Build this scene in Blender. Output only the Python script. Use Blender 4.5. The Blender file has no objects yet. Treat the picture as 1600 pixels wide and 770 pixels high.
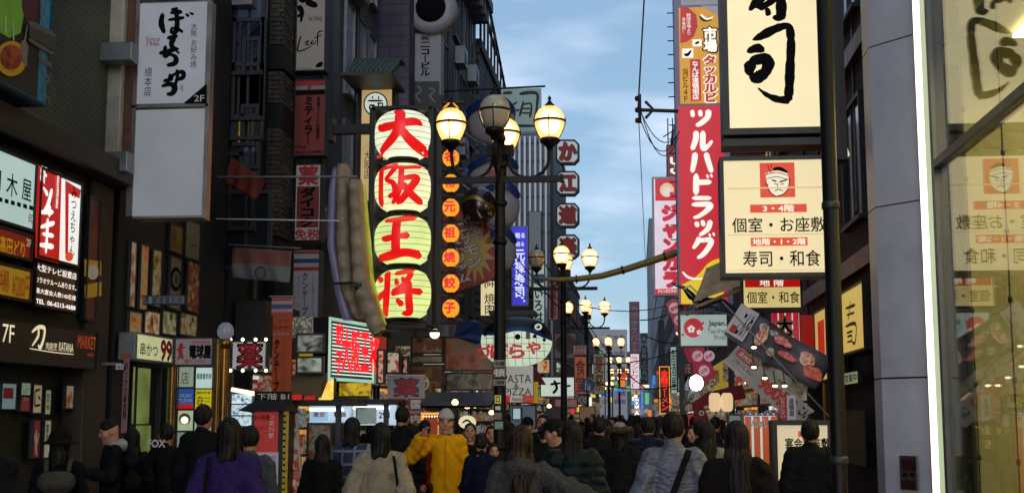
import bpy, math, random
import numpy as np
from mathutils import Vector, Matrix
R = math.radians
random.seed(7)
scene = bpy.context.scene
COL = scene.collection
# ------------------------------------------------------------------ camera, sky, sun, exposure
F = 2000.0                                   # focal length in photograph pixels
PITCH, YAW, EYE = R(7.5), R(5.52), 1.6
cam = bpy.data.objects.new('camera', bpy.data.cameras.new('camera'))
COL.objects.link(cam)
cam.location = (0, 0, EYE)
cam.rotation_euler = (R(90) + PITCH, 0, YAW)
cam.data.sensor_width = 36
cam.data.lens = 36 * F / 1600
cam.data.clip_start = 0.1
cam.data.clip_end = 3000
scene.camera = cam
CR = cam.rotation_euler.to_matrix()
world = bpy.data.worlds.new('World')
scene.world = world
world.use_nodes = True
SUN_EL, SUN_ROT = R(9), R(186)
def build_world():
    nt = world.node_tree; N = nt.nodes; L = nt.links
    N.clear()
    out = N.new('ShaderNodeOutputWorld'); bg = N.new('ShaderNodeBackground')
    sky = N.new('ShaderNodeTexSky'); sky.sky_type = 'NISHITA'; sky.sun_disc = False
    sky.sun_elevation = SUN_EL; sky.sun_rotation = SUN_ROT
    sky.air_density = 1.0; sky.dust_density = 0.6; sky.ozone_density = 2.5
    tc = N.new('ShaderNodeTexCoord')
    mp = N.new('ShaderNodeMapping'); mp.inputs['Scale'].default_value = (1.0, 1.0, 3.4)
    mp.inputs['Location'].default_value = (3.3, 1.4, 0.62)
    L.new(tc.outputs['Generated'], mp.inputs['Vector'])
    n1 = N.new('ShaderNodeTexNoise'); n1.inputs['Scale'].default_value = 4.4; n1.inputs['Detail'].default_value = 4; n1.inputs['Roughness'].default_value = .5
    L.new(mp.outputs[0], n1.inputs['Vector'])
    r1 = N.new('ShaderNodeValToRGB')
    r1.color_ramp.elements[0].position = .44; r1.color_ramp.elements[0].color = (0, 0, 0, 1)
    r1.color_ramp.elements[1].position = .63; r1.color_ramp.elements[1].color = (1, 1, 1, 1)
    L.new(n1.outputs[0], r1.inputs[0])
    n2 = N.new('ShaderNodeTexNoise'); n2.inputs['Scale'].default_value = 9; n2.inputs['Detail'].default_value = 5
    L.new(mp.outputs[0], n2.inputs['Vector'])
    r2 = N.new('ShaderNodeValToRGB')
    r2.color_ramp.elements[0].position = .35; r2.color_ramp.elements[0].color = (3.6, 4.8, 6.6, 1)
    r2.color_ramp.elements[1].position = .65; r2.color_ramp.elements[1].color = (7.4, 8.2, 9.6, 1)
    L.new(n2.outputs[0], r2.inputs[0])
    sep = N.new('ShaderNodeSeparateXYZ'); L.new(tc.outputs['Generated'], sep.inputs[0])
    mr = N.new('ShaderNodeMapRange'); mr.inputs['From Min'].default_value = .20; mr.inputs['From Max'].default_value = .42
    mr.inputs['To Min'].default_value = .85; mr.inputs['To Max'].default_value = .18
    L.new(sep.outputs['Z'], mr.inputs['Value'])
    mu = N.new('ShaderNodeMath'); mu.operation = 'MULTIPLY'
    L.new(r1.outputs[0], mu.inputs[0]); L.new(mr.outputs[0], mu.inputs[1])
    blue = N.new('ShaderNodeMix'); blue.data_type = 'RGBA'; blue.blend_type = 'MIX'
    blue.inputs['Factor'].default_value = .62                      # thin even veil of dusk cloud over the clear sky
    L.new(sky.outputs[0], blue.inputs['A']); blue.inputs['B'].default_value = (2.6, 4.0, 5.7, 1)
    mx = N.new('ShaderNodeMix'); mx.data_type = 'RGBA'
    L.new(mu.outputs[0], mx.inputs['Factor']); L.new(blue.outputs['Result'], mx.inputs['A']); L.new(r2.outputs[0], mx.inputs['B'])
    L.new(mx.outputs['Result'], bg.inputs['Color']); bg.inputs['Strength'].default_value = .1
    L.new(bg.outputs[0], out.inputs[0])
build_world()
sun = bpy.data.objects.new('sun', bpy.data.lights.new('sun', 'SUN'))
COL.objects.link(sun)
sun.data.energy = 1.1; sun.data.angle = R(50); sun.data.color = (.95, .93, 1)
sd = Vector((math.sin(SUN_ROT) * math.cos(SUN_EL), math.cos(SUN_ROT) * math.cos(SUN_EL), math.sin(SUN_EL)))
sun.rotation_euler = sd.to_track_quat('Z', 'Y').to_euler()
vs = scene.view_settings
vs.view_transform = 'Standard'; vs.look = 'None'; vs.exposure = 0.5; vs.gamma = 1
scene.cycles.use_denoising = True
scene.cycles.max_bounces = 5; scene.cycles.diffuse_bounces = 2; scene.cycles.glossy_bounces = 3; scene.cycles.transparent_max_bounces = 10
scene.cycles.sample_clamp_indirect = 4
scene.cycles.caustics_reflective = False; scene.cycles.caustics_refractive = False
# ------------------------------------------------------------------ where a photograph pixel falls in the street
def ray(px, py):
    return CR @ Vector(((px - 800) / F, (385 - py) / F, -1))
def at(px, py, Y):
    d = ray(px, py); return Vector((0, 0, EYE)) + d * (Y / d.y)
def atX(px, py, X):
    d = ray(px, py); return Vector((0, 0, EYE)) + d * (X / d.x)
def srgb(h):
    h = h.lstrip('#')
    v = [int(h[i:i + 2], 16) / 255 for i in (0, 2, 4)]
    return tuple(((c + .055) / 1.055) ** 2.4 if c > .04045 else c / 12.92 for c in v)
# ------------------------------------------------------------------ materials
MATS = {}
def col(c):
    if isinstance(c, str): c = srgb(c)
    return (c[0], c[1], c[2], 1)
def pm(name, c, rough=.6, metal=0, var=.25, scale=3, bump=0, bscale=40, coat=0, spec=.5):
    if name in MATS: return MATS[name]
    m = bpy.data.materials.new(name); m.use_nodes = True; nt = m.node_tree; N = nt.nodes; L = nt.links
    b = N['Principled BSDF']; c = col(c)
    b.inputs['Roughness'].default_value = rough; b.inputs['Metallic'].default_value = metal
    b.inputs['Coat Weight'].default_value = coat; b.inputs['Specular IOR Level'].default_value = spec
    tc = N.new('ShaderNodeTexCoord')
    if var > 0:
        n = N.new('ShaderNodeTexNoise'); n.inputs['Scale'].default_value = scale; n.inputs['Detail'].default_value = 6; n.inputs['Roughness'].default_value = .65
        L.new(tc.outputs['Object'], n.inputs['Vector'])
        r = N.new('ShaderNodeValToRGB'); e = r.color_ramp.elements
        e[0].position = .3; e[0].color = tuple(x * (1 - var) for x in c[:3]) + (1,)
        e[1].position = .7; e[1].color = tuple(min(1, x * (1 + var * .6)) for x in c[:3]) + (1,)
        L.new(n.outputs[0], r.inputs[0]); L.new(r.outputs[0], b.inputs['Base Color'])
        rr = N.new('ShaderNodeMapRange'); rr.inputs['To Min'].default_value = max(.05, rough - .12); rr.inputs['To Max'].default_value = min(1, rough + .12)
        L.new(n.outputs[0], rr.inputs['Value']); L.new(rr.outputs[0], b.inputs['Roughness'])
    else:
        b.inputs['Base Color'].default_value = c
    if bump > 0:
        n2 = N.new('ShaderNodeTexNoise'); n2.inputs['Scale'].default_value = bscale; n2.inputs['Detail'].default_value = 4
        L.new(tc.outputs['Object'], n2.inputs['Vector'])
        bp = N.new('ShaderNodeBump'); bp.inputs['Strength'].default_value = bump; bp.inputs['Distance'].default_value = .02
        L.new(n2.outputs[0], bp.inputs['Height']); L.new(bp.outputs[0], b.inputs['Normal'])
    MATS[name] = m; return m
def em(name, c, s=1.0, var=.1, scale=1.6, rough=.35):
    if name in MATS: return MATS[name]
    m = bpy.data.materials.new(name); m.use_nodes = True; nt = m.node_tree; N = nt.nodes; L = nt.links
    b = N['Principled BSDF']; c = col(c); s = s * .72
    b.inputs['Base Color'].default_value = tuple(x * .35 for x in c[:3]) + (1,)
    b.inputs['Roughness'].default_value = rough
    b.inputs['Emission Color'].default_value = c
    tc = N.new('ShaderNodeTexCoord'); n = N.new('ShaderNodeTexNoise'); n.inputs['Scale'].default_value = scale; n.inputs['Detail'].default_value = 2
    L.new(tc.outputs['Object'], n.inputs['Vector'])
    r = N.new('ShaderNodeMapRange'); r.inputs['From Min'].default_value = .3; r.inputs['From Max'].default_value = .7
    r.inputs['To Min'].default_value = s * (1 - var); r.inputs['To Max'].default_value = s * (1 + var)
    L.new(n.outputs[0], r.inputs['Value']); L.new(r.outputs[0], b.inputs['Emission Strength'])
    MATS[name] = m; return m
def brick_mat(name, c1, c2, mortar, axis='YZ', bw=.22, rh=.075, ms=.012, bump=.6, rough=.8, tint=None):
    if name in MATS: return MATS[name]
    m = bpy.data.materials.new(name); m.use_nodes = True; nt = m.node_tree; N = nt.nodes; L = nt.links
    b = N['Principled BSDF']; b.inputs['Roughness'].default_value = rough
    tc = N.new('ShaderNodeTexCoord'); sp = N.new('ShaderNodeSeparateXYZ'); cb = N.new('ShaderNodeCombineXYZ')
    L.new(tc.outputs['Object'], sp.inputs[0]); L.new(sp.outputs[axis[0]], cb.inputs[0]); L.new(sp.outputs[axis[1]], cb.inputs[1])
    br = N.new('ShaderNodeTexBrick'); br.inputs['Scale'].default_value = 1
    br.inputs['Brick Width'].default_value = bw; br.inputs['Row Height'].default_value = rh; br.inputs['Mortar Size'].default_value = ms
    br.inputs['Color1'].default_value = col(c1); br.inputs['Color2'].default_value = col(c2); br.inputs['Mortar'].default_value = col(mortar)
    L.new(cb.outputs[0], br.inputs['Vector'])
    n = N.new('ShaderNodeTexNoise'); n.inputs['Scale'].default_value = .9; n.inputs['Detail'].default_value = 8; L.new(tc.outputs['Object'], n.inputs['Vector'])
    mx = N.new('ShaderNodeMix'); mx.data_type = 'RGBA'; mx.blend_type = 'MULTIPLY'; mx.inputs['Factor'].default_value = .8
    rp = N.new('ShaderNodeValToRGB'); rp.color_ramp.elements[0].color = (.35, .35, .35, 1); rp.color_ramp.elements[1].color = (1.3, 1.3, 1.2, 1)
    rp.color_ramp.elements[0].position = .3; rp.color_ramp.elements[1].position = .7
    L.new(n.outputs[0], rp.inputs[0]); L.new(br.outputs['Color'], mx.inputs['A']); L.new(rp.outputs[0], mx.inputs['B'])
    L.new(mx.outputs['Result'], b.inputs['Base Color'])
    bp = N.new('ShaderNodeBump'); bp.inputs['Strength'].default_value = bump; bp.inputs['Distance'].default_value = .01; bp.invert = True
    L.new(br.outputs['Fac'], bp.inputs['Height']); L.new(bp.outputs[0], b.inputs['Normal'])
    MATS[name] = m; return m
def photo_mat(name, cols, scale=6, emit=0, seed=0):
    """printed food photograph: cells and smears of several colours"""
    if name in MATS: return MATS[name]
    m = bpy.data.materials.new(name); m.use_nodes = True; nt = m.node_tree; N = nt.nodes; L = nt.links
    b = N['Principled BSDF']; b.inputs['Roughness'].default_value = .3
    tc = N.new('ShaderNodeTexCoord'); mp = N.new('ShaderNodeMapping'); mp.inputs['Location'].default_value = (seed * 3.1, seed * 1.7, 0)
    L.new(tc.outputs['Object'], mp.inputs[0])
    n = N.new('ShaderNodeTexNoise'); n.inputs['Scale'].default_value = scale; n.inputs['Detail'].default_value = 5; n.inputs['Distortion'].default_value = 1.6
    L.new(mp.outputs[0], n.inputs['Vector'])
    v = N.new('ShaderNodeTexVoronoi'); v.inputs['Scale'].default_value = scale * 1.3
    L.new(mp.outputs[0], v.inputs['Vector'])
    ad = N.new('ShaderNodeMath'); ad.operation = 'MULTIPLY_ADD'; ad.inputs[1].default_value = .45; L.new(v.outputs['Distance'], ad.inputs[0]); L.new(n.outputs[0], ad.inputs[2])
    r = N.new('ShaderNodeValToRGB'); e = r.color_ramp.elements
    k = len(cols)
    while len(e) < k: e.new(.5)
    for i, c in enumerate(cols):
        e[i].position = .42 + .42 * i / (k - 1); e[i].color = col(c)
    L.new(ad.outputs[0], r.inputs[0]); L.new(r.outputs[0], b.inputs['Base Color'])
    if emit: L.new(r.outputs[0], b.inputs['Emission Color']); b.inputs['Emission Strength'].default_value = emit
    MATS[name] = m; return m
def thin_glass(name, tint=(.9, .95, .88), ior=1.5):
    if name in MATS: return MATS[name]
    m = bpy.data.materials.new(name); m.use_nodes = True; nt = m.node_tree; N = nt.nodes; L = nt.links
    N.clear(); o = N.new('ShaderNodeOutputMaterial'); f = N.new('ShaderNodeFresnel'); f.inputs['IOR'].default_value = ior
    ge = N.new('ShaderNodeNewGeometry'); mr = N.new('ShaderNodeMapRange'); mr.inputs['To Min'].default_value = ior; mr.inputs['To Max'].default_value = 1 / ior   # same reflectance on both faces of the sheet
    L.new(ge.outputs['Backfacing'], mr.inputs['Value']); L.new(mr.outputs[0], f.inputs['IOR'])
    t = N.new('ShaderNodeBsdfTransparent'); t.inputs[0].default_value = (*tint, 1); g = N.new('ShaderNodeBsdfGlossy'); g.inputs['Roughness'].default_value = .006
    x = N.new('ShaderNodeMixShader'); L.new(f.outputs[0], x.inputs[0]); L.new(t.outputs[0], x.inputs[1]); L.new(g.outputs[0], x.inputs[2]); L.new(x.outputs[0], o.inputs[0])
    MATS[name] = m; return m
black = pm('black painted steel', '#17181a', .45, .3, var=.3, bump=.1)
blackem = pm('black print', '#0a0a0a', .8, var=0, spec=.1)
steel = pm('dull galvanised steel', '#8a8d90', .42, .7, var=.25, scale=5)
chrome = pm('bright steel trim', '#a9a9a6', .25, .9, var=.2, scale=6)
dgrey = pm('dark grey metal', '#3b3e42', .5, .4, var=.3)
white = pm('white print', '#d8d8d2', .5, var=.05)
redp = pm('red print', '#b3171d', .5, var=.08)
# ------------------------------------------------------------------ mesh building
class MB:
    def __init__(s): s.v = []; s.f = []; s.m = []; s.s = []
    def add(s, vs, fs, m=0, sm=False):
        o = len(s.v); s.v += [tuple(p) for p in vs]
        for f in fs: s.f.append(tuple(i + o for i in f)); s.m.append(m); s.s.append(sm)
        return s
    def box(s, c, d, m=0, M=None):
        x, y, z = d[0] / 2, d[1] / 2, d[2] / 2
        vs = [Vector((a * x, b * y, e * z)) for e in (-1, 1) for b in (-1, 1) for a in (-1, 1)]
        if M is not None: vs = [M @ p for p in vs]
        c = Vector(c); vs = [p + c for p in vs]
        return s.add(vs, [(0, 2, 3, 1), (4, 5, 7, 6), (0, 1, 5, 4), (2, 6, 7, 3), (0, 4, 6, 2), (1, 3, 7, 5)], m)
    def bb(s, a, b, m=0):
        return s.box([(a[i] + b[i]) / 2 for i in range(3)], [abs(b[i] - a[i]) for i in range(3)], m)
    def tube(s, pts, r, n=8, m=0, caps=True):
        pts = [Vector(p) for p in pts]; rs = r if isinstance(r, (list, tuple)) else [r] * len(pts)
        vs = []; fs = []; up = Vector((0, 0, 1)); prev = None
        for i, p in enumerate(pts):
            t = (pts[min(i + 1, len(pts) - 1)] - pts[max(i - 1, 0)]).normalized()
            if prev is None:
                a = t.cross(up if abs(t.z) < .9 else Vector((1, 0, 0))).normalized()
            else:
                a = (prev - t * prev.dot(t)).normalized()
            prev = a; b = t.cross(a)
            for k in range(n):
                w = 2 * math.pi * k / n; vs.append(p + (a * math.cos(w) + b * math.sin(w)) * rs[i])
        for i in range(len(pts) - 1):
            for k in range(n):
                q = (k + 1) % n; fs.append((i * n + k, i * n + q, (i + 1) * n + q, (i + 1) * n + k))
        s.add(vs, fs, m, True)
        if caps:
            s.add(vs[:n], [tuple(range(n))[::-1]], m); s.add(vs[-n:], [tuple(range(n))], m)
        return s
    def lathe(s, prof, n=16, c=(0, 0, 0), m=0, axis='Z', sm=True):
        vs = []; fs = []
        for (r, z) in prof:
            for k in range(n):
                w = 2 * math.pi * k / n; x, y = r * math.cos(w), r * math.sin(w)
                p = (x, y, z) if axis == 'Z' else ((x, z, -y) if axis == 'Y' else (z, x, y))
                vs.append((p[0] + c[0], p[1] + c[1], p[2] + c[2]))
        for i in range(len(prof) - 1):
            for k in range(n):
                q = (k + 1) % n; fs.append((i * n + k, i * n + q, (i + 1) * n + q, (i + 1) * n + k))
        if prof[0][0] > 1e-4: fs.append(tuple(range(n))[::-1])
        if prof[-1][0] > 1e-4: fs.append(tuple((len(prof) - 1) * n + k for k in range(n)))
        return s.add(vs, fs, m, sm)
    def prism(s, poly, z0, z1, m=0, M=None):
        n = len(poly); a = sum(poly[i][0] * poly[(i + 1) % n][1] - poly[(i + 1) % n][0] * poly[i][1] for i in range(n))
        if a < 0: poly = poly[::-1]
        vs = [Vector((p[0], p[1], z0)) for p in poly] + [Vector((p[0], p[1], z1)) for p in poly]
        if M is not None: vs = [M @ v for v in vs]
        fs = [tuple(range(n))[::-1], tuple(range(n, 2 * n))] + [(i, (i + 1) % n, n + (i + 1) % n, n + i) for i in range(n)]
        return s.add(vs, fs, m)
    def quad(s, a, b, c, d, m=0): return s.add([a, b, c, d], [(0, 1, 2, 3)], m)
    def build(s, name, mats, parent=None, kind=None, bevel=0):
        me = bpy.data.meshes.new(name); me.from_pydata(s.v, [], s.f)
        if not isinstance(mats, (list, tuple)): mats = [mats]
        for x in mats: me.materials.append(x)
        me.polygons.foreach_set('material_index', s.m); me.polygons.foreach_set('use_smooth', s.s); me.update()
        o = bpy.data.objects.new(name, me); COL.objects.link(o)
        if parent is not None: o.parent = parent
        if kind: o['kind'] = kind
        if bevel:
            b = o.modifiers.new('bevel', 'BEVEL'); b.width = bevel; b.segments = 2; b.limit_method = 'ANGLE'; b.angle_limit = R(40)
        return o
def tag(o, label=None, cat=None, group=None, kind=None):
    if label: o['label'] = label
    if cat: o['category'] = cat
    if group: o['group'] = group
    if kind: o['kind'] = kind
    return o
def empty(name, loc, label, cat, yaw=0, group=None, M=None):
    o = bpy.data.objects.new(name, None); COL.objects.link(o); o.empty_display_size = .1
    if M is not None: o.matrix_world = M
    else: o.location = loc; o.rotation_euler = (0, 0, yaw)
    return tag(o, label, cat, group)
KIDS = {}
def copy_tree(o, parent=None):
    if not KIDS.get('#') or KIDS['#'] != len(bpy.data.objects):
        KIDS.clear()
        for q in bpy.data.objects:
            if q.parent: KIDS.setdefault(q.parent.name, []).append(q)
    def rec(a, par):
        c = a.copy(); COL.objects.link(c)
        if par is not None: c.parent = par
        for ch in KIDS.get(a.name, []): rec(ch, c)
        return c
    r = rec(o, parent); KIDS['#'] = len(bpy.data.objects)
    return r
# ------------------------------------------------------------------ lettering: fitted to its box once everything is built
TEXTS = []; BOLD = {}
def put_text(s, cx, cy, w, h, z, mat, parent, vert=False, bold=.02, name='lettering', rot=0, extrude=0, keep=False, shear=0):
    cu = bpy.data.curves.new(name, 'FONT')
    if vert: s = '\n'.join(s.replace('ー', '｜'))
    cu.body = s; cu.align_x = 'CENTER' if vert else 'LEFT'; cu.size = 1; cu.resolution_u = 3; cu.extrude = 0; o_b = bold
    cu.shear = shear
    if vert: cu.space_line = .95
    cu.materials.append(mat)
    o = bpy.data.objects.new(name, cu); COL.objects.link(o)
    if parent is not None: o.parent = parent
    TEXTS.append((o, cx, cy, w, h, z, rot, keep, extrude)); BOLD[o.name] = bold
    return o
def fit_texts():
    bpy.context.view_layer.update()
    for o, cx, cy, w, h, z, rot, keep, ex in TEXTS:
        bb = o.bound_box; x0 = min(b[0] for b in bb); x1 = max(b[0] for b in bb); y0 = min(b[1] for b in bb); y1 = max(b[1] for b in bb)
        sx = w / max(1e-4, x1 - x0); sy = h / max(1e-4, y1 - y0)
        if keep: sx = sy = min(sx, sy)
        o.scale = (sx, sy, 1); mx, my = (x0 + x1) / 2 * sx, (y0 + y1) / 2 * sy
        c, s_ = math.cos(rot), math.sin(rot)
        if ex: o.data.extrude = ex
        o.location = (cx - (mx * c - my * s_), cy - (mx * s_ + my * c), z + (ex or 0)); o.rotation_euler = (0, 0, rot)
    dg = bpy.context.evaluated_depsgraph_get()
    for o, cx, cy, w, h, z, rot, keep, ex in TEXTS:
        me = bpy.data.meshes.new_from_object(o.evaluated_get(dg))
        b = BOLD[o.name] * .9                # heavier weights: the glyphs struck several times, slightly shifted
        if b > 0:
            nv = len(me.vertices); co = np.empty(nv * 3); me.vertices.foreach_get('co', co); co = co.reshape(-1, 3)
            fs = [tuple(p.vertices) for p in me.polygons]; k = 4 if b < .035 else 8
            V = [co]; FF = list(fs)
            for q in range(k):
                a = 2 * math.pi * q / k + .4; V.append(co + np.array([math.cos(a) * b, math.sin(a) * b, .00012 * (q + 1)])); FF += [tuple(i + nv * (q + 1) for i in f) for f in fs]
            m2 = bpy.data.meshes.new(o.name); m2.from_pydata(np.vstack(V).tolist(), [], FF); m2.materials.append(me.materials[0]); me = m2
        n = bpy.data.objects.new(o.name.split('.')[0], me); COL.objects.link(n); n.parent = o.parent; n.scale = o.scale
        if '_std' in o:                      # stands upright on a thing whose local frame is the world's: y becomes up, z the way out
            n.location = (o.location.x, -o.location.z, o.location.y + o['_std']); n.rotation_euler = (R(90), 0, 0)
        elif '_back' in o: n.location = (-o.location.x, o.location.z, o.location.y); n.rotation_euler = (R(90), 0, R(180))
        else: n.location = o.location; n.rotation_euler = o.rotation_euler
    for t in TEXTS: bpy.data.objects.remove(t[0])
def ribbon(mb, pts, zf, m=0, zoff=0, n=5, across=4, rough=0):
    """one brush stroke: a tapered ribbon through (x, y, width), laid on the surface z = zf(x, y)"""
    P = []
    k = len(pts)
    for i in range(k - 1):
        p0, p1, p2, p3 = pts[max(i - 1, 0)], pts[i], pts[i + 1], pts[min(i + 2, k - 1)]
        for j in range(n if i < k - 2 else n + 1):
            t = j / n
            P.append([.5 * ((2 * p1[a]) + (-p0[a] + p2[a]) * t + (2 * p0[a] - 5 * p1[a] + 4 * p2[a] - p3[a]) * t * t + (-p0[a] + 3 * p1[a] - 3 * p2[a] + p3[a]) * t ** 3) for a in range(3)])
    vs = []
    for i, p in enumerate(P):
        a = P[max(i - 1, 0)]; b = P[min(i + 1, len(P) - 1)]
        tx, ty = b[0] - a[0], b[1] - a[1]; l = math.hypot(tx, ty) or 1; nx, ny = -ty / l, tx / l
        w = abs(p[2]) / 2 * (1 + rough * random.uniform(-.16, .16)); e = .55 if i in (0, len(P) - 1) else 1
        for q in range(across + 1):
            u = (q / across * 2 - 1) * w * e
            ex = (1 - abs(q / across * 2 - 1)) * w * .35 * (-1 if i == 0 else (1 if i == len(P) - 1 else 0))
            x, y = p[0] + nx * u + tx / l * ex, p[1] + ny * u + ty / l * ex
            vs.append((x, y, zf(x, y) + zoff))
    a1 = across + 1; fs = []
    for i in range(len(P) - 1):
        for q in range(across):
            f = (i * a1 + q, i * a1 + q + 1, (i + 1) * a1 + q + 1, (i + 1) * a1 + q)
            fs.append(f[::-1])
    mb.add(vs, fs, m)
class Sign:
    """A sign box. Local axes: x to the reader's right, y up, z towards the reader; origin at the bottom centre of the face.
    yaw 0 faces down the street to the camera, 90 faces the street from the left facade, -90 from the right facade."""
    def __init__(s, name, label, cat, box, Y=None, X=None, yaw=None, depth=.2, face=None, rim=None, rimw=.03, group=None, casem=None, rimd=.02, parent=None, back=True):
        x0, y0, x1, y1 = box
        if yaw is None: yaw = 0 if X is None else (90 if X < 0 else -90)
        s.yaw = R(yaw); s.n = Vector((math.sin(s.yaw), -math.cos(s.yaw), 0)); s.u = Vector((math.cos(s.yaw), math.sin(s.yaw), 0))
        s.p = at((x0 + x1) / 2, y1, Y) if X is None else atX((x0 + x1) / 2, y1, X)
        bl = s.hit(x0, y1); tr = s.hit(x1, y0)
        s.w = (tr - bl).dot(s.u); s.h = tr.z - bl.z
        o = bl + s.u * s.w / 2
        s.o = o; s.M = Matrix(((s.u.x, 0, s.n.x, o.x), (s.u.y, 0, s.n.y, o.y), (0, 1, 0, o.z), (0, 0, 0, 1)))
        if parent is None: s.e = empty(name, None, label, cat, M=s.M, group=group)
        else: s.e = parent
        s.z = .003; s.rimd = rimd
        if face is not None:
            MB().bb((-s.w / 2 + rimw, rimw, 0), (s.w / 2 - rimw, s.h - rimw, .004)).build('face_panel', face, s.e); s.z = .007
        if back: MB().bb((-s.w / 2, 0, -depth), (s.w / 2, s.h, -.001)).build('case', casem or rim or black, s.e, bevel=.006)
        if rim is not None:
            m = MB(); a, b, t = s.w / 2, s.h, rimw
            m.bb((-a, 0, 0), (a, t, rimd)).bb((-a, b - t, 0), (a, b, rimd)).bb((-a, t, 0), (-a + t, b - t, rimd)).bb((a - t, t, 0), (a, b - t, rimd))
            m.build('rim', rim, s.e)
    def hit(s, px, py):
        d = ray(px, py); O = Vector((0, 0, EYE)); t = (s.p - O).dot(s.n) / d.dot(s.n); return O + d * t
    def l(s, px, py):
        q = s.hit(px, py) - s.o; return q.dot(s.u), q.z
    def t(s, txt, box, mat, vert=False, bold=.02, rot=0, keep=False, ex=0, name='lettering', dz=0):
        (ax, ay), (bx, by) = s.l(box[0], box[3]), s.l(box[2], box[1])
        o = put_text(txt, (ax + bx) / 2, (ay + by) / 2, abs(bx - ax), abs(by - ay), s.z + dz, mat, s.e, vert, bold, name, rot, ex, keep); s.z += .002
        return o
    def rect(s, box, mat, name='panel', th=.003):
        (ax, ay), (bx, by) = s.l(box[0], box[3]), s.l(box[2], box[1])
        o = MB().bb((ax, ay, s.z - .001), (bx, by, s.z - .001 + th)).build(name, mat, s.e); s.z += th + .001; return o
    def poly(s, pts, mat, name='panel', th=.003):
        o = MB().prism([s.l(*p) for p in pts], s.z - .001, s.z - .001 + th).build(name, mat, s.e); s.z += th + .001; return o
    def disc(s, c, r, mat, name='disc', n=28, th=.003, sy=1):
        return s.poly([(c[0] + r * math.cos(2 * math.pi * k / n), c[1] + r * sy * math.sin(2 * math.pi * k / n)) for k in range(n)], mat, name, th)
    def brush(s, strokes, mat, T=(0, 0, 1), name='lettering', rough=0, zf=None, wk=1):
        mb = MB(); sc = abs(s.l(801, 385)[0] - s.l(800, 385)[0]) if abs(s.yaw) < .5 else .01
        for i, st in enumerate(strokes):
            pts = []
            for (u, v, w) in st:
                x, y = s.l(T[0] + u / T[2], T[1] + v / T[2]); pts.append((x, y, w / T[2] * sc * wk))
            ribbon(mb, pts, zf or (lambda x, y: s.z), zoff=i * .0006, rough=rough)
        s.z += .0006 * len(strokes) + .001
        return mb.build(name, mat, s.e)
# ------------------------------------------------------------------ the ground
def struct(name, mb, mat, **k): return mb.build(name, mat, None, 'structure', **k)
asph = pm('wet dark asphalt', (.035, .035, .038), .45, var=.4, scale=1.5, bump=.3, bscale=60)
pave = brick_mat('street paving stones', (.10, .10, .10), (.07, .068, .065), (.03, .03, .03), 'XY', .6, .3, .01, .4, .5)
struct('ground', MB().quad((-1500, -300, 0), (1500, -300, 0), (1500, 2500, 0), (-1500, 2500, 0)), asph)
struct('street', MB().quad((-5.9, -8, .004), (3.1, -8, .004), (3.1, 420, .004), (-5.9, 420, .004)), pave)
# ------------------------------------------------------------------ facade helper
darkglass = pm('dark window glass', (.02, .025, .03), .08, 0, var=.2, scale=.8, spec=.8)
litglass = em('warm lit window', '#c9a050', .45, var=.5, scale=3)
_wm = {}
def window_parts(b, frame_m, glass_m, pos, w, h, face, name='window'):
    """one window = a projecting frame with a recessed pane and a bar; face 'L' looks to +X, 'R' to -X, 'F' to -Y"""
    key = (round(w, 2), round(h, 2), face, frame_m.name, glass_m.name)
    if key not in _wm:
        t = .06; d = .07
        f = MB(); a, c = w / 2, h / 2
        def bx(mb, x0, z0, x1, z1, d0, d1):
            if face == 'F': mb.bb((x0, -d1, z0), (x1, -d0, z1))
            elif face == 'L': mb.bb((d0, x0, z0), (d1, x1, z1))
            else: mb.bb((-d1, x0, z0), (-d0, x1, z1))
        bx(f, -a, -c, a, -c + t, .0, d + .05); bx(f, -a, c - t, a, c, 0, d); bx(f, -a, -c + t, -a + t, c - t, 0, d); bx(f, a - t, -c + t, a, c - t, 0, d)
        bx(f, -.02, -c + t, .02, c - t, 0, d - .02)
        g = MB(); bx(g, -a + t, -c + t, a - t, c - t, .004, .015)
        F_ = f.build(name, frame_m); G = g.build('pane', glass_m)
        _wm[key] = (F_.data, G.data); bpy.data.objects.remove(F_); bpy.data.objects.remove(G)
    fm, gm = _wm[key]
    o = bpy.data.objects.new(name, fm); COL.objects.link(o); o.parent = b; o.location = pos
    p = bpy.data.objects.new('pane', gm); COL.objects.link(p); p.parent = o
    return o
def block(name, label, x0, x1, y0, y1, h, mat, cat='building', z0=0, group=None):
    e = empty(name, ((x0 + x1) / 2, (y0 + y1) / 2, 0), label, cat, group=group)
    m = MB().bb((x0 - e.location.x, y0 - e.location.y, z0), (x1 - e.location.x, y1 - e.location.y, h))
    m.build('wall', mat, e)
    if z0: MB().bb((x0 - e.location.x, y0 - e.location.y, 0), (min(x1, XL) - e.location.x, y1 - e.location.y, z0)).build('lower_wall', darkwall2, e)
    MB().bb((x0 - e.location.x - .1, y0 - e.location.y - .1, h), (x1 - e.location.x + .1, y1 - e.location.y + .1, h + .35)).build('parapet', mat, e)
    return e
def win_rows(e, face, plane, a0, a1, zs, n, w, h, fm, gms, z0name='window', seed=1):
    rnd = random.Random(seed)
    for z in zs:
        for i in range(n):
            a = a0 + (a1 - a0) * (i + .5) / n
            g = rnd.choice(gms)
            p = (a, plane, z) if face == 'F' else (plane, a, z)
            window_parts(e, fm, g, (p[0] - e.location.x, p[1] - e.location.y, z), w, h, face)
XL, XR = -6.0, 3.2
wire_brick = brick_mat('green grey mosaic brick', (.045, .055, .042), (.028, .036, .026), (.16, .17, .14), 'YZ', .11, .036, .004, .7, .6)
brown = pm('brown stone cladding', '#382d26', .6, var=.35, scale=2, bump=.2)
darkwall = pm('near black wall', (.018, .018, .02), .75, var=.5, scale=1.2, bump=.2, bscale=12)  # near-black base tone, mottled at random
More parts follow.
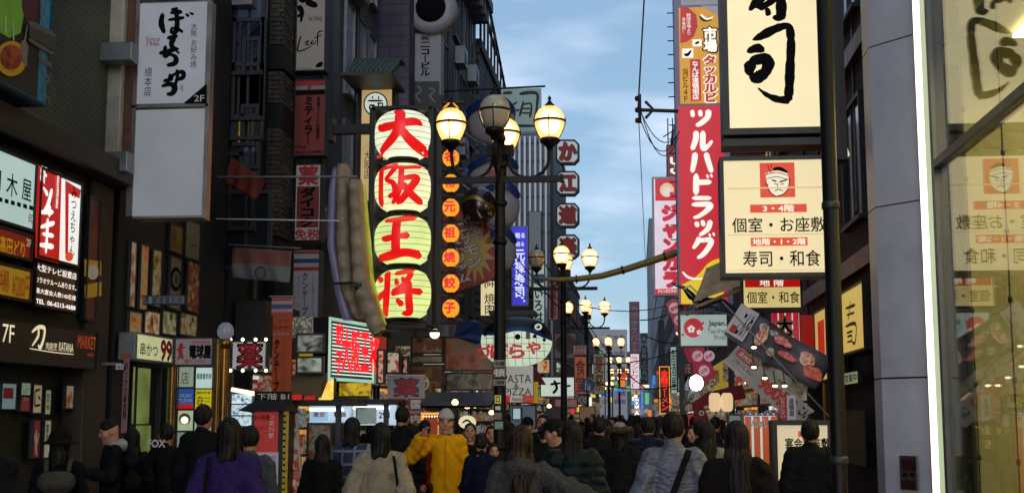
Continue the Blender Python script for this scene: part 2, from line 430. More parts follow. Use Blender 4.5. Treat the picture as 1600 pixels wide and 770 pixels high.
darkwall2 = pm('dark brown wall', (.018, .017, .014), .7, var=.5, scale=1.5, bump=.2, bscale=12)
# ---- left corner building with the mosaic brick upper wall
b1 = empty('corner_building', (-9, 4, 0), 'mosaic brick building at the left edge, brown ledge above its lit restaurant signs', 'building')
def P1(mb, name, mat, **k):
    mb.v = [(v[0] + 9, v[1] - 4, v[2]) for v in mb.v]; return mb.build(name, mat, b1, **k)
P1(MB().bb((-13, -8, 4.45), (XL, 14.15, 16)), 'upper_wall', wire_brick)
P1(MB().bb((-13, -8, 4.2), (XL + .28, 14.25, 4.45)), 'ledge', brown, bevel=.02)
P1(MB().bb((-13, -8, 2.35), (XL - .04, 14.15, 4.2)), 'sign_band_wall', darkwall2)
P1(MB().bb((-13, -8, 0), (-7.6, 14.15, 2.35)), 'back_wall', darkwall)
P1(MB().bb((-6.6, 13.5, 0), (XL + .02, 14.1, 4.2)), 'corner_pillar', brown, bevel=.02)
P1(MB().bb((-7.6, 10.5, 0), (XL - .22, 13.45, 2.35)), 'reddish_window_wall', darkwall2)
P1(MB().bb((-6.6, 6.5, 0), (XL, 6.9, 2.35)), 'entrance_pillar', brown, bevel=.02)
# lit menus just inside the entrance
pst = [em('menu poster pale', '#9fb7a0', .42), em('menu poster red', '#7d1a20', .4), em('menu poster cream', '#a9a884', .4), em('menu poster blue', '#7fa3a8', .35)]
def poster(box, X, face, label, art):
    s = Sign('menu_poster', label, 'poster', box, X=X, depth=.04, face=face, rim=dgrey, rimw=.012, rimd=.012)
    art(s); return s
poster((0, 598, 26, 640), -6.1, pst[3], 'pale blue lit menu poster at the extreme left above the dark figure', lambda s: s.rect((4, 606, 20, 622), redp))
poster((31, 597, 48, 618), -6.1, pst[0], 'small pale green menu sheet above the 7F plate in the left entrance', lambda s: s.t('本日の\nお品書\n御案内', (34, 600, 45, 615), blackem, bold=0))
poster((30, 619, 47, 643), -6.1, pst[1], 'dark red 7F plate below the small green menu sheet', lambda s: s.t('7F', (35, 621, 43, 627), white))
poster((49, 600, 66, 646), -6.1, pst[2], 'cream poster with a red bracket mark in the left entrance', lambda s: s.brush([[(54, 610, 3), (62, 608, 3)], [(54, 610, 3), (53, 634, 3)], [(53, 634, 3), (62, 632, 3)], [(58, 618, 3), (62, 624, 3)]], redp, wk=.006 / .0065))
poster((68, 608, 80, 648), -6.1, pst[2], 'narrow cream poster with black writing right of the red bracket poster', lambda s: s.t('和牛焼', (71, 614, 77, 640), blackem, True))
poster((49, 655, 63, 716), -6.1, pst[1], 'tall red poster with a white hand print shape in the left entrance', lambda s: s.brush([[(56, 672, 3), (55, 700, 4), (57, 712, 2)], [(52, 676, 2), (55, 694, 3)], [(60, 676, 2), (56, 694, 3)]], white))
poster((66, 655, 80, 716), -6.1, pst[2], 'tall yellowish poster beside the red poster in the left entrance', lambda s: s.t('宴会', (70, 662, 76, 690), blackem, True))
poster((120, 598, 150, 622), XL - .14, em('amber window glow', '#9a6a30', .45), 'small amber lit window pane near the corner pillar of the left building', lambda s: s.rect((128, 612, 143, 620), blackem, 'sill_item'))
# signs on its ledge band (face the street)
SX = XL + .12
aq = em('pale aqua lightbox', '#b9d6d0', .72); redl = em('red lightbox', '#b9140f', .8); yel = em('amber lightbox', '#a8821a', .5)
s = Sign('izakaya_sign', 'pale aqua lightbox reading 木屋 in black above the red and amber panels', 'sign', (-60, 255, 57, 330), X=SX, depth=.12, face=aq, rim=black)
s.t('和', (-22, 264, 1, 292), blackem, bold=.01); s.t('木', (8, 275, 27, 304), blackem, bold=.01); s.t('屋', (32, 284, 48, 311), blackem, bold=.01)
for i in range(7): s.rect((-14 + i * 9, 307 + i * 2.6, -8 + i * 9, 311.5 + i * 2.6), blackem, 'dash')
s.t('印', (38, 336, 46, 348), redp)
s = Sign('chicken_sign', 'dull red lightbox reading 高田どり 2F below the aqua 木屋 sign', 'sign', (-60, 367, 50, 383), X=SX, depth=.12, face=em('dull red lightbox', '#7c150f', .55), rim=black)
s.t('高田どり', (-2, 378, 38, 396), em('amber print', '#b88a14', .6), bold=.02); s.t('2F', (40, 375, 48, 384), em('cream print', '#c9b9a0', .5))
s = Sign('price_sign', 'amber lightbox with a brown price ¥280 at the bottom left of the sign band', 'sign', (-60, 421, 49, 454), X=SX, depth=.12, face=yel, rim=black)
s.t('劇場', (-20, 424, 14, 450), em('brown print', '#8a3a10', .5), bold=.02); s.t('¥280円', (17, 433, 46, 464), em('brown print', '#8a3a10', .5))
s = Sign('karaoke_izakaya_sign', 'red and white lightbox marked 8F above the black phone number panel', 'sign', (56, 287, 128, 402), X=SX, depth=.14, face=em('white lightbox', '#efeeea', .95), rim=black)
s.poly([(56, 257), (95, 272), (91, 412), (54, 402)], redl, 'red_half')
s.t('8F', (61, 263, 72, 284), em('white glow', '#fff6ee', 1), bold=.03)
wgl = em('white glow', '#fff6ee', 1)
s.brush([[(195, 215, 8), (215, 250, 22)], [(235, 225, 20), (215, 300, 22), (195, 330, 12)], [(180, 330, 14), (240, 330, 20)], [(225, 300, 20), (222, 350, 18)],
         [(180, 400, 12), (245, 380, 20)], [(215, 360, 18), (210, 450, 22)], [(175, 480, 14), (240, 490, 22)], [(210, 450, 20), (205, 520, 12)], [(190, 430, 12), (240, 440, 18)]], wgl, T=(0, 220, 2.962), wk=.85)
s.t('居酒屋', (84, 276, 90, 325), wgl, True, bold=.01)
s.poly([(99, 282), (123, 297), (121, 310), (104, 302), (103, 398), (99, 398)], redl, 'red_swash')
s.t('みつえちゃん', (104, 296, 117, 398), blackem, True, bold=.01)
s.disc((104, 401), 6, em('orange print', '#d8481a', .9), 'fish_mark', sy=1.2)
s = Sign('phone_number_panel', 'black panel with white Japanese lines and TEL 06-6213-4688 below the 8F sign', 'sign', (52, 425, 121, 478), X=SX, depth=.1, face=pm('gloss black panel', (.012, .012, .012), .2, var=0), rim=black, rimw=.015)
for i, tx in enumerate(['大型テレビ設置店', 'カラオケルームあります。', '最大宴会人数140名様']):
    s.t(tx, ((55, 427, 119, 422), (54, 446, 118, 440), (54, 462, 117, 457))[i], wgl, bold=.012)
s.t('TEL  06-6213-4688', (54, 478, 116, 473), wgl, bold=.03)
for o in s.e.children:
    if o.name.startswith('lettering'): pass
s = Sign('red_glass_panel', 'dim red and yellow glass panel between the 8F sign and the corner pillar', 'sign', (130, 312, 158, 500), X=XL + .03, depth=.06, face=em('dim red glass', '#3d0f0c', .35), rim=dgrey, rimw=.03)
s.poly([(131, 405), (157, 408), (157, 430), (131, 432)], em('dim gold', '#8a6a18', .5)); s.poly([(131, 445), (157, 440), (157, 462), (131, 466)], em('dim gold', '#8a6a18', .5)); s.disc((143, 425), 9, em('dim cream', '#9a9080', .4), sy=1.3)
s = Sign('steakhouse_fascia', 'black fascia with a glowing white 刀 mark and KATANA lettering over the left entrance', 'sign', (-60, 519, 152, 560), X=XL + .06, depth=.1, face=pm('matt black fascia', (.014, .013, .012), .4, var=.2), rim=black, rimw=.012)
cre = em('cream glow', '#e9d9b0', .9)
s.t('7F', (2, 508, 22, 534), cre, bold=.0)
s.brush([[(125, 125, 8), (150, 105, 12), (175, 110, 14), (172, 150, 13), (158, 188, 14), (150, 175, 6)], [(150, 105, 10), (150, 140, 12), (125, 180, 6)], [(115, 190, 3), (200, 204, 3), (292, 214, 3)]], cre, T=(0, 470, 2.567), wk=.8)
s.t('肉割烹', (70, 536, 88, 546), cre, bold=0); s.t('KATANA', (90, 537, 113, 548), cre, bold=0)
org = em('orange red glow', '#b0421a', .6)
s.t('MARKET', (119, 527, 148, 543), org, bold=.01); s.t('market', (134, 551, 144, 556), org, bold=0)
# blue billboard on the brick wall (plain green creature-like shape, pan and steel truss)
s = Sign('blue_billboard', 'bright blue billboard with a green shape and gold bowl on the brick wall', 'billboard', (-90, -80, 84, 83), X=XL + .45, depth=.4, face=pm('sky blue paint', '#3fa8e4', .45, var=.12), rim=pm('blue edge', '#17405c', .5, var=.1), rimw=.02)
s.poly([(-80, -60), (58, -60), (62, 0), (61, 40), (57, 156), (0, 128), (-80, 88)], pm('billboard charcoal', '#33302d', .6, var=.3), 'dark_ground')
grn = pm('billboard green', '#8ccc44', .5, var=.1)
s.poly([(-80, -60), (32, -60), (36, 20), (30, 52), (12, 60), (-10, 46), (-80, 40)], grn, 'green_shape')
s.poly([(32, -40), (55, -40), (57, 20), (50, 48), (40, 45), (32, 10)], pm('billboard maroon', '#5b2030', .5, var=.1), 'maroon_shape')
for q in ((5, 25), (17, 36)): s.brush([[(q[0], q[1], 2.5), (q[0] + 1, q[1] + 28, 2.5)]], white, name='drip')
s.disc((14, 92), 24, pm('bowl gold', '#e8b020', .4, var=.1), 'bowl_rim', sy=1.15); s.disc((13, 90), 17, photo_mat('noodle photo', ['#5a1c0c', '#8a3a14', '#b5592a'], 9), 'bowl_food', sy=1.15)
s.brush([[(38, 40, 3), (34, 66, 3)], [(34, 66, 14), (33, 88, 12), (37, 104, 3)]], pm('billboard spatula', '#8d8a86', .4, var=.1), name='spatula')
tr = pm('billboard truss grey', '#70706c', .5, var=.2)
s.brush([[(40, 36, 6), (82, 56, 6)], [(40, 62, 5), (80, 84, 5)], [(56, 90, 5), (76, 104, 5)], [(60, 20, 2), (66, 165, 2)], [(60, 100, 2.5), (74, 130, 2.5)], [(74, 115, 2.5), (60, 150, 2.5)], [(62, 140, 2.5), (74, 165, 2.5)], [(56, 2, 2), (68, 34, 2)], [(70, 0, 2), (58, 30, 2)]], tr, name='painted_truss')
s.poly([(40, 41), (82, 60), (79, 80), (40, 58)], pm('billboard band', '#4c4843', .5, var=.1), 'band')
# white steel column and brackets in front of the corner
wst = pm('weathered white steel', '#bdb8a8', .5, .1, var=.35, scale=3, bump=.1)
a = at(178, 240, 13.9)
cl = empty('steel_column', (a.x, 13.9, 0), 'pale weathered steel column at the corner of the brick building', 'column')
MB().box((0, 0, 8.9), (.17, .17, 9.0)).build('shaft', wst, cl, bevel=.01)
MB().box((.13, .05, 8.9), (.07, .07, 9.0)).build('drain_pipe', pm('rusty brown pipe', '#6b4632', .6, var=.4), cl)
for i, (y0, y1, x0, x1) in enumerate(((68, 98, 155, 210), (238, 270, 147, 203))):
    p, q = at(x0, y1, 13.65), at(x1, y0, 13.65)
    MB().bb((p.x - a.x, -.32, p.z), (q.x - a.x, -.1, q.z)).build('bracket', steel, cl, bevel=.01)
p = at(142, 245, 14.2); o = MB().box((0, 0, 0), (.09, .12, .16)).box((.02, -.1, -.09), (.05, .1, .05)).build('security_camera', white, bevel=.01); o.location = p
tag(o, 'small pale wall camera box beside the lower grey bracket', 'camera')
# ---- big projecting sign with the brush lettering
silver = pm('worn silver trim', '#9a9490', .35, .8, var=.3, scale=2)
pan = em('dim cool lightbox', '#b7bcc6', .38, var=.12)
s = Sign('okonomiyaki_sign', 'large pale projecting sign with black brush writing and a 2F corner above a blank panel', 'sign', (208, -2, 327, 342), Y=14.0, depth=.26, face=None, rim=None, casem=silver)
s.rect((212, 3, 324, 163), pan, 'upper_face'); s.z = .003; s.rect((205, 170, 322, 338), em('dim cool blank lightbox', '#b0b6bd', .36, var=.16, scale=1.1), 'lower_face')
m = MB(); 
for bx in ((208, -2, 327, 3), (208, 163, 327, 170), (208, 338, 327, 342), (207, 3, 211, 338), (323, 3, 327, 338)):
    (ax, ay), (bx_, by) = s.l(bx[0], bx[3]), s.l(bx[2], bx[1]); m.bb((ax, ay, 0), (bx_, by, .03))
m.build('frame', silver, s.e)
s.z = .01
bk = pm('ink black', (.006, .006, .007), .8, var=0, spec=.1)
T3 = (0, 0, 2.963)
s.brush([[(755, 65, 16), (748, 110, 24), (762, 155, 16)], [(790, 62, 12), (830, 58, 20), (845, 62, 8)], [(780, 95, 10), (830, 88, 16), (855, 84, 10)], [(818, 55, 18), (822, 110, 20), (815, 148, 22), (795, 150, 14), (800, 132, 10), (830, 140, 14), (848, 152, 10)],
         [(862, 68, 10), (876, 78, 12)], [(880, 62, 8), (898, 70, 10)], [(795, 48, 12), (825, 42, 14)],
         [(776, 180, 14), (822, 169, 22)], [(812, 176, 16), (796, 202, 22), (802, 222, 18), (822, 228, 10)],
         [(740, 250, 14), (790, 238, 20), (830, 228, 10)], [(768, 215, 16), (765, 262, 18), (790, 255, 12), (815, 268, 20), (812, 295, 22), (775, 305, 16)], [(818, 238, 8), (832, 250, 10)],
         [(790, 345, 14), (792, 372, 18), (805, 350, 12), (845, 335, 18), (852, 358, 18), (825, 372, 14)], [(822, 325, 14), (824, 360, 14), (812, 398, 14)],
         [(760, 378, 16), (790, 372, 16)], [(752, 402, 14), (790, 392, 20), (812, 408, 24), (800, 435, 20), (775, 438, 12)]], bk, T=T3, rough=.6, wk=1.25)
s.t('大阪', (299, 37, 309, 58), bk, True, .0); s.t('お好み焼', (298, 63, 309, 107), bk, True, 0)
s.t('總本店', (226, 106, 239, 151), bk, True, 0)
s.t('Since', (229, 58, 251, 66), redp, bold=0); s.t('1946', (231, 66, 250, 74), redp, bold=0)
s.t('味', (283, 133, 288, 144), redp, bold=0)
s.poly([(324.5, 132), (324.5, 163), (288, 163)], bk, 'corner_triangle'); s.t('2F', (305, 150, 321, 160), white, bold=.01)
# ---- second building on the left (low shops with posters)
b2 = block('poster_shop_building', 'narrow dark building behind the big pale sign, its wall covered in framed food posters', -12, XL, 14.3, 18.2, 9, darkwall)
fd1 = photo_mat('fried skewer photo', ['#2c1a12', '#6b2d16', '#8c5a2c', '#9c9484'], 5, .25, 1)  # faint glow put into the poster prints to lift them, no lamp behind
fd2 = photo_mat('grilled food photo', ['#3a1610', '#8a3018', '#a8742c', '#857a62'], 6, .25, 2)
fd3 = photo_mat('noodle bowl photo', ['#171310', '#4a3a1e', '#8a6a24', '#8a8678'], 7, .22, 3)
def fposter(box, mat, label, X=XL + .04, Y=None, extra=None, cat='poster', rim=dgrey, rw=.02, emitter=None):
    s = Sign('food_poster', label, cat, box, X=None if Y else X, Y=Y, depth=.03, face=mat, rim=rim, rimw=rw, rimd=.012)
    if extra: extra(s)
    return s
fposter((200, 378, 214, 480), fd1, 'leftmost framed food poster below the big pale sign')
fposter((216, 384, 233, 484), fd2, 'framed poster of red skewers, second from the left below the big pale sign')
fposter((235, 392, 253, 478), fd3, 'framed poster of golden food, third from the left below the big pale sign')
fposter((263, 404, 284, 482), pm('dull white poster', '#7d7b72', .5, var=.1), 'grey poster with a round black beer emblem', extra=lambda s: (s.disc((274, 436), 9, blackem, sy=2.1), s.disc((274, 436), 6, pm('dull white poster'.replace('dull', 'dim'), '#6c6a60', .5), sy=2.1), s.t('W', (271, 430, 277, 442), blackem)))
fposter((291, 412, 312, 486), photo_mat('red menu photo', ['#5c1414', '#7a1c1a', '#2c1a14', '#84622a'], 5, .22, 4), 'dark red menu poster right of the round emblem poster')
fposter((264, 356, 286, 392), pm('dull yellow board', '#8a7420', .5, var=.2), 'yellow notice board with brown lines above the round emblem poster', extra=lambda s: (s.t('人気\n焼酎\n生ビール', (267, 362, 283, 386), pm('brown ink', '#4a2a10', .5))))
fposter((288, 350, 313, 402), pm('dull cream board', '#85846c', .5, var=.2), 'cream poster with a green branch drawing above the dark red menu', extra=lambda s: s.brush([[(292, 396, 2), (300, 376, 1.5), (309, 362, 1)], [(298, 384, 3), (306, 382, 1)], [(294, 374, 3), (290, 368, 1)]], pm('leaf ink', '#3f5a2a', .5)))
fposter((200, 488, 222, 520), fd2, 'lower left framed food poster just above the kushikatsu sign')
fposter((224, 488, 250, 521), photo_mat('dark dish photo', ['#14100c', '#5a3a1c', '#a86a34', '#c8b898'], 5, .2, 15), 'lower middle framed food poster just above the kushikatsu sign')
fposter((252, 488, 276, 522), photo_mat('green dish photo', ['#16180e', '#4a5a2a', '#8a8a5a', '#b8b09a'], 5, .18, 16), 'lower right framed greenish food poster above the kushikatsu sign')
fposter((280, 492, 308, 523), fd3, 'golden food poster above the light bulb shop sign')
fposter((100, 600, 116, 640), fd1, 'narrow food poster on the dark wall left of the amber window glow', X=XL - .1)
s = Sign('electric_shop_bar', 'thin grey projecting bar sign reading 5階 關連電気 above the kushikatsu sign', 'sign', (193, 461, 290, 476), Y=15.0, depth=.08, face=em('dim grey lightbox', '#70747a', .35), rim=dgrey, rimw=.012)
s.t('5階', (222, 463, 233, 474), blackem); s.t('關連電気㈱', (238, 463, 286, 474), pm('navy ink', '#20285e', .5))
s = Sign('kushikatsu_sign', 'lit pale green yellow box sign reading 串かつ99 over a green lit doorway', 'sign', (210, 528, 269, 562), X=XL + .25, depth=.2, face=em('pale lime lightbox', '#c9cc96', .7), rim=steel, rimw=.02)
s.t('串かつ', (218, 538, 246, 555), bk, bold=.01); s.t('99', (250, 534, 267, 562), redp, bold=.05); s.t('番', (267, 548, 269, 556), redp)
s = Sign('light_bulb_shop_sign', 'grey white sign reading 電球屋 with a red figure, beside the lime kushikatsu sign', 'sign', (272, 527, 334, 571), Y=15.4, depth=.12, face=em('dim pinkish lightbox', '#8d8488', .35), rim=dgrey, rimw=.015)
s.t('電球屋', (296, 539, 330, 559), bk, bold=.06); s.brush([[(284, 536, 6), (282, 548, 7), (286, 560, 4)], [(276, 546, 3), (290, 542, 3)], [(278, 562, 4), (284, 550, 4)]], redp); s.t('☎5211-5353', (288, 561, 322, 567), redp); s.t('LIGHT BULB', (300, 532, 328, 537), redp)
# doorway, its green light put into glowing wall and door colours
dw = Sign('green_doorway', 'narrow doorway lit green inside, below the lime kushikatsu sign', 'doorway', (203, 573, 268, 780), X=XL + .05, depth=.04, face=None, rim=darkwall, rimw=.05, casem=darkwall)
grl = em('plaster with painted green light', '#80944a', .4, var=.6, scale=2.5); dw.rect((205, 575, 235, 662), grl, 'inner_wall'); dw.rect((205, 664, 235, 780), grl, 'lower_inner_wall')
dw.rect((236, 575, 245, 780), pm('black door post', (.01, .012, .01), .5), 'door_post', .06); dw.rect((246, 575, 266, 780), em('door with painted green light', '#3a5018', .3, var=.6, scale=5), 'door_leaf')
gold = pm('brass column', '#8d6630', .3, .8, var=.35, scale=4)
for bx, lb in (((265, 573, 275, 770), 'slim brass post left of the tenant sign grid'), ((338, 530, 345, 770), 'slim brass post just right of the tenant sign grid')):
    p = at((bx[0] + bx[2]) / 2, bx[1], 15.3); w = abs(at(bx[2], 600, 15.3).x - at(bx[0], 600, 15.3).x)
    o = MB().tube([(0, 0, 0), (0, 0, p.z)], w / 2, 12).build('brass_post', gold); o.location = (p.x, 15.3, 0); tag(o, lb, 'post')
p = at(352, 532, 15.0); gl = empty('globe_column', (p.x, 15.0, 0), 'brass column carrying a pale unlit glass globe', 'lamp')
MB().tube([(0, 0, 0), (0, 0, p.z)], .06, 14).lathe([(.06, p.z - .1), (.09, p.z - .02), (.05, p.z + .03)], 14).build('column', gold, gl)
MB().lathe([(0, p.z), (.05, p.z + .01), (.095, p.z + .07), (.1, p.z + .12), (.08, p.z + .18), (.04, p.z + .215), (0, p.z + .22)], 20).build('globe', em('dull opal globe', '#8f93a6', .3, rough=.2), gl)  # faint glow put into the unlit globe's colour
# tenant grid
tg = Sign('tenant_board', 'grid of six small lit tenant signs in a brass frame right of the green doorway', 'sign', (275, 571, 335, 700), Y=15.5, depth=.15, face=None, rim=gold, rimw=.015, casem=black)
def cell(bx, c, s_=.7):
    tg.z = .004; tg.rect(bx, em('tenant cell ' + c, c, s_), 'tenant_panel'); tg.z = .01
cell((277, 573, 303, 604), '#8f9a86'); tg.t('店', (283, 580, 296, 600), pm('brown ink', '#4a2a10', .5), bold=.0)
cell((306, 574, 332, 606), '#bcdad0'); tg.t('關連電気㈲', (308, 583, 331, 592), pm('navy ink', '#20285e', .5))
cell((276, 607, 303, 638), '#2456a8', .55); tg.t('SAKURA\nTSUSHIN', (279, 615, 301, 628), white); tg.rect((277, 631, 302, 638), redl, 'red_strip')
cell((305, 608, 331, 640), '#c4b414', .7); tg.t('個別学習', (307, 611, 329, 615), bk); tg.t('白', (309, 618, 317, 632), bk); tg.t('Study\nroom', (319, 619, 329, 628), bk, bold=0)
cell((276, 641, 302, 672), '#aebd98'); tg.disc((289, 654), 9, pm('olive ring', '#5a5f1c', .5)); tg.disc((289, 656), 6, wgl)
cell((304, 642, 331, 674), '#9fb9b9'); tg.t('案内所', (307, 652, 328, 662), redp)
cell((276, 675, 331, 698), '#8a9c9c', .5)
s = Sign('vertical_vinyl_banner', 'dirty pink and orange vertical banner with black letters hanging left of the green doorway', 'banner', (189, 552, 203, 676), Y=14.0, depth=.01, face=pm('dirty pink vinyl', '#9a7078', .6, var=.3), back=False, rim=None, rimw=0)
s.rect((189, 553, 203, 560), pm('orange vinyl', '#a8481c', .6)); s.t('ひっかけ新世界', (192, 566, 201, 655), bk, True, .02)
s = Sign('arrow_plate', 'small white plate with an arrow on a bracket above the pink banner', 'sign', (181, 568, 193, 577), Y=13.9, depth=.02, face=white, rim=None, rimw=0)
s.t('→1', (183, 570, 191, 576), bk); MB().bb((-.35, .05, -.05), (.0, .08, -.02)).build('arm', steel, s.e)
# ---- dark building with the brick piers
b3 = block('dark_brick_building', 'tall unlit dark building with a pale brick pier, behind the hanging flags', -13, XL - .0, 18.4, 24, 22, darkwall)
m = MB(); rnd = random.Random(3)
zz = [(4.5, 6.3), (6.7, 7.3), (7.7, 9.2), (9.6, 12)]
def bricks(x0, x1, y, z0, z1, m, ax='x'):
    z = z0; r = 0
    while z + .07 < z1:
        off = .11 * (r % 2); x = x0
        while x < x1 - .02:
            w = min(.21 if not (r % 2 and x == x0) else .1, x1 - x); d = rnd.uniform(0, .018)
            if ax == 'x': m.bb((x, y - .03 - d, z), (x + w - .012, y + .1, z + .065))
            else: m.bb((y - .1, x, z), (y + .03 + d, x + w - .012, z + .065))
            x += w
        z += .078; r += 1
for z0, z1 in zz:
    bricks(XL - .02 - .0, XL + .24, 20.2, z0, z1, m); bricks(20.2, 21.0, XL + .2, z0, z1, m, 'y')
pr = m.build('pier_bricks', brick_mat('pale pier brick', (.15, .125, .10), (.10, .085, .07), (.05, .05, .05), 'XZ', .2, .078, .004, .1), b3, 'stuff'); pr.location = (-b3.location.x, -b3.location.y, 0)
m = MB().bb((XL - .1, 20.25, 0), (XL + .17, 21, 13))
for z in (4.2, 6.5, 7.5, 9.4, 12): m.bb((XL - 1.6, 20.15, z - .22), (XL + .26, 21.1, z + .18))
o = m.build('pier', darkwall2, b3); o.location = (-b3.location.x, -b3.location.y, 0)
dimblue = em('painted dusk reflection', '#3a4860', .35, var=.7, scale=1)  # sky reflection put into the pane as a dim blue glow
curt = pm('dim pink curtain', '#6a3a44', .7)
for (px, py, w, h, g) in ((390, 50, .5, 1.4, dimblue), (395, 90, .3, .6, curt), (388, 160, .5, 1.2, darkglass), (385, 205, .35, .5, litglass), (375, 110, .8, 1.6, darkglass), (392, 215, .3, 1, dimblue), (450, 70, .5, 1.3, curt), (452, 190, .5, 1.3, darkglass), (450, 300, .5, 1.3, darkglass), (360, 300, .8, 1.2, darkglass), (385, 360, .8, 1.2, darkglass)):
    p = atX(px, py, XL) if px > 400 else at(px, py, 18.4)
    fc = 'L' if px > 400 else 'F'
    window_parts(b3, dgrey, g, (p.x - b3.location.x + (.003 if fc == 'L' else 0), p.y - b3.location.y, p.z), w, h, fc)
# stack of projecting signs on it
Y3 = 20.8
s = Sign('leaf_bar_sign', 'top white projecting sign with Leaf in script below a black leaf drawing', 'sign', (461, -40, 511, 112), Y=Y3, depth=.3, face=em('dim warm lightbox', '#9c968c', .26), rim=dgrey, rimw=.02)
T4 = (320, 0, 2.963)
s.brush([[(445, 170, 8), (435, 205, 7), (432, 238, 8), (470, 228, 6), (498, 212, 3)], [(462, 200, 5), (480, 190, 6), (470, 210, 6), (490, 205, 4)], [(505, 190, 6), (492, 200, 7), (505, 206, 6), (515, 190, 4)], [(546, 145, 6), (525, 155, 7), (522, 215, 6)], [(505, 180, 4), (545, 162, 5)]], bk, T=T4, wk=1)
s.brush([[(435, 30, 26), (450, 60, 24), (445, 105, 8)], [(470, 10, 30), (520, 30, 26)], [(440, 5, 34), (500, -20, 40)], [(430, 80, 14), (460, 60, 16)]], bk, T=T4, name='leaf_drawing', rough=1)
s.brush([[(515, 310, 10), (535, 300, 26), (545, 290, 10)], [(430, 318, 2), (495, 320, 2)]], bk, T=T4, name='leaf_drawing', rough=1)
s.t('bar Dining', (483, 25, 503, 36), bk, bold=0)
s = Sign('indian_restaurant_sign', 'brick red projecting sign reading ミティラー below the white Leaf sign', 'sign', (459, 124, 510, 244), Y=Y3, depth=.3, face=pm('brick red vinyl', '#8a2a1c', .5, var=.12), rim=dgrey, rimw=.015)
s.rect((461, 126, 508, 134), redp, 'red_band'); s.rect((461, 134, 508, 141), pm('dull white print', '#98938c', .5), 'white_band'); s.rect((461, 141, 508, 149), bk, 'black_band'); s.disc((484, 137.5), 3, redp, 'emblem')
s.t('ミティラー', (475, 152, 490, 226), bk, True, .03); s.t('本場インド料理店', (494, 151, 501, 218), bk, True, .01); s.t('タンドール', (464, 158, 468, 182), bk, True, 0); s.t('MITHILA', (462, 228, 478, 232), bk); s.t('06-6213-9797', (462, 236, 505, 240), bk)
s = Sign('drugstore_sign', 'white projecting sign with red 薬, black ダイコク and 免税 below the brick red sign', 'sign', (459, 256, 503, 377), Y=Y3, depth=.3, face=em('dim white lightbox', '#97928f', .3), rim=black, rimw=.02)
s.t('薬', (467, 260, 497, 289), redp, bold=.05); s.rect((463, 291, 499, 356), pm('drug red', '#8a1a20', .5)); s.t('ダイコク', (469, 293, 493, 354), bk, True, .06); s.t('免税', (460.5, 358, 500, 374), redp, bold=.04)
s = Sign('thai_restaurant_sign', 'grey projecting sign reading クンテープ under red white and blue stripes', 'sign', (456, 390, 500, 512), Y=Y3, depth=.3, face=em('dim grey white lightbox', '#7d7f86', .26), rim=dgrey, rimw=.012)
for a_, b_, c_ in ((392, 397, redp), (404, 411, pm('thai blue', '#26386a', .5)), (417, 423, redp)): s.rect((458, a_, 499, b_), c_, 'stripe')
s.t('クンテープ', (472, 426, 482, 492), pm('thai blue', '#26386a', .5), True, .03); s.t('タイ料理とタイスキの店', (487, 430, 492, 508), redp, True, .01); s.t('タイガーライム', (464, 430, 468, 504), redp, True, .01); s.t('06タイ料理', (459, 432, 462, 490), bk, True, .0)
MB().bb((-.55, .3, -.2), (-.25, .36, -.1)).bb((-.55, 1.0, -.2), (-.25, 1.06, -.1)).build('bracket', black, s.e)
# flag poles and flags
def pole(x0, y0, x1, y1, Y, r, mat, label, name='flag_pole', Y2=None, sag=0):
    a, b = at(x0, y0, Y), at(x1, y1, Y2 or Y); n = 8
    pts = [(b - a) * (i / n) - Vector((0, 0, sag * 4 * (i / n) * (1 - i / n))) for i in range(n + 1)]
    o = MB().tube(pts, r, 8).build(name, mat); o.location = a; return tag(o, label, 'pole' if 'pole' in name else 'cable')
pole(340, 277, 558, 276, 17.2, .016, steel, 'thick horizontal steel pole crossing in front of the top of the red 薬 sign')
pole(338, 342, 530, 345, 17.2, .010, white, 'thin white horizontal pole crossing the lower part of the 薬 sign')
pole(357, 382, 470, 388, 18.0, .012, steel, 'steel pole from which the orange white green flag hangs')
def cloth(name, label, cat, corners, Y, mats, bands, wav=.05, nx=14, ny=12, seed=0, art=None):
    """hanging cloth with folds; corners in photograph pixels TL TR BR BL; bands = list of (fraction, material index) from the top"""
    tl, tr, br, bl = [at(x, y, Y) for x, y in corners]
    m = MB(); vs = []
    for j in range(ny + 1):
        for i in range(nx + 1):
            u, v = i / nx, j / ny
            p = (tl * (1 - u) + tr * u) * (1 - v) + (bl * (1 - u) + br * u) * v
            p = p + Vector((0, wav * (math.sin(u * 9 + seed + v * 2) * .6 + math.sin(u * 17 - v * 3 + seed)) * (.3 + v), wav * .15 * math.sin(u * 12 + seed) * v))
            vs.append(p - tl)
    for j in range(ny):
        k = 0
        for fr, mi in bands:
            if (j + .5) / ny >= fr: k = mi
        for i in range(nx):
            a = j * (nx + 1) + i; m.f.append((a, a + nx + 1, a + nx + 2, a + 1)); m.m.append(k); m.s.append(True)
    m.v = [tuple(v) for v in vs]
    o = m.build(name, mats); o.location = tl
    sd_ = o.modifiers.new('thick', 'SOLIDIFY'); sd_.thickness = .004
    return tag(o, label, cat)
cl_r = pm('faded red cloth', '#7c2c24', .8, var=.2); cl_o = pm('dusty pink cloth', '#8c5a52', .85, var=.2); cl_w = pm('grey white cloth', '#7c7f84', .85, var=.15); cl_g = pm('deep green cloth', '#142a1c', .85)
cloth('flag', 'dark red flag hanging askew from the thick pole, with a small gold emblem', 'flag', ((362, 246), (415, 282), (400, 312), (350, 284)), 17.3, [cl_r], [(0, 0)], .03)
fo = bpy.data.objects['flag']; 
cloth('flag', 'hanging flag with a dusty pink band, a grey white band and a dark wheel emblem', 'flag', ((364, 386), (456, 392), (452, 441), (361, 434)), 18.0, [cl_o, cl_w], [(0, 0), (.48, 1)], .035)
